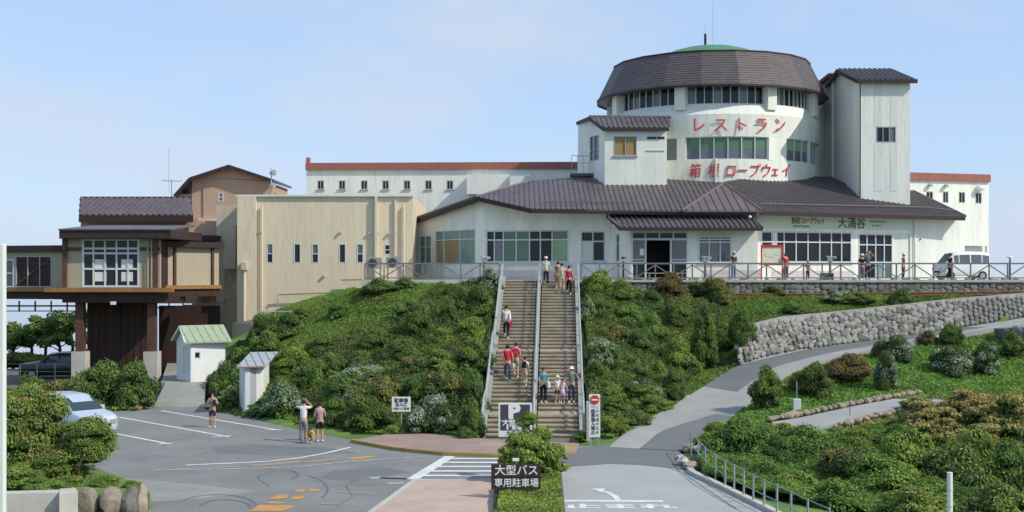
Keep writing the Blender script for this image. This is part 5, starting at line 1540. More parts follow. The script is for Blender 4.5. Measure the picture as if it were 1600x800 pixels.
def person(label, loc, H=1.62, face=180, arms='down', legs='stand', top='white', low='dark', shoe='signwhite', hat=None, skirt=False, shorts=False,
           bag=None, hair='hair', lean=0.0, backpack=None, group='people outside the station', sleeve=False, step=0.0, longhair=False, crouch=False, wide=1.0):
    """face: heading in degrees, 0 = towards the camera"""
    root = thing('person', label, 'person', loc, group, rz=R(face))
    s = H / 1.7
    hw = .165 * wide
    P_ = {}
    zp = .92; kn = .49
    ln = lean
    if crouch: zp = .45
    P_['pel'] = V((0, 0, zp)); P_['waist'] = V((0, -.02 - ln*.3, zp + .16)); P_['chest'] = V((0, -.03 - ln, zp + .36)); P_['nb'] = V((0, -.02 - ln*1.4, zp + .52)); P_['neck'] = V((0, -.04 - ln*1.55, zp + .60))
    P_['head'] = V((0, -.06 - ln*1.8, zp + .69)); P_['crown'] = V((0, -.05 - ln*1.9, zp + .75))
    if crouch:
        for k_, (y, z) in dict(waist=(-.10, .55), chest=(-.24, .66), nb=(-.36, .74), neck=(-.42, .79), head=(-.50, .82), crown=(-.54, .86)).items(): P_[k_] = V((0, y, z))
    names = ['pel', 'waist', 'chest', 'nb', 'neck', 'head', 'crown']
    verts = [P_[k_] for k_ in names]; rad = [(.15, .115), (.125, .095), (.155, .105), (.09, .075), (.055, .055), (.085, .098), (.07, .08)]
    edges = [(0,1),(1,2),(2,3),(3,4),(4,5),(5,6)]
    J = {}
    for sd in (-1, 1):
        fw_d = step * sd
        hip = V((.09 * sd, 0, zp - .04))
        if crouch: knee, ank = V((.14*sd, -.30, .42)), V((.12*sd, -.02, .08))
        elif legs == 'climb':
            up_ = sd > 0
            knee = V((.095*sd, -.22 if up_ else .0, kn + (.14 if up_ else .0))); ank = V((.10*sd, -.20 if up_ else .10, .08 + (.17 if up_ else 0)))
        else: knee, ank = V((.10*sd, -.03 - fw_d*.16, kn)), V((.11*sd, .02 - fw_d*.3, .08))
        toe = ank + V((.02*sd, -.15, -.045))
        b0 = len(verts); verts += [hip, knee, ank, toe]; rad += [.098, .062, .043, .035]; edges += [(0, b0), (b0, b0+1), (b0+1, b0+2), (b0+2, b0+3)]
        J[('leg', sd)] = (hip, knee, ank, toe)
        sh = V((hw*sd, P_['nb'].y + .0, P_['nb'].z - .03))
        a_ = arms if isinstance(arms, str) else arms[0 if sd < 0 else 1]
        if a_ == 'down': el, wr = sh + V((.07*sd, .03, -.29)), sh + V((.06*sd, -.04, -.53))
        elif a_ == 'camera': el, wr = sh + V((.17*sd, -.10, .03)), V((.07*sd, P_['head'].y - .16, P_['head'].z + .04))
        elif a_ == 'photo': el, wr = sh + V((.10*sd, -.05, -.25)), V((.06*sd, P_['nb'].y - .26, P_['nb'].z - .02))
        elif a_ == 'front': el, wr = sh + V((.09*sd, -.02, -.28)), sh + V((-.03*sd, -.24, -.34))
        elif a_ == 'rail': el, wr = sh + V((.14*sd, -.02, -.22)), sh + V((.30*sd, -.08, -.30))
        elif a_ == 'hold': el, wr = sh + V((.10*sd, -.02, -.27)), sh + V((.20*sd, -.10, -.42))
        elif a_ == 'ground': el, wr = sh + V((.06*sd, -.08, -.24)), sh + V((.02*sd, -.12, -.50))
        elif a_ == 'swing': el, wr = sh + V((.07*sd, -.10*sd, -.27)), sh + V((.05*sd, -.26*sd - .04, -.46))
        b0 = len(verts); verts += [sh, el, wr]; rad += [.058, .042, .028]; edges += [(3, b0), (b0, b0+1), (b0+1, b0+2)]
        J[('arm', sd)] = (sh, el, wr)
        # palm, four fingers and a thumb
        fd = (wr - el).normalized(); sdv = V((0, 1, 0)).cross(fd)
        if sdv.length < .1: sdv = V((1, 0, 0))
        sdv.normalize(); nrm = fd.cross(sdv)
        pc = wr + fd * .055; b1 = len(verts); verts.append(pc); rad.append((.036, .02)); edges.append((b0+2, b1))
        for fi, (off, L_) in enumerate(((-.028, .062), (-.009, .075), (.010, .071), (.028, .055))):
            k0 = len(verts); verts += [pc + sdv*off + fd*.04, pc + sdv*off*1.15 + fd*(.04 + L_*.55) + nrm*.012, pc + sdv*off*1.1 + fd*(.04 + L_*.9) + nrm*.034]
            rad += [.0095, .0085, .007]; edges += [(b1, k0), (k0, k0+1), (k0+1, k0+2)]
        k0 = len(verts); verts += [pc - sdv*.045 - fd*.005 + nrm*.01, pc - sdv*.06 + fd*.035 + nrm*.02]; rad += [.011, .0085]; edges += [(b1, k0), (k0, k0+1)]
    sk = skin_mesh('body', [v * s for v in verts], edges, [tuple(q*s for q in (r_ if isinstance(r_, tuple) else (r_, r_))) for r_ in rad], M['skin'], root)
    # nose, eyes
    hd = P_['head'] * s; fdir = V((0, -1, -.4 if crouch else -.05 - ln)).normalized()
    def loc_build(mb, nm, m_, smooth=True):
        me = bpy.data.meshes.new(nm); me.from_pydata(mb.v, [], mb.f); me.materials.append(m_)
        if smooth: me.polygons.foreach_set('use_smooth', [True] * len(me.polygons))
        ob = bpy.data.objects.new(nm, me); COL.objects.link(ob); ob.parent = root; return ob
    for sx_ in (-1, 1):
        b = MB(); c_ = hd + fdir * .085*s + V((.032*sx_*s, 0, .012*s)); b.lathe(c_, [(.002, -.008), (.010, -.003), (.010, .003), (.002, .008)], 6); loc_build(b, 'eye', M['black'])
    b = MB(); b.tube([hd + fdir*.085*s + V((0, 0, .012)), hd + fdir*.118*s + V((0, 0, -.018)), hd + fdir*.09*s + V((0, 0, -.03))], [.006, .014, .006], 5); loc_build(b, 'nose', M['skin'])
    # hair
    b = MB(); up = (P_['crown'] - P_['head']).normalized() if not crouch else V((0, -.5, .85)).normalized()
    hc = hd + V((0, .018, .022))*s
    b.lathe(hc, [(.02*s, .105*s), (.062*s, .092*s), (.092*s, .055*s), (.102*s, .01*s), (.098*s, -.03*s), (.085*s, -.05*s)], 12, 0.93, 1.0)
    if longhair: b.lathe(hc + V((0, .055, -.12))*s, [(.02*s, .10*s), (.075*s, .08*s), (.085*s, .0), (.07*s, -.10*s), (.02*s, -.13*s)], 8, 1, .5)
    if hat is None or True:
        # trim the hair away from the face
        b.v = [(v[0], max(v[1], hd.y - .055*s) if v[2] < hd.z + .06*s else v[1], v[2]) for v in b.v]
        loc_build(b, 'hair', M[hair] if hair in M else M['hair'])
    if hat:
        hcol, kind_ = hat
        b = MB(); brim = .165 if kind_ == 'sun' else .118
        b.lathe(hc + V((0, 0, .03))*s, [(brim*s, -.012*s), (brim*s, -.002*s), (.108*s, .01*s), (.104*s, .06*s), (.075*s, .105*s), (.02*s, .118*s)], 14)
        if kind_ == 'cap': b.box(hc + V((0, -.13, .025))*s, (.13*s, .12*s, .012*s))
        loc_build(b, 'hat', cloth('hat_' + hcol[0], hcol[1]))
    # shirt: torso plus sleeves, a little larger than the body
    tv = [P_['pel'] + V((0, 0, -.02)), P_['waist'], P_['chest'], P_['nb']]; tr = [(.165, .13), (.142, .112), (.172, .125), (.105, .09)]; te = [(0,1),(1,2),(2,3)]
    for sd in (-1, 1):
        sh, el, wr = J[('arm', sd)]; b0 = len(tv)
        end = wr if sleeve else sh.lerp(el, .72)
        tv += [sh + V((-.01*sd, 0, 0)), sh.lerp(end, .5), end]; tr += [.072, .060 if not sleeve else .055, .058 if not sleeve else .04]; te += [(3, b0), (b0, b0+1), (b0+1, b0+2)]
    skin_mesh('shirt', [v*s for v in tv], te, [tuple(q*s for q in (r_ if isinstance(r_, tuple) else (r_, r_))) for r_ in tr], cloth(top[0], top[1]), root)
    # trousers / shorts / skirt
    if skirt:
        b = MB(); zz = P_['pel'].z*s; b.lathe((0, 0, 0), [(.14*s, zz + .08*s), (.18*s, zz - .06*s), (.23*s, zz - .42*s), (.225*s, zz - .42*s), (.1*s, zz - .1*s)], 12, 1, .8); loc_build(b, 'skirt', cloth(low[0], low[1]))
    else:
        lv = [P_['pel'] + V((0, 0, .05)), P_['pel'] + V((0, 0, -.04))]; lr = [(.15, .12), (.165, .13)]; le = [(0, 1)]
        for sd in (-1, 1):
            hip, knee, ank, toe = J[('leg', sd)]; b0 = len(lv)
            if shorts: e_ = hip.lerp(knee, .92); lv += [hip, e_]; lr += [.108, .088]; le += [(1, b0), (b0, b0+1)]
            else: lv += [hip, knee, ank + V((0, 0, .02))]; lr += [.108, .078, .066]; le += [(1, b0), (b0, b0+1), (b0+1, b0+2)]
        skin_mesh('shorts' if shorts else 'trousers', [v*s for v in lv], le, [tuple(q*s for q in (r_ if isinstance(r_, tuple) else (r_, r_))) for r_ in lr], cloth(low[0], low[1]), root)
    for sd in (-1, 1):
        hip, knee, ank, toe = J[('leg', sd)]
        b = MB(); b.tube([(ank + V((0, .055, -.035)))*s, (ank + V((0, -.03, -.03)))*s, (toe + V((0, -.02, -.0)))*s], [.04*s, .048*s, .034*s], 8)
        b.v = [(v[0], v[1], max(v[2], (ank.z - .08)*s + .003)) for v in b.v]
        loc_build(b, 'shoe', M[shoe])
    if bag:
        sd, c_ = bag; sh, el, wr = J[('arm', sd)]
        b = MB(); hp = (wr + V((.05*sd, 0, -.16)))*s; b.box(hp, (.12*s, .30*s, .27*s)); b.tube([hp + V((0, -.1*s, .12*s)), wr*s + V((0, 0, -.02)), hp + V((0, .1*s, .12*s))], .009, 5); loc_build(b, 'bag', cloth(c_[0], c_[1]), False)
    if backpack:
        b = MB(); c_ = (P_['chest'] + V((0, .17, -.02)))*s; b.box(c_, (.27*s, .14*s, .38*s)); b.box(c_ + V((0, .08, -.08))*s, (.2*s, .05*s, .18*s))
        ob = loc_build(b, 'backpack', cloth(backpack[0], backpack[1]), False); bv = ob.modifiers.new('b', 'BEVEL'); bv.width = .03; bv.segments = 2
    return root
W_ = ('white', (.76, .76, .76)); DK = ('dark', (.035, .035, .05)); NV = ('navy', (.04, .045, .09)); RD = ('red', (.55, .03, .06)); PK = ('pink', (.65, .22, .26)); CR = ('cream', (.56, .48, .32))
MV = ('mauve', (.42, .27, .31)); TL = ('teal', (.04, .30, .34)); GY = ('grey', (.22, .22, .26)); MT = ('mint', (.50, .66, .58)); YL = ('yellow', (.72, .55, .05)); BN = ('brown', (.22, .13, .07)); KH = ('khaki', (.34, .25, .13)); LV = ('lilac', (.60, .52, .68)); BK = ('black', (.015, .015, .02)); GG = ('greygreen', (.18, .21, .19))
def onlot(px, py): return tuple(ground(px, py))
person('woman in a mauve top with dark shoulder bag standing alone on the car park', onlot(332, 668), 1.58, 10, arms='photo', top=MV, low=DK, shorts=True, bag=(1, BK), longhair=True, step=.3)
person('man in white T-shirt and grey trousers raising both arms to his face', onlot(474, 691.5), 1.76, 172, arms='camera', top=W_, low=GY, wide=1.1)
person('child in a yellow top crouching at the feet of the man in white', onlot(483, 692.5), 1.25, 15, arms='ground', top=YL, low=BN, crouch=True, shorts=True)
person('woman in a mauve shirt and black knee-length shorts beside the man in white', onlot(500, 690), 1.62, 200, arms='front', top=MV, low=BK, shorts=True)
def onstair(px, py):
    """foot point on the stairs for the photo pixel of the feet"""
    best = None
    for (y, z, d, r_) in STEPS:
        yy = y + min(d, .5) * .5
        e = abs(HY + (CZ - z) * F / yy - py)
        if best is None or e < best[0]: best = (e, yy, z)
    return (gx(px, best[1]), best[1], best[2])
person('man in a white shirt climbing the left stair lane with a red bag', onstair(791, 529), 1.72, 178, arms='swing', legs='climb', top=W_, low=DK, bag=(-1, RD), sleeve=True)
person('person in a red jacket and grey trousers climbing the left stair lane', onstair(793, 596), 1.72, 185, arms='down', legs='climb', top=RD, low=('slate', (.09, .12, .15)), sleeve=True, bag=(-1, W_), wide=1.15)
person('person in a pink top partly hidden behind the red jacket on the stairs', onstair(806, 588), 1.66, 175, arms='down', legs='climb', top=PK, low=KH, shorts=True, backpack=RD)
person('small person in a pale top and cream trousers by the centre handrail', onstair(820, 604), 1.35, 165, arms='down', legs='climb', top=W_, low=CR, backpack=BK)
person('person in teal shirt and black trousers standing on the right stair lane', onstair(849, 626), 1.60, 15, arms='front', top=TL, low=BK, bag=(1, W_))
person('small child in white hat, white top and dark shorts on the right stair lane', onstair(871, 626), 1.22, 5, arms='down', top=W_, low=NV, shorts=True, hat=(W_, 'sun'))
person('smallest child in pale pink and white beside the adult in the white hat', onstair(879, 632), 1.08, 0, arms='hold', top=('palepink', (.72, .6, .66)), low=LV, skirt=True)
person('adult in a white hat, grey green top and dark trousers holding the right handrail', onstair(893, 627), 1.62, -5, arms=('hold', 'rail'), top=GG, low=NV, hat=(W_, 'sun'), wide=1.15)
person('person in pale cap and mint shirt at the top of the stairs', onstair(853, 447), 1.66, 178, arms='down', top=MT, low=NV, hat=(W_, 'cap'), legs='climb')
person('person in a brown dress near the stair top, right of the mint shirt', onstair(872, 449), 1.55, 180, arms='down', top=BN, low=KH, skirt=True)
person('person in cream clothes near the top of the right stair lane', onstair(878, 455), 1.60, 182, arms='down', top=CR, low=CR)
person('person in a red jacket and black trousers near the top by the right handrail', onstair(889, 462), 1.62, 175, arms='down', top=RD, low=BK, bag=(1, PK), legs='climb', sleeve=True)
TZ = TERR_Z + .005
def onterr(px, Y): return (gx(px, Y), Y, TZ)
person('person in wide pale hat and dark green top before the three-pane terrace window', onterr(1146, 74.0), 1.70, 30, arms='front', top=('dkgreen', (.03, .06, .05)), low=('blue', (.20, .24, .34)), hat=(CR, 'sun'))
person('person in a red top on the terrace just right of the notice board', onterr(1228, 74.4), 1.60, 200, arms='down', top=RD, low=('wine', (.20, .07, .08)))
person('child in a brown top behind the terrace fence under the wide station window', onterr(1262, 75.0), 1.15, 20, arms='front', top=BN, low=DK)
person('person in a white hat and black top standing before the station glass doors', onterr(1347, 76.0), 1.58, 160, arms='front', top=BK, low=GY, hat=(W_, 'sun'))
person('person in a teal grey top before the glass doors, right of the white hat', onterr(1356, 74.5), 1.72, 10, arms='camera', top=('tealgrey', (.10, .16, .16)), low=DK)
person('person in dark clothes with a white cap on the terrace before the white shutter', onterr(1411, 74.3), 1.60, 60, arms='down', top=('mauvegrey', (.13, .10, .14)), low=NV, hat=(W_, 'cap'))
person('person in dark clothes standing beside the white van', onterr(1484, 75.5), 1.62, 100, arms='front', top=DK, low=BK)

# ------------------------------------------------------------------ viewers, lamps, boards on the terrace
for px, rz, lab in ((757, 60, 'silver coin telescope behind the fence left of the stairs'), (1102, 60, 'silver coin telescope in front of the three-pane porch window'), (1297, 30, 'silver coin telescope before the wide station window')):
    p = V(onterr(px, 73.8)); root = thing('coin_telescope', lab, 'telescope', tuple(p), 'coin telescopes on the terrace')
    b = MB(); b.lathe(p, [(.22, 0), (.2, .06), (.09, .1), (.07, 1.05), (.09, 1.1)], 10); b.build('pedestal', M['greysteel'], root)
    c_ = p + V((0, 0, 1.3)); d_ = V((math.cos(R(rz)), -math.sin(R(rz)) * .6, -.12)).normalized()
    b = MB(); b.box(c_ + V((0, 0, -.05)), (.26, .3, .34), R(-rz)); b.build('housing', M['chrome'], root, bevel=.03)
    for o_ in (-.08, .08):
        s_ = V((-d_.y, d_.x, 0)) * o_ + V((0, 0, .1)); b = MB(); b.tube([c_ - d_*.22 + s_, c_ + d_*.12 + s_, c_ + d_*.36 + s_], [.045, .06, .09], 10); b.build('barrel', M['chrome'], root)
for px, Y, h_, lab in ((974, 74.2, 1.35, 'short dark terrace lamp before the porch corner'), (1578, 73.9, 1.42, 'lamp post standing at the far right end of the terrace fence')):
    p = V(onterr(px, Y)); root = thing('terrace_lamp', lab, 'lamp', tuple(p), 'terrace lamps')
    b = MB(); b.lathe(p, [(.15, 0), (.14, .05), (.06, .08), (.05, h_ - .2)], 8); b.build('post', M['black'], root)
    b = MB(); b.lathe(p + V((0, 0, h_ - .2)), [(.05, 0), (.09, .04), (.09, .16)], 8); b.build('lens', M['signwhite'], root)
    b = MB(); b.lathe(p + V((0, 0, h_ - .04)), [(.2, 0), (.17, .05), (.03, .12)], 10); b.build('cap', M['black'] if px < 1000 else M['signwhite'], root)
p = V(onterr(1206, 74.6)); root = thing('notice_board', 'red framed notice board with cream sheet on the terrace', 'notice board', tuple(p))
b = MB(); b.box((p.x, 74.6, gz(399, 74.6)), (1.22, .06, 1.1)); b.build('sheet', M['glasslime'] if False else mat('cream_sheet', (.74, .70, .50), .8, var=.04), root)
b = MB(); zc = gz(399, 74.6); b.box((p.x, 74.57, zc + .58), (1.36, .1, .14)); b.box((p.x - .64, 74.57, (zc + .5 + TZ)/2), (.07, .09, zc + .5 - TZ)); b.box((p.x + .64, 74.57, (zc + .5 + TZ)/2), (.07, .09, zc + .5 - TZ)); b.box((p.x, 74.57, zc - .57), (1.2, .08, .05)); b.build('frame', M['red'], root)
for k in range(3):
    b = MB(); b.box((p.x + (-.3, .05, .32)[k], 74.56, zc + (.05, -.05, .1)[k]), (.26, .01, .2)); b.build('printed_block', M['strip'], root)
b = MB(); p = V(onterr(1292, 73.6)); b.box((p.x, 73.6, TZ + .22), (.75, .4, .42)); b.build('planter_box', M['dconcrete'], label='dark stone planter box behind the fence under the telescope', cat='planter', bevel=.03)
root = thing('terrace_bench', 'low tan wooden bench before the open porch doorway', 'bench', onterr(1040, 74.3))
p = V(onterr(1040, 74.3))
for k in range(3):
    b = MB(); b.box((p.x, 74.1 + .16 * k, TZ + .42), (2.4, .13, .05)); b.build('slat', mat('bench_wood', (.5, .36, .18), .7), root)
for dx in (-1, 1): b = MB(); b.box((p.x + dx, 74.26, TZ + .2), (.08, .4, .4)); b.build('leg', M['greysteel'], root)

# ------------------------------------------------------------------ signs
p = ground(797, 742.5); Y = 37.6
root = thing('wooden_signboard', 'dark brown two-plank signboard with white Japanese lettering in the hedge', 'sign', (gx(806, Y), Y, 0))
for i, (yc, h_, txt, sz, sx_) in enumerate(((735.5, 21, '大型バス', .34, 1.0), (755, 19.5, '専用駐車場', .29, .95))):
    b = MB(); b.box((gx(806, Y), Y, gz(yc, Y)), (77 * Y / F, .05, h_ * Y / F)); pl_ = b.build('plank', M['signdark'], root)
    text(txt, (gx(807, Y), Y - .034, gz(yc, Y)), sz, M['signwhite'], pl_, sx=sx_, bold=.004, extr=.004)
b = MB(); b.box((gx(806, Y), Y + .06, (gz(727, Y))/2), (.13, .07, gz(727, Y))); ps = b.build('post', M['signdark'], root)
for k in range(3): b = MB(); b.box((gx(806, Y), Y + .02, gz(772 + 5.5*k, Y)), (.06, .01, .065)); b.build('painted_mark', M['signwhite'], root)
b = MB(); b.box((gx(806, Y), Y + .1, gz(719, Y)), (.2, .12, .08)); b.build('post_cap', M['signwhite'], root)
Y = 51.3
root = thing('parking_sign', 'white framed parking sign with a big P at the foot of the left stair lane', 'sign', (gx(805, Y), Y, 0))
b = MB(); b.box((gx(805, Y), Y, gz(656, Y)), (52 * Y / F, .06, 53 * Y / F)); b.build('panel', M['signwhite'], root)
def sgn(x0, x1, y0, y1, m, nm='colour_field', dy=.035):
    b = MB(); b.box((gx((x0+x1)/2, Y), Y - dy, gz((y0+y1)/2, Y)), ((x1-x0)*Y/F, .02, (y1-y0)*Y/F)); return b.build(nm, m, root)
f_ = sgn(782, 828, 632, 656, M['signnavy']); sgn(782, 828, 657.5, 672, M['signnavy'])
text('P', (gx(803, Y), Y - .055, gz(643.5, Y)), .82, M['signwhite'], root, bold=.05, sx=1.15, extr=.004)
text('大型バス', (gx(805, Y), Y - .055, gz(660.8, Y)), .27, M['signwhite'], root, bold=.008, extr=.004); text('駐車場', (gx(803, Y), Y - .055, gz(668.6, Y)), .22, M['signwhite'], root, bold=.006, extr=.004)
text('大涌谷', (gx(803, Y), Y - .045, gz(677, Y)), .22, M['signnavy'], root, extr=.004)
for x in (783, 827): b = MB(); b.box((gx(x, Y), Y + .06, gz(684, Y)/2 + .2), (.06, .05, .9)); b.build('leg', M['galv'], root)
Y = 50.4
root = thing('no_entry_board', 'tall white board with red no-entry disc at the foot of the right handrail', 'sign', (gx(929, Y), Y, 0))
b = MB(); b.box((gx(929, Y), Y, gz(649.5, Y)), (17.5 * Y / F, .07, 67 * Y / F)); b.build('panel', M['signwhite'], root)
b = MB(); c0 = V((gx(929, Y), Y - .05, gz(624.5, Y))); b.tube([c0, c0 + V((0, -.012, 0))], .19, 20); b.build('red_disc', M['red'], root)
b = MB(); b.box(c0 + V((0, -.022, 0)), (.26, .012, .065)); b.build('white_bar', M['signwhite'], root)
for k, ch in enumerate('一般車進入禁止'): text(ch, (gx(926.8, Y), Y - .045, gz(636 + k * 6.6, Y)), .185, M['signnavy'], root, extr=.003, bold=.003)
for k, ch in enumerate('この先通行止め'): text(ch, (gx(933.4, Y), Y - .045, gz(636 + k * 6.6, Y)), .14, M['signnavy'], root, extr=.003)
for x in (923, 935): b = MB(); b.box((gx(x, Y), Y + .05, .2), (.05, .05, .7)); b.build('leg', M['galv'], root)
Y = 53.2
root = thing('notice_sign', 'small white text sign on a thin post at the foot of the bushy slope', 'sign', (gx(627, Y), Y, 0))
b = MB(); b.box((gx(627, Y), Y, gz(631.5, Y)), (29 * Y / F, .04, 23 * Y / F)); b.build('panel', M['signwhite'], root)
text('駐車場', (gx(627, Y), Y - .03, gz(626, Y)), .2, M['signnavy'], root, bold=.006); text('出入口', (gx(627, Y), Y - .03, gz(632.5, Y)), .17, M['signnavy'], root, bold=.003); text('大型バス専用', (gx(627, Y), Y - .03, gz(638.5, Y)), .12, M['signnavy'], root)
b = MB(); b.tube([(gx(627, Y), Y + .05, -.1), (gx(627, Y), Y + .05, gz(625, Y))], .03, 6); b.build('post', M['galv'], root)
p = hitground(1245, 643); root = thing('meter_box', 'small grey box on a thin pole on the grass left of the dark shrub', 'utility box', tuple(p))
b = MB(); b.box((p.x, p.y, gz(632, p.y)), (.34, .2, .5)); b.build('casing', M['frame'], root, bevel=.02)
b = MB(); b.box((p.x, p.y, (gz(638, p.y) + p.z - .2)/2), (.2, .15, gz(638, p.y) - p.z + .2)); b.build('plinth', M['dconcrete'], root)
b = MB(); b.tube([(p.x + .03, p.y + .12, p.z), (p.x + .03, p.y + .12, gz(596, p.y))], .02, 5); b.build('pole', M['galv'], root)
# marker on the grassy slope
p = hitground(521, 499) + V((0, 0, .12)); root = thing('slope_marker', 'small white marker figure standing alone on the green slope', 'marker', tuple(p))
b = MB(); b.lathe(p, [(.13, -.1), (.15, .05), (.12, .3), (.07, .48)], 8); b.build('stand', M['signwhite'], root)
b = MB(); b.lathe(p + V((0, 0, .56)), [(.03, -.1), (.10, -.04), (.10, .05), (.03, .12)], 8); b.build('cap', M['signwhite'], root)
# bus stop like posts in the near foreground
b = MB(); Y = 24.0; b.tube([(gx(1484, Y), Y, -.4), (gx(1484, Y), Y, gz(738, Y))], .055, 10)
root = thing('marker_post', 'white round marker post with grey bands in front of the thicket', 'post', (gx(1484, Y), Y, 0)); b.build('pole', M['signwhite'], root)
for y in (765, 791):
    b = MB(); b.tube([(gx(1484, Y), Y, gz(y + 2, Y)), (gx(1484, Y), Y, gz(y - 2, Y))], .058, 10); b.build('band', M['strip'], root)
b = MB(); Y = 9.0; b.box((gx(1, Y), Y, (gz(381, Y) + 3)/2), (.065, .06, gz(381, Y) - 3)); b.build('white_post', M['signwhite'], label='white square post close to the camera at the left edge', cat='post', bevel=.005)

# ------------------------------------------------------------------ vehicles
def vehicle(name, label, loc, rz, Ln, Wd, st_, m, win, wheels, group=None, gmat='carglass', scale=1.0):
    """st_: list of (x, z_bottom, z_belt, z_roof, w_belt, w_roof) from nose to tail; win: list of (i0,i1) station spans with side glass"""
    root = thing(name, label, 'car' if 'van' not in name else 'van', loc, group, rz=rz)
    def lb(mb, nm, mm, par=root, smooth=False):
        me = bpy.data.meshes.new(nm); me.from_pydata(mb.v, [], mb.f); me.materials.append(mm)
        if smooth: me.polygons.foreach_set('use_smooth', [True]*len(me.polygons))
        o = bpy.data.objects.new(nm, me); COL.objects.link(o); o.parent = par; return o
    def sec(s_):
        x, z0, zb, zr, wb, wr = s_
        h = [(wb*.90, z0), (wb, z0 + .12), (wb*1.02, (z0+zb)/2), (wb*.985, zb), (wr + (wb-wr)*.25, zb + (zr-zb)*.72), (wr*.93, zr - .04*(zr > zb + .1)), (wr*.6, zr + .0), ]
        return [V((x, y, z)) for y, z in h] + [V((x, -y, z)) for y, z in h[::-1]]
    S = [sec(s_) for s_ in st_]; n = len(S[0]); b = MB(); vs = [v for q in S for v in q]
    fs = [(i*n+k, (i+1)*n+k, (i+1)*n+(k+1) % n, i*n+(k+1) % n) for i in range(len(S)-1) for k in range(n)] + [tuple(range(n)), tuple(range((len(S)-1)*n, len(S)*n))[::-1]]
    b.add(vs, fs); body = lb(b, 'body', m, smooth=True); bv = body.modifiers.new('b', 'BEVEL'); bv.width = .03; bv.segments = 2; bv.limit_method = 'ANGLE'; bv.angle_limit = R(35)
    for (i0, i1, kk) in win:
        for sd in ((0, 1) if kk == 'side' else (0,)):
            q = MB()
            if kk == 'side':
                a, c_, d_, e_ = S[i0][3], S[i1][3], S[i1][4], S[i0][4]; a2, c2 = a.lerp(c_, .06), a.lerp(c_, .94); e2, d2 = e_.lerp(d_, .06), e_.lerp(d_, .94)
                a2, e2 = a2.lerp(e2, .06), e2; c2 = c2.lerp(d2, .06)
                pts = [a2, c2, d2, e2]
                pts = [V((p.x, p.y + .012, p.z)) for p in pts]
                if sd: pts = [V((p.x, -p.y, p.z)) for p in pts][::-1]
                nr = V((0, 1 if not sd else -1, 0))
            else:
                A, B_ = S[i0], S[i1]
                pts = [A[5].lerp(A[4], .0), B_[5], B_[8], A[8]]
                up = V((0, 0, .015)); nx = V((-.02 if kk == 'front' else .02, 0, .012)); pts = [p + nx for p in pts]
            q.add(pts, [(0,1,2,3)]); lb(q, 'windscreen' if kk != 'side' else 'side_window', M[gmat])
    root.scale = (scale,) * 3
    for (x, r_) in wheels:
        for sd in (-1, 1):
            y = st_[len(st_)//2][4]
            q = MB(); q.tube([V((x, sd*(y - .2), r_)), V((x, sd*(y + .015), r_))], r_, 18); wh = lb(q, 'wheel', M['rubber'])
            q = MB(); q.tube([V((x, sd*(y + .0), r_)), V((x, sd*(y + .03), r_))], r_*.6, 12); lb(q, 'rim', M['chrome'], wh)
    x0 = st_[0][0]; w0 = st_[0][4]
    for sd in (-1, 1):
        q = MB(); q.box((x0 + .10, sd*w0*.80, (st_[0][1] + st_[0][2])/2 + .16), (.26, .30, .17)); lb(q, 'headlight', M['chrome'])
        q = MB(); q.box((st_[-1][0] - .02, sd*st_[-1][4]*.86, (st_[-1][1]+st_[-1][2])/2 + .2), (.1, .14, .36)); lb(q, 'tail_light', M['red'])
        q = MB(); k = next(i for i, s_ in enumerate(st_) if s_[3] > s_[2] + .2); q.box((st_[k][0] - .25, sd*(st_[k][4] + .10), st_[k][2] + .08), (.12, .2, .15)); lb(q, 'mirror', m)
    q = MB(); q.box((x0 - .0, 0, st_[0][1] + .22), (.06, w0*1.3, .16)); lb(q, 'grille', M['black'])
    q = MB(); q.box((x0 - .04, 0, st_[0][1] + .10), (.03, .36, .17)); lb(q, 'number_plate', M['signwhite'])
    return root
mini = [(-2.35, .30, .72, .78, .70, .60), (-2.25, .24, .86, .92, .83, .72), (-1.75, .22, 1.00, 1.04, .88, .78), (-1.25, .22, 1.06, 1.12, .89, .78), (-.45, .22, 1.08, 1.66, .89, .68), (.0, .22, 1.08, 1.76, .90, .70), (1.0, .22, 1.08, 1.78, .90, .71), (1.9, .24, 1.08, 1.72, .89, .70), (2.25, .3, 1.06, 1.50, .86, .70), (2.38, .36, .95, 1.05, .82, .7)]
vehicle('parked_minivan', 'silver blue minivan parked behind the large azalea, nose to the right', (-19.45, 53.9, 0), R(139), 4.7, 1.8, mini, M['carsilver'], [(3, 4, 'front'), (4, 5, 'side'), (5, 6, 'side'), (6, 7, 'side')], [(-1.5, .33), (1.35, .33)])
suv = [(-2.3, .35, .85, .92, .74, .66), (-2.2, .28, 1.0, 1.05, .88, .8), (-1.4, .28, 1.1, 1.16, .92, .82), (-1.0, .28, 1.12, 1.2, .93, .8), (-.4, .28, 1.14, 1.72, .93, .70), (.3, .28, 1.14, 1.82, .94, .72), (1.3, .28, 1.14, 1.82, .94, .72), (2.1, .3, 1.12, 1.74, .92, .72), (2.3, .36, 1.05, 1.15, .88, .75)]
vehicle('parked_car', 'black car parked beyond the railing at far left under the bridge', (gx(88, 83), 83, -.05), R(14), 4.6, 1.86, suv, M['carblack'], [(3, 4, 'front'), (4, 5, 'side'), (5, 6, 'side'), (6, 7, 'side')], [(-1.45, .36), (1.35, .36)])
kei = [(-1.68, .3, .85, .92, .66, .58), (-1.64, .24, 1.02, 1.06, .72, .64), (-1.35, .24, 1.06, 1.14, .74, .66), (-.85, .24, 1.08, 1.78, .74, .60), (-.5, .24, 1.08, 1.86, .74, .62), (.3, .24, 1.08, 1.88, .74, .63), (1.1, .24, 1.08, 1.87, .74, .63), (1.62, .26, 1.06, 1.78, .73, .62), (1.70, .3, 1.0, 1.2, .7, .62)]
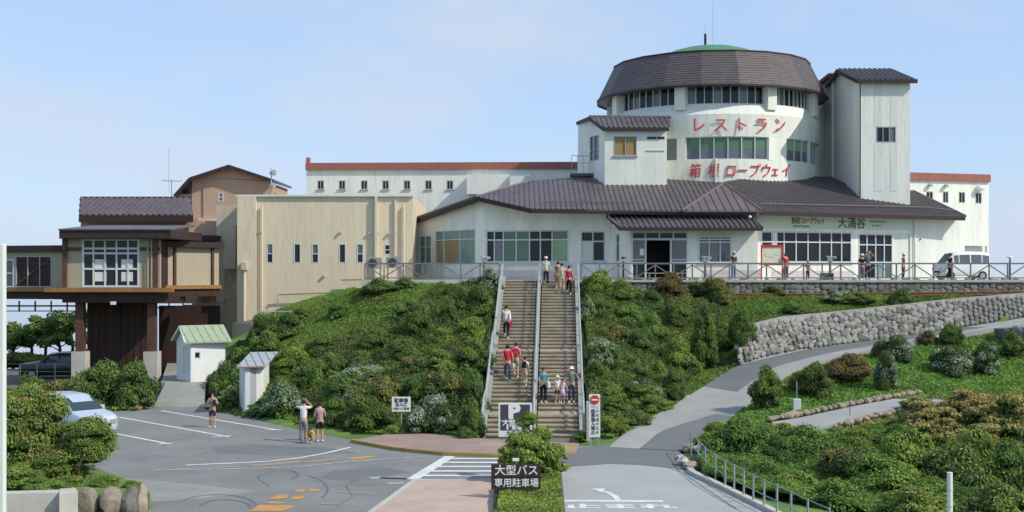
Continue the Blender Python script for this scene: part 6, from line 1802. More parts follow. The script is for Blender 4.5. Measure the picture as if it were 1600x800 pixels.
vehicle('parked_van', 'small white van parked on the terrace beside the station', onterr(1502, 76.6), R(6), 3.4, 1.5, kei, M['carwhite'], [(2, 3, 'front'), (3, 4, 'side'), (4, 5, 'side'), (5, 6, 'side'), (6, 7, 'side')], [(-1.1, .29), (1.1, .29)], gmat='glassgrey', scale=.95)

# ------------------------------------------------------------------ fences below
def wire_fence(label, pts, h, m, post_r=.03, rails=(1.0, .5), group=None, name='fence'):
    root = thing(name, label, 'fence', tuple(pts[0]), group)
    for p in pts: b = MB(); b.tube([p + V((0, 0, -.1)), p + V((0, 0, h))], post_r, 6); b.build('post', m, root)
    for f_ in rails: b = MB(); b.tube([p + V((0, 0, h * f_ - .03)) for p in pts], post_r * .5, 5); b.build('rail', m, root)
    return root
base = [(1074, 712), (1085, 725), (1096, 739), (1112, 752), (1127, 763), (1141, 770), (1156, 779), (1171, 787), (1188, 796), (1208, 806), (1230, 818), (1256, 832), (1290, 848)]
wire_fence('low grey green wire fence curving along the road edge at the lower right', [ground(x + 6, y) for x, y in base], .92, mat('greygreen_post', (.30, .36, .32), .6, var=.1), .035)
wire_fence('thin grey railing in front of the black car at far left', [at(x, 592, 79) for x in (8, 32, 58, 86, 116)], 1.0, M['galv'], .03)
wire_fence('single thin post by the garden path', [hitground(1328, 652)], 1.0, M['greysteel'], .02, ())
# rocks
for i, (px, py, Y, sx_, sy_, sz_, lab) in enumerate(((137, 786, 35.9, .68, .7, .95, 'brown rounded boulder next to the concrete corner, leftmost of the foreground row'), (174, 786, 35.9, .74, .7, .98, 'second boulder of the foreground row, tan and tall'),
        (203, 784, 36.0, .62, .6, .98, 'third boulder of the foreground row, mossy in the middle'), (221, 783, 36.2, .42, .6, 1.02, 'narrow pinkish boulder of the foreground row'), (231, 788, 36.5, .25, .5, .9, 'dark slim rock at the right end of the foreground row'))):
    boulder(at(px, py, Y), sx_, sy_, sz_, [M['boulder'], M['boulder'], M['stone3'], M['edging'], M['stone3']][i], lab, seed=i, group='boulders at the planting bed')
for i, (px, py, sx_, sz_, lab) in enumerate(((1068, 727, .55, .42, 'pale rock at the road corner by the wire fence'), (1081, 734, .75, .40, 'pinkish flat rock right of the pale corner rock'), (1110, 706, 1.4, .45, 'long pale rock half hidden under the shrub by the road'), (1076, 705, .6, .4, 'small pale rock at the end of the wire fence'))):
    boulder(ground(px, py) + V((0, 0, .12)), sx_, .6, sz_, M['edging'] if i % 2 else M['lconcrete'], lab, seed=20 + i)
for i, (px, py, lab) in enumerate(((1072, 625, 'pale rock on the left verge of the hill road'), (1004, 650, 'small rock at the foot of the right slope'), (360, 610, 'pale rock on the bank behind the woman'), (365, 622, 'tan rock beside the cabinet shed'), (350, 617, 'brown rock on the bank left of the cabinet shed'))):
    p = hitground(px, py); boulder(p + V((0, 0, .1)), .5, .45, .38, M['edging'] if i != 4 else M['boulder'], lab, seed=40 + i)
for i, px in enumerate((186, 200, 214)):
    boulder(ground(px, 641) + V((0, 0, .12)), .62, .4, .4, mat('reddish_rock', (.24, .12, .10), .9), ('left', 'middle', 'right')[i] + ' one of the reddish rocks at the foot of the far left shrubs', seed=60 + i)
# stump shaped boulder pair near the dark patch
boulder(ground(884, 717) + V((0, 0, .08)), .22, .25, .22, M['stone3'], 'small dark stone at the right end of the brick pavement', seed=70)
# concrete planter wall, near left
b = MB(); b.prism([(gx(-40, 35.2), 35.2), (gx(92, 35.6), 35.6), (gx(92, 35.6), 36.0), (gx(-40, 35.6), 35.6)], -.2, .66)
b.prism([(gx(93, 35.3), 35.25), (gx(122, 35.5), 35.5), (gx(118, 36.2), 36.2), (gx(93, 36), 36.0)], -.2, .68)
b.build('planter_wall', M['lconcrete'], label='pale concrete wall around the planting bed in the lower left corner', cat='wall', bevel=.02)
b = MB(); b.prism([(gx(-60, 35.7), 35.7), (gx(230, 36.0), 36.2), (gx(215, 38), 38), (gx(150, 40.5), 40.8), (gx(-60, 41), 41)], -.2, .5)
struct('planting_bed', b, M['soil'])
# hedge strip island kerb
b = MB(); b.prism([(gx(768, 36), 30), (gx(875, 36) - .0, 30), (gx(876, 44.5), 44.8), (gx(779, 44.5), 44.8)], -.1, .14); struct('island_kerb', b, M['dconcrete'])
# ------------------------------------------------------------------ vegetation
def leafmat(name, c, c2, island=.28, trans=.32): return mat('leaf_' + name, c, .75, col2=c2, scale=2.2, island=island, trans=trans, spec=.15)
LF = dict(
    dark=leafmat('dark', (0.104, 0.166, 0.050), (0.073, 0.123, 0.039)),
    mid=leafmat('mid', (0.181, 0.268, 0.065), (0.121, 0.195, 0.048)),
    light=leafmat('light', (0.257, 0.361, 0.075), (0.207, 0.310, 0.062)),
    lime=leafmat('lime', (0.295, 0.391, 0.084), (0.271, 0.347, 0.075)),
    olive=leafmat('olive', (0.259, 0.239, 0.077), (0.189, 0.187, 0.062)),
    brown=leafmat('brown', (0.228, 0.168, 0.070), (0.171, 0.134, 0.059)),
    gold=leafmat('gold', (0.496, 0.380, 0.157), (0.438, 0.321, 0.129)),
    rust=leafmat('rust', (0.585, 0.273, 0.097), (0.413, 0.246, 0.083)),
    grass=leafmat('grass', (0.195, 0.37, 0.075), (0.186, 0.325, 0.069), .3),
    bluish=leafmat('bluish', (0.189, 0.239, 0.132), (0.121, 0.166, 0.097)),
    bloom=leafmat('bloom', (.56, .62, .50), (.36, .44, .32), .2),
)
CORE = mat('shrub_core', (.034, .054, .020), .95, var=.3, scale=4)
def quad_cloud(P0, Nn, size, rs, asp=1.6):
    """leaf quads at P0 (n,3) with normals Nn; returns verts, count"""
    n = len(P0)
    r1 = rs.normal(size=(n, 3)); Nn = Nn + .55 * rs.normal(size=(n, 3)); Nn /= np.linalg.norm(Nn, axis=1)[:, None] + 1e-9
    a = np.cross(Nn, r1); a /= np.linalg.norm(a, axis=1)[:, None] + 1e-9
    b = np.cross(Nn, a)
    s = (size * rs.uniform(.65, 1.3, n))[:, None]
    a = a * s * .5; b = b * s * asp * .5
    # leaf outline: pointed hexagon-ish quad
    return np.stack([P0 - b, P0 + a * .9 + b * .1, P0 + b, P0 - a * .9 + b * .1], 1).reshape(-1, 3)
def cloud_mesh(name, parts, mats_, core=None):
    """parts: list of (verts(n*4,3), matindex)"""
    V_ = np.concatenate([p[0] for p in parts]); n = len(V_) // 4
    mi = np.concatenate([np.full(len(p[0]) // 4, p[1]) if np.isscalar(p[1]) else p[1] for p in parts])
    cv, cf = core if core else (np.zeros((0, 3)), np.zeros((0, 3), int))
    me = bpy.data.meshes.new(name)
    allv = np.concatenate([V_, cv]); nv = len(V_)
    me.vertices.add(len(allv)); me.vertices.foreach_set('co', allv.astype(np.float32).ravel())
    li = np.concatenate([np.arange(nv), (cf + nv).ravel()]).astype(np.int32)
    me.loops.add(len(li)); me.loops.foreach_set('vertex_index', li)
    k = cf.shape[1] if len(cf) else 3
    ls = np.concatenate([np.arange(0, nv, 4), nv + np.arange(len(cf)) * k]).astype(np.int32)
    lt = np.concatenate([np.full(n, 4), np.full(len(cf), k)]).astype(np.int32)
    me.polygons.add(len(ls)); me.polygons.foreach_set('loop_start', ls); me.polygons.foreach_set('loop_total', lt)
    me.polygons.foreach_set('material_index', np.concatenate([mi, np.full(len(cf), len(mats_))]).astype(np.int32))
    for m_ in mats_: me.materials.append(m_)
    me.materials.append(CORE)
    me.update(calc_edges=True)
    return me
def ico(sub=1):
    import bmesh
    bm = bmesh.new(); bmesh.ops.create_icosphere(bm, subdivisions=sub, radius=1)
    v = np.array([v.co[:] for v in bm.verts]); f = np.array([[q.index for q in f.verts] for f in bm.faces]); bm.free(); return v, f
ICO = ico(2)
def bush_mesh(name, seed, mats_, n=12000, lobes=44, flat=.72, leaf=.046, tipidx=None, tipfrac=.5, shape='dome', bloom=None, bloomfrac=.0, mixw=None):
    """unit shrub: radius 1, height 1.2"""
    rs = np.random.RandomState(seed)
    C = []
    for i in range(lobes):
        u = rs.uniform(0, 2*np.pi); el = rs.uniform(.02, 1.0) ** (.8 if shape == 'dome' else 1.0) * np.pi / 2
        rr = rs.uniform(.45, .86)
        if shape == 'cone':
            h_ = rs.uniform(.05, 1); r_ = .72 * (1 - h_ * h_) ** .5; C.append((r_*np.cos(u), r_*np.sin(u), 1.35*h_ + .1, rs.uniform(.18, .32)))
        else: C.append((rr*np.cos(u)*np.cos(el), rr*np.sin(u)*np.cos(el), .12 + .92*rr*np.sin(el), rs.uniform(.15, .33)))
    C.append((0, 0, .35, .62)) if shape == 'dome' else C.append((0, 0, .5, .4))
    C = np.array(C)
    wts = C[:, 3] ** 2; wts /= wts.sum()
    li = rs.choice(len(C), n, p=wts)
    d = rs.normal(size=(n, 3)); d[:, 2] = np.abs(d[:, 2]) * 1.0 - .25; d /= np.linalg.norm(d, axis=1)[:, None]
    R_ = C[li, 3] * (rs.uniform(.80, 1.08, n) + .25 * rs.rand(n) ** 6)
    P0 = C[li, :3] + d * R_[:, None] * np.array([1, 1, flat])
    # drop leaves buried inside other lobes
    keep = np.ones(n, bool)
    for c_ in C:
        q = (P0 - c_[:3]) / np.array([1, 1, flat]); keep &= ~(np.linalg.norm(q, axis=1) < c_[3] * .74)
    keep &= P0[:, 2] > -.05
    P0, d, li = P0[keep], d[keep], li[keep]
    Nn = d * np.array([1, 1, 1.3]) + np.array([0, 0, .35])
    lm = rs.choice(len(mixw) if mixw else 2, len(C), p=mixw)[li] if mixw else rs.randint(0, 2, len(C))[li]
    tip = d[:, 2] > .35
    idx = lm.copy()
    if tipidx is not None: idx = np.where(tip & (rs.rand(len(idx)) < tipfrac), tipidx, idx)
    if bloom is not None:
        cl = rs.rand(len(C))[li] < bloomfrac * 2
        idx = np.where((d[:, 2] > .1) & cl & (rs.rand(len(idx)) < .6), bloom, idx)
    Q = quad_cloud(P0, Nn, leaf, rs)
    # twigs sticking out
    cores_v, cores_f = [], []; o = 0
    for c_ in C:
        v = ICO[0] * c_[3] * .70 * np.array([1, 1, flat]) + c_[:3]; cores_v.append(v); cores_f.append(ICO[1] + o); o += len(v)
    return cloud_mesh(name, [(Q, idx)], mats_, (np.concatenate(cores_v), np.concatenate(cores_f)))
KINDS = {}
def kind(nm, cnt, **k): KINDS[nm] = [bush_mesh('shrub_' + nm, 11 * i + hash_(nm), **k) for i in range(cnt)]
def hash_(s): return sum(ord(c) * (i + 3) for i, c in enumerate(s)) % 997
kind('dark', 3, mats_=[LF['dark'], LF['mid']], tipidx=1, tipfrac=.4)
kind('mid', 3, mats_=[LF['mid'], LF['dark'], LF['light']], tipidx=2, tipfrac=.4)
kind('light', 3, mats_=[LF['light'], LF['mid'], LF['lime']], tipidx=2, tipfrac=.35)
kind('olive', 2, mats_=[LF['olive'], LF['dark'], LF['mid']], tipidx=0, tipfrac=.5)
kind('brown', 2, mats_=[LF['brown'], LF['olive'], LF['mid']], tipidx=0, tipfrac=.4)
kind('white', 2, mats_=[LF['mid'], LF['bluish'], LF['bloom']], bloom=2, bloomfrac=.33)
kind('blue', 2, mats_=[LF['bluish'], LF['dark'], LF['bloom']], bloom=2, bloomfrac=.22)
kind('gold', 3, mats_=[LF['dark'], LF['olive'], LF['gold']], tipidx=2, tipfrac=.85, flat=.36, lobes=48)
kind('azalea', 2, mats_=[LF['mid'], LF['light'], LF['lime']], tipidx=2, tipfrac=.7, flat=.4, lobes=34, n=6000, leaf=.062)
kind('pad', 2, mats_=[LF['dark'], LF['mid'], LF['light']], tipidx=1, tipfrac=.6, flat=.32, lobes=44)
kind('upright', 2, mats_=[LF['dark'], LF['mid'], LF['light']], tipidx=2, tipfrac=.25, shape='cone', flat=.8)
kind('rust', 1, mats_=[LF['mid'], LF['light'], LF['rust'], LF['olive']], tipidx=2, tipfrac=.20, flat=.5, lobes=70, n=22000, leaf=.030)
trunk_cache = {}
def bush(kd, px, py, wpx, hpx, label, Y=None, z=None, group=None, cat='shrub', sink=.12):
    """px,py = foot of the shrub in the photo; wpx,hpx its size there"""
    if Y is None: p = hitground(px, py)
    else: p = V((gx(px, Y), Y, gz(py, Y) if z is None else z))
    me = rnd.choice(KINDS[kd]); s = p.y / F
    o = bpy.data.objects.new('shrub', me); COL.objects.link(o)
    w_ = wpx * s / 2 / .92; h_ = hpx * s / (1.22 if kd != 'upright' else 1.5) * (1.22 if Y is None else 1)
    o.location = (p.x, p.y + w_ * .35, p.z - sink * h_); o.scale = (w_, min(w_, h_ * 1.3), h_ * 1.1); o.rotation_euler = (0, 0, rnd.uniform(0, 6.28)) if abs(w_ - min(w_, h_*1.3)) < .15 else (0, 0, rnd.uniform(-.25, .25))
    tag(o, label, cat, group)
    return o
LS, RS, LR = 'shrubs on the left slope', 'shrubs on the right slope', 'shrubs below the hill road'
# --- left slope
for a in (
 ('mid', 772, 438, 36, 26, 'leafy shrub poking through the fence at the top left of the stairs'),
 ('white', 765, 462, 46, 40, 'pale flowered shrub under the fence end beside the left handrail'),
 ('dark', 745, 500, 66, 52, 'dark shrub beside the left handrail a third of the way down'),
 ('dark', 712, 478, 50, 34, 'dark green clump just below the terrace left of the handrail'),
 ('mid', 690, 466, 44, 24, 'low green shrub on the grass under the terrace fence'),
 ('light', 738, 540, 60, 44, 'bright green shrub beside the left handrail at mid height'),
 ('dark', 655, 535, 52, 60, 'dark upright shrub in the middle of the green slope'),
 ('mid', 640, 505, 60, 34, 'broad shrub at the top edge of the thicket on the left slope'),
 ('dark', 700, 515, 40, 50, 'tall dark shrub right of the upright dark one on the slope'),
 ('light', 690, 548, 52, 34, 'light green shrub between the dark ones on the left slope'),
 ('mid', 630, 572, 66, 42, 'rounded green shrub left of the slope centre'),
 ('dark', 585, 555, 60, 40, 'dark low shrub where the grass meets the thicket'),
 ('mid', 740, 590, 66, 56, 'wide green shrub beside the left handrail near mid flight'),
 ('light', 690, 590, 72, 44, 'pale green layered shrub in the right half of the left thicket'),
 ('dark', 560, 590, 60, 40, 'dark shrub above the long white flowering shrub'),
 ('white', 566, 610, 92, 40, 'long white flowering shrub across the middle of the left slope'),
 ('olive', 640, 600, 66, 46, 'olive green layered shrub in the middle of the left thicket'),
 ('mid', 512, 600, 54, 44, 'green shrub at the left end of the white flowering one'),
 ('dark', 530, 640, 70, 52, 'large dark shrub behind the woman in the mauve shirt'),
 ('white', 555, 640, 52, 34, 'small white flowering shrub low on the left slope'),
 ('olive', 600, 650, 80, 62, 'big layered olive shrub left of the small white sign'),
 ('dark', 650, 640, 66, 54, 'dark layered shrub above the small white sign'),
 ('olive', 698, 645, 92, 66, 'large olive green shrub at the right of the left thicket'),
 ('dark', 738, 650, 50, 70, 'tall dark shrub hugging the bottom of the left handrail'),
 ('mid', 738, 688, 44, 62, 'green shrub at the very foot of the left handrail'),
 ('blue', 676, 680, 78, 58, 'white flowering hydrangea right of the small white sign'),
 ('mid', 728, 690, 40, 22, 'low green clump at the back edge of the brick pavement'),
 ('light', 618, 684, 44, 20, 'low bright clump at the foot of the small sign post'),
 ('dark', 575, 672, 80, 50, 'dark shaded shrub at the slope foot left of the small sign'),
 ('dark', 520, 664, 60, 40, 'dark low shrub behind the crouching child'),
 ('white', 440, 652, 76, 56, 'round pale flowering hydrangea next to the cabinet shed'),
 ('mid', 480, 620, 60, 54, 'green shrub behind the pale hydrangea'),
 ('mid', 425, 600, 50, 46, 'leafy shrub growing over the cabinet shed roof'),
 ('light', 455, 590, 66, 46, 'bright yellow green shrub above the cabinet shed'),
 ('dark', 500, 560, 58, 34, 'dark shrub at the left foot of the grass slope'),
 ('mid', 415, 560, 56, 40, 'green shrub against the stained concrete wall'),
 ('dark', 445, 530, 66, 40, 'dark shrub below the thin pipe railing'),
 ('dark', 408, 535, 44, 44, 'dark clump at the foot of the beige building'),
 ('mid', 530, 497, 40, 24, 'small dark green clump left of the white marker'),
 ('dark', 470, 500, 40, 18, 'dark low hedge piece beside the beige wall'),
 ('mid', 590, 462, 60, 26, 'low shrub under the left end of the terrace fence'),
 ('dark', 632, 452, 50, 18, 'dark tuft hanging over the terrace edge'),
): bush(*a, group=LS)
# --- far left
for a in (
 ('olive', 95, 640, 100, 66, 'olive shrub left of the minivan below the bridge', 62),
 ('mid', 158, 636, 108, 84, 'large rounded green shrub under the bridge', 64.5),
 ('dark', 208, 640, 72, 88, 'dark green shrub by the concrete ramp', 63.5),
 ('light', 110, 615, 60, 34, 'yellow green shrub in front of the thin railing', 68),
 ('dark', 45, 640, 60, 70, 'dark shrub behind the azalea at the far left', 62),
 ('mid', 345, 600, 50, 76, 'dark tree-like shrub right of the white shed', 67),
 ('dark', 335, 575, 44, 50, 'dark leafy shrub overlapping the shed corner', 68),
 ('mid', 362, 635, 34, 36, 'green clump left of the cabinet shed', 63),
): 
    kd, px, py, w1, h1, lb_, Y_ = a
    bush(kd, px, py, w1, h1, lb_, Y=Y_, z=0, group='shrubs below the bridge')
bush('rust', 36, 744, 146, 158, 'large azalea with orange tipped leaves in the lower left planting bed', Y=38.9, z=.5, sink=.0)
bush('rust', 128, 736, 100, 84, 'orange tipped lower limb of azalea spreading right in front of the minivan', Y=38.6, z=gz(728, 38.6), sink=.0)
bush('rust', 60, 750, 170, 72, 'shaded lower branches of the large azalea close to the bed', Y=38.2, z=.45, sink=.15)
bush('light', 20, 752, 90, 44, 'bright low clump under the azalea at the left edge', Y=37.0, z=.5)
for i, (px, Y_, w1, h1) in enumerate(((100, 37.3, 70, 22), (160, 37.4, 60, 22), (60, 36.6, 80, 26), (205, 37.2, 36, 16))):
    bush('light', px, 770, w1, h1, ('low weeds on the bed behind the concrete wall', 'weeds behind the tan boulder', 'leafy weeds directly behind the concrete wall', 'tuft of weeds above the mossy boulder')[i], Y=Y_, z=.45, cat='weeds')
# stems of the azalea
root = thing('azalea_stems', 'bare crooked stems under the large azalea', 'stems', (gx(95, 38.6), 38.6, .5))
for i in range(7):
    x = gx(60 + i * 11, 38.4); b = MB(); b.tube([(x, 38.5, .4), (x + rnd.uniform(-.2, .3), 38.3, 1.0), (x + rnd.uniform(-.3, .6), 38.6, 1.8)], [.05, .04, .02], 6); b.build('stem', M['bark'], root)
# --- island hedge and azalea
bush('azalea', 814, 748, 92, 88, 'clipped rounded azalea in front of the stairs, behind the wooden sign', Y=40.4, z=.1, sink=.0)
bush('azalea', 846, 744, 80, 92, 'right half of the rounded azalea clump beside the pale road', Y=41.0, z=.1, sink=.0)
bush('azalea', 828, 738, 90, 90, 'dense rounded crown filling the middle of the clipped azalea', Y=40.8, z=.1, sink=.0)
bush('light', 824, 666, 34, 26, 'small twiggy shoot on top of the clipped azalea', Y=41.5, z=gz(668, 41.5), sink=.0)
def heightcloud(name, poly, dens, hfun, mats_, leaf, label, cat, seed, up=.6, spread=.25, mixn=None, base=None, asp=1.6, coreh=.8, corestep=.45):
    rs = np.random.RandomState(seed)
    xs_, ys_ = [p[0] for p in poly], [p[1] for p in poly]
    ar = (max(xs_) - min(xs_)) * (max(ys_) - min(ys_)); n = int(ar * dens)
    X = rs.uniform(min(xs_), max(xs_), n); Y_ = rs.uniform(min(ys_), max(ys_), n)
    k = inpoly(X, Y_, poly); X, Y_ = X[k], Y_[k]
    Zg = base(X, Y_) if base else height(X, Y_); H_ = hfun(X, Y_)
    e = .08; gx_ = (hfun(X + e, Y_) - H_) / e; gy_ = (hfun(X, Y_ + e) - H_) / e
    P0 = np.stack([X, Y_, Zg + H_ * rs.uniform(1 - spread, 1.06, len(X)) + .0], 1)
    Nn = np.stack([-gx_, -gy_, np.full(len(X), up)], 1)
    Nn /= np.linalg.norm(Nn, axis=1)[:, None]
    Q = quad_cloud(P0, Nn, leaf, rs, asp)
    sel = (np.sin(X * 1.7 + 3 * np.sin(Y_ * .9)) + np.sin(Y_ * 2.3 + X * .6) + rs.normal(size=len(X)) * .7)
    idx = np.clip(((sel + 2.4) / 4.8 * len(mats_)).astype(int), 0, len(mats_) - 1)
    core = None
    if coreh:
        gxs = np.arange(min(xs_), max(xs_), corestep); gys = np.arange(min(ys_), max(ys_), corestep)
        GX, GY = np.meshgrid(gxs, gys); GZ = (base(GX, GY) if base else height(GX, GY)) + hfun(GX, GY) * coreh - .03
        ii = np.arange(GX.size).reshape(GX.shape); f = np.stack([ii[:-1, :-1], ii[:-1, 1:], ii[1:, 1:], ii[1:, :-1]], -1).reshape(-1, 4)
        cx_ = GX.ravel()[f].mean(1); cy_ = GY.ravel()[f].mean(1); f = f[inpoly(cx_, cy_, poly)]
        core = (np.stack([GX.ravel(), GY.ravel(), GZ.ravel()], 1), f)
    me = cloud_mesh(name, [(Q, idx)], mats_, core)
    o = bpy.data.objects.new(name, me); COL.objects.link(o)
    return tag(o, label, cat, kind='stuff')
def lumps(sc, amp, base_, seed, pw=1.0):
    rs = np.random.RandomState(seed); ph = rs.uniform(0, 6.28, 8); an = rs.uniform(0, np.pi, 4)
    def f(x, y):
        x = np.asarray(x); y = np.asarray(y); v = 0
        for i in range(4):
            u = x * np.cos(an[i]) + y * np.sin(an[i]); v = v + np.abs(np.sin(u * sc * (1 + .37 * i) + ph[i] + 1.3 * np.sin((x + y) * sc * .5 + ph[i + 4]))) / 4
        return base_ + amp * v ** pw
    return f
HP = [(gx(768, 36) + .05, 30), (gx(870, 36), 30), (gx(873, 43), 43.3), (gx(790, 43), 43.3)]
heightcloud('hedge_planting', HP, 2000, lumps(1.6, .20, .10, 3), [LF['mid'], LF['light'], LF['lime']], .07, 'low bright green hedge planting filling the traffic island', 'hedge', 5, base=lambda x, y: np.full(np.shape(x), .12))
# --- right slope
for a in (
 ('light', 935, 462, 56, 40, 'pale leaved shrub at the top right of the stairs'),
 ('white', 918, 505, 34, 40, 'white flowering shrub against the right handrail'),
 ('mid', 925, 470, 34, 26, 'green clump below the terrace fence by the right handrail'),
 ('mid', 972, 476, 58, 36, 'mid green shrub under the terrace lamp'),
 ('brown', 1048, 472, 66, 44, 'brownish green shrub standing against the low stone wall'),
 ('olive', 1122, 478, 56, 46, 'tall olive shrub in front of the stone wall, right of the brownish one'),
 ('dark', 1088, 466, 34, 30, 'dark clump between the brownish and olive shrubs'),
 ('dark', 1015, 488, 52, 34, 'dark shrub below the brownish one'),
 ('light', 985, 512, 58, 36, 'bright green domed shrub high on the right slope'),
 ('mid', 940, 500, 50, 34, 'green shrub left of the bright dome'),
 ('dark', 1060, 520, 60, 48, 'dark green shrub high in the middle of the right slope'),
 ('light', 1022, 536, 48, 46, 'bright rounded shrub in the middle of the right slope'),
 ('white', 1100, 520, 46, 30, 'shrub with whitish tips near the grassy corner'),
 ('dark', 1160, 540, 50, 54, 'dark shrub beside the rounded end of the stone wall'),
 ('upright', 1102, 580, 44, 76, 'tall narrow dark shrub on the right slope'),
 ('mid', 1132, 548, 44, 42, 'leafy shrub right of the tall narrow one'),
 ('olive', 960, 545, 72, 40, 'olive shrub right of the white flowering one'),
 ('dark', 1000, 556, 62, 42, 'dark hollow shrub in the centre of the right slope'),
 ('light', 1062, 584, 66, 56, 'large fresh green shrub low on the right slope'),
 ('white', 940, 580, 56, 52, 'pale tipped shrub beside the right handrail at mid flight'),
 ('mid', 930, 605, 50, 40, 'green shrub beside the right handrail above the no-entry board'),
 ('mid', 985, 600, 60, 44, 'mid green shrub in the lower centre of the right slope'),
 ('light', 1030, 610, 50, 44, 'light shrub left of the dark drooping one'),
 ('dark', 1052, 625, 50, 46, 'dark drooping shrub near the road verge'),
 ('pad', 1000, 648, 84, 48, 'wide layered dark shrub above the verge'),
 ('blue', 1010, 632, 70, 40, 'bluish green shrub above the layered dark one'),
 ('pad', 962, 655, 44, 34, 'layered dark shrub right of the no-entry board'),
 ('light', 952, 630, 44, 34, 'light green shrub behind the no-entry board'),
 ('light', 960, 680, 52, 34, 'yellow green shrub at the foot of the right slope'),
 ('mid', 1000, 668, 44, 24, 'low green clump on the verge of the road'),
 ('mid', 912, 690, 34, 16, 'low clump at the foot of the right handrail post'),
 ('light', 1035, 644, 40, 20, 'small yellow green clump on the verge'),
 ('dark', 1412, 486, 52, 34, 'dark shrub sitting on the curved stone retaining wall'),
 ('white', 1310, 476, 56, 22, 'pale flowered shrub on the grass above the retaining wall'),
 ('mid', 1345, 478, 60, 20, 'low green clump above the retaining wall'),
 ('mid', 1240, 492, 50, 18, 'low clump on the grass bank left of the pale flowers'),
 ('olive', 1212, 462, 44, 16, 'low weeds at the foot of the red pipes'),
): bush(*a, group=RS)
# --- below the road
for a in (
 ('mid', 1200, 640, 58, 66, 'upright green shrub standing beside the hill road'),
 ('dark', 1275, 622, 58, 54, 'dark pointed shrub right of the grey utility box'),
 ('brown', 1248, 612, 34, 28, 'small reddish brown shrub behind the utility box'),
 ('brown', 1330, 600, 84, 44, 'wide brownish shrub on the grass bank'),
 ('brown', 1312, 588, 40, 26, 'small brown shrub at the road edge'),
 ('blue', 1386, 610, 44, 62, 'white tipped shrub at the middle of the grass bank'),
 ('blue', 1405, 566, 66, 42, 'white flowering shrub by the roadside'),
 ('brown', 1378, 560, 34, 26, 'brown clump behind the roadside white shrub'),
 ('brown', 1452, 542, 34, 24, 'brown shrub on the road shoulder'),
 ('dark', 1488, 542, 42, 34, 'dark dense shrub on the road shoulder'),
 ('blue', 1492, 590, 82, 50, 'broad white flowering hydrangea on the bank'),
 ('blue', 1546, 588, 52, 54, 'white flowering hydrangea next to the dark stone wall'),
 ('mid', 1585, 560, 40, 40, 'green shrub at the base of the dark stone wall'),
): bush(*a, group=LR)
# --- thicket, lower right
TR = 'shrubs in the lower right thicket'
for a in (
 ('mid', 1165, 722, 100, 78, 'rounded shrub with a forked stem beside the road fence', 46.5),
 ('light', 1128, 694, 70, 40, 'bright low shrub at the road edge left of the forked stem', 50),
 ('mid', 1262, 730, 110, 74, 'broad mid green shrub below the path stones', 46.5),
 ('dark', 1215, 730, 60, 56, 'dark shrub between the two broad ones', 45.8),
 ('olive', 1330, 760, 110, 76, 'olive brown shrub in the centre of the thicket', 43.5),
 ('light', 1250, 790, 90, 60, 'bright shrub just behind the wire fence', 40.5),
 ('mid', 1190, 765, 70, 50, 'green shrub touching the wire fence posts', 42),
 ('light', 1390, 790, 120, 90, 'bright leafy shrub in front of the olive one', 40),
 ('mid', 1310, 815, 120, 70, 'leafy shrub at the bottom edge left of the white post', 38.5),
 ('light', 1430, 740, 110, 84, 'fresh green shrub below the golden tipped ones', 44),
 ('mid', 1500, 790, 130, 110, 'dark leafy mass around the white post', 40.5),
 ('light', 1530, 740, 100, 86, 'bright green shrub right of centre in the thicket', 43.5),
 ('mid', 1585, 770, 90, 100, 'green shrub at the right edge of the picture', 41.5),
 ('light', 1440, 830, 120, 80, 'bright shrub at the bottom edge left of the post', 36.8),
 ('mid', 1570, 835, 120, 90, 'shrub in the bottom right corner', 36.8),
 ('gold', 1455, 690, 110, 80, 'golden tipped azalea at the left of its group', 48.5),
 ('gold', 1522, 670, 110, 76, 'golden tipped azalea behind the others', 50.5),
 ('gold', 1590, 690, 100, 96, 'golden tipped azalea at the right edge', 48),
 ('gold', 1545, 712, 110, 64, 'low golden tipped azalea at the front of its group', 46.8),
 ('dark', 1410, 712, 66, 56, 'dark shrub left of the golden azaleas', 47.5),
 ('mid', 1345, 712, 80, 44, 'low shrub at the near side of the garden path', 48.0),
 ('light', 1228, 702, 90, 46, 'loose green shrub covering the left end of the garden path', 48.2),
 ('gold', 1440, 655, 70, 44, 'small golden tipped azalea hiding the right end of the garden path', 51.5),
):
    kd, px, py, w1, h1, lb_, Y_ = a
    p = V((gx(px, Y_), Y_, 0)); z_ = hz(p.x, p.y)
    # top of the shrub stays where the photo has it
    o = bush(kd, px, py, w1 * 1.12, h1, lb_, Y=Y_, z=min(z_, gz(py, Y_)), group=TR)
    top = gz(py - h1, Y_); o.scale.z = max(.5, (top - o.location.z) / 1.22)
TH = [(gx(1095, 44), 44.5), (gx(1100, 42), 42.0), (gx(1185, 39), 39.0), (13.5, 36.0), (16, 33.5), (30, 33.5), (34, 48), (gx(1560, 50), 51.5), (gx(1420, 50), 50.5), (gx(1290, 49), 48.6), (gx(1200, 48), 48.0), (gx(1130, 47.5), 48.0), (gx(1100, 46), 46.6)]
tl = lumps(1.1, .35, .18, 11)
heightcloud('thicket_undergrowth', TH, 950, tl, [LF['dark'], LF['mid'], LF['light'], LF['mid'], LF['light']], .06, 'dense leafy undergrowth filling the lower right hollow', 'undergrowth', 9, spread=.35)
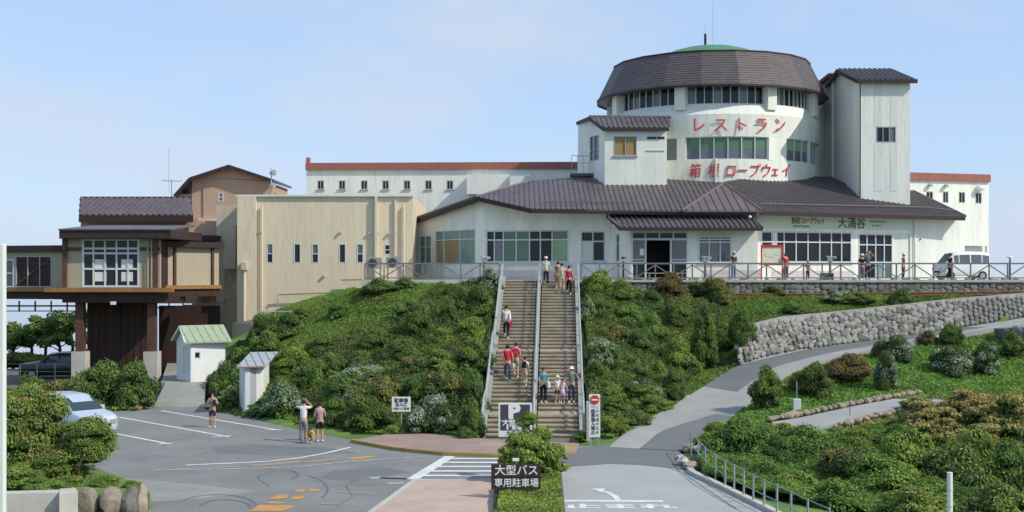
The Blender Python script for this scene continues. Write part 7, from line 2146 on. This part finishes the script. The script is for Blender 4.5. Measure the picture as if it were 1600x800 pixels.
# --- undergrowth and grass of the slopes
def slope_poly(pts): return [tuple(hitground(*p).xy) for p in pts]
LSP = [(-16.5, 77.5), (-13.5, 72), (-14.5, 66), (-12.5, 60), (-9.5, 56.5), (-7, 53.5), (-4.5, 52.9), (-1.75, 52.8), (-.85, 72.8), (-9.0, 72.8), (-10.5, 80), (-14, 81.5)]
heightcloud('slope_grass', LSP, 700, lumps(1.1, .12, .03, 21), [LF['mid'], LF['grass'], LF['light'], LF['grass'], LF['olive']], .06, 'green grass and low weeds covering the left slope', 'grass', 12, spread=.7, asp=2.2, coreh=.5)
RSP = [(3.4, 52.6), (4.3, 51.9), (6.0, 54.5), (9.0, 60.5), (12.0, 64.9), (13.0, 66.4), (17, 68.4), (23, 70.3), (33, 72.6), (33.5, 72.9), (4.3, 72.9)]
heightcloud('slope_grass', RSP, 640, lumps(1.1, .14, .03, 22), [LF['mid'], LF['light'], LF['olive'], LF['grass'], LF['grass']], .06, 'green grass and low weeds covering the right slope above the road', 'grass', 13, spread=.7, asp=2.2, coreh=.5)
LUP = [(-13.8, 63.5), (-11.0, 66.0), (-7.5, 66.5), (-5.0, 69.0), (-2.5, 72.0), (-.9, 72.5), (-1.75, 53.0), (-4.5, 53.3), (-7, 54.3), (-9.3, 57.4), (-12.3, 60.5)]
heightcloud('slope_undergrowth', LUP, 560, lumps(1.5, .62, .12, 41), [LF['dark'], LF['mid'], LF['olive'], LF['mid'], LF['light']], .065, 'tangled leafy undergrowth between the shrubs of the left slope', 'undergrowth', 42, spread=.45)
RUP = [(3.45, 53.2), (5.2, 55.2), (7.6, 59.3), (10.2, 64.2), (11.8, 67.5), (12.3, 70.5), (10.5, 72.3), (4.3, 72.3)]
heightcloud('slope_undergrowth', RUP, 560, lumps(1.5, .60, .12, 43), [LF['dark'], LF['mid'], LF['mid'], LF['olive'], LF['light']], .065, 'tangled leafy undergrowth between the shrubs of the right slope', 'undergrowth', 44, spread=.45)
BSP = [(ROADP[2][1].x + .2, ROADP[2][1].y), (ROADP[3][1].x + .15, ROADP[3][1].y)] + [(r_.x + .1, r_.y - .15) for l_, r_ in ROADP[4:12]] + [(30, 62), (26, 58), (PATHP[4][0].x, PATHP[4][0].y + .5), (PATHP[3][0].x, PATHP[3][0].y + .5), (PATHP[2][0].x, PATHP[2][0].y + .5), (PATHP[1][0].x, PATHP[1][0].y + .5), (PATHP[0][0].x, PATHP[0][0].y + .4), (9.8, 49.6)]
heightcloud('bank_grass', BSP, 300, lumps(1.3, .12, .03, 23), [LF['mid'], LF['grass'], LF['light'], LF['grass']], .085, 'short grass on the bank between the hill road and the garden path', 'grass', 14, spread=.8, asp=2.4, coreh=0)
CSP = [(PATHP[1][1].x, PATHP[1][1].y - .25), (PATHP[2][1].x, PATHP[2][1].y - .25), (PATHP[3][1].x, PATHP[3][1].y - .25), (PATHP[4][1].x, PATHP[4][1].y - .3), (22, 50), (14, 48.3)]
heightcloud('dry_grass', CSP, 260, lumps(1.6, .15, .03, 24), [LF['olive'], LF['grass'], LF['gold'], LF['mid']], .08, 'dry yellowish grass on the near side of the garden path', 'grass', 15, spread=.8, asp=2.4, coreh=0)
heightcloud('dry_grass', [(PATHP[3][0].x, PATHP[3][0].y + .3), (PATHP[4][0].x + .3, PATHP[4][0].y + .5), (27, 58.2), (34, 62), (38, 56), (30, 51), (20, 51.3), (PATHP[4][1].x + .3, PATHP[4][1].y)], 260, lumps(1.4, .15, .04, 27), [LF['mid'], LF['grass'], LF['olive'], LF['grass']], .08, 'weedy grass at the right end of the garden path', 'grass', 19, spread=.8, asp=2.4, coreh=0)
FSP = [(-19, 60.5), (-17.2, 64), (-24, 64.5), (-35, 66), (-40, 74), (-28, 74), (-20, 68), (-14.5, 63), (-13.8, 60.5), (-14.6, 59.8), (-16.2, 62.2)]
FS2 = [(-34, 62.3), (-19.2, 62.6), (-19.5, 66), (-24, 72), (-38, 76)]
heightcloud('verge_grass', FS2, 200, lumps(1.2, .35, .08, 25), [LF['dark'], LF['mid'], LF['light'], LF['olive']], .10, 'weeds and low growth around the far left shrubs', 'grass', 16, spread=.6, asp=2)
FS3 = [(gx(322, 64), 63.6), (gx(372, 61), 60.6), (gx(398, 59.5), 59.4), (gx(440, 58), 58), (gx(440, 62), 63), (gx(400, 66), 72), (gx(352, 70), 73), (gx(345, 66), 66)]
heightcloud('verge_grass', FS3, 220, lumps(1.2, .30, .06, 26), [LF['dark'], LF['mid'], LF['light']], .10, 'weeds on the bank around the cabinet shed', 'grass', 17, spread=.6, asp=2)

# --- trees behind the car, far left, seen under the bridge
def tree(label, px, Y, zb, htop, w_, kd, seed, group='trees beyond the bridge'):
    r = random.Random(seed); x = gx(px, Y); H_ = htop - zb
    root = thing('tree', label, 'tree', (x, Y, zb), group)
    b = MB(); b.tube([(x, Y, zb - .3), (x + .1, Y, zb + H_*.35), (x - .1, Y, zb + H_*.7), (x, Y, zb + H_*.9)], [.16, .12, .07, .03], 7)
    tops = []
    for i in range(9):
        a = r.uniform(0, 6.28); z0 = zb + H_ * r.uniform(.3, .8); L_ = w_ * r.uniform(.3, .5)
        e_ = V((x + math.cos(a)*L_, Y + math.sin(a)*L_, z0 + L_*.5)); b.tube([(x, Y, z0), e_], [.06, .02], 5); tops.append(e_)
    b.build('trunk', M['bark'], root)
    rs = np.random.RandomState(seed); Qs, ix = [], []
    cl = [tuple(e_) + (w_*r.uniform(.14, .24),) for e_ in tops] + [(x + r.uniform(-.3, .3)*w_, Y + r.uniform(-.3, .3)*w_, zb + H_*r.uniform(.45, .95), w_*r.uniform(.12, .2)) for _ in range(8)]
    for c_ in cl:
        n = 240; d = rs.normal(size=(n, 3)); d /= np.linalg.norm(d, axis=1)[:, None]
        P0 = np.array(c_[:3]) + d * c_[3] * rs.uniform(.5, 1.1, n)[:, None] * np.array([1, 1, .6]); Qs.append(quad_cloud(P0, d + np.array([0, 0, .5]), .17, rs)); ix.append(np.full(n, rs.randint(0, 2)))
    Qa = np.concatenate(Qs) - np.array([x, Y, zb])
    me = cloud_mesh('crown', [(Qa, np.concatenate(ix))], [LF[kd], LF['mid']])
    o = bpy.data.objects.new('crown', me); COL.objects.link(o); o.parent = root
    return root
for i, (px, top, w_, lab) in enumerate(((20, 515, 3.6, 'tree at the far left seen under the bridge'), (48, 500, 3.4, 'thin tree behind the black car'), (70, 492, 3.0, 'taller open tree right behind the black car'), (92, 495, 2.6, 'airy tree left of the darkest one'), (112, 482, 3.8, 'dark dense tree against the steel leg'))):
    Y_ = 97 + i % 3 * 3; tree(lab, px, Y_, -.4, gz(top, Y_), w_, ['dark', 'mid', 'dark', 'mid', 'dark'][i], 60 + i)
FT = [(-62, 92), (-30, 92), (-32, 108), (-62, 108)]
heightcloud('far_wood', FT, 130, lumps(.55, 1.0, .9, 31), [LF['dark'], LF['mid'], LF['olive']], .2, 'low dark woodland beyond the car under the bridge', 'woodland', 18)
for a in list(bpy.data.objects):
    if a.type == 'MESH' and a.parent is None and a.name.startswith('tmp_'): bpy.data.objects.remove(a)
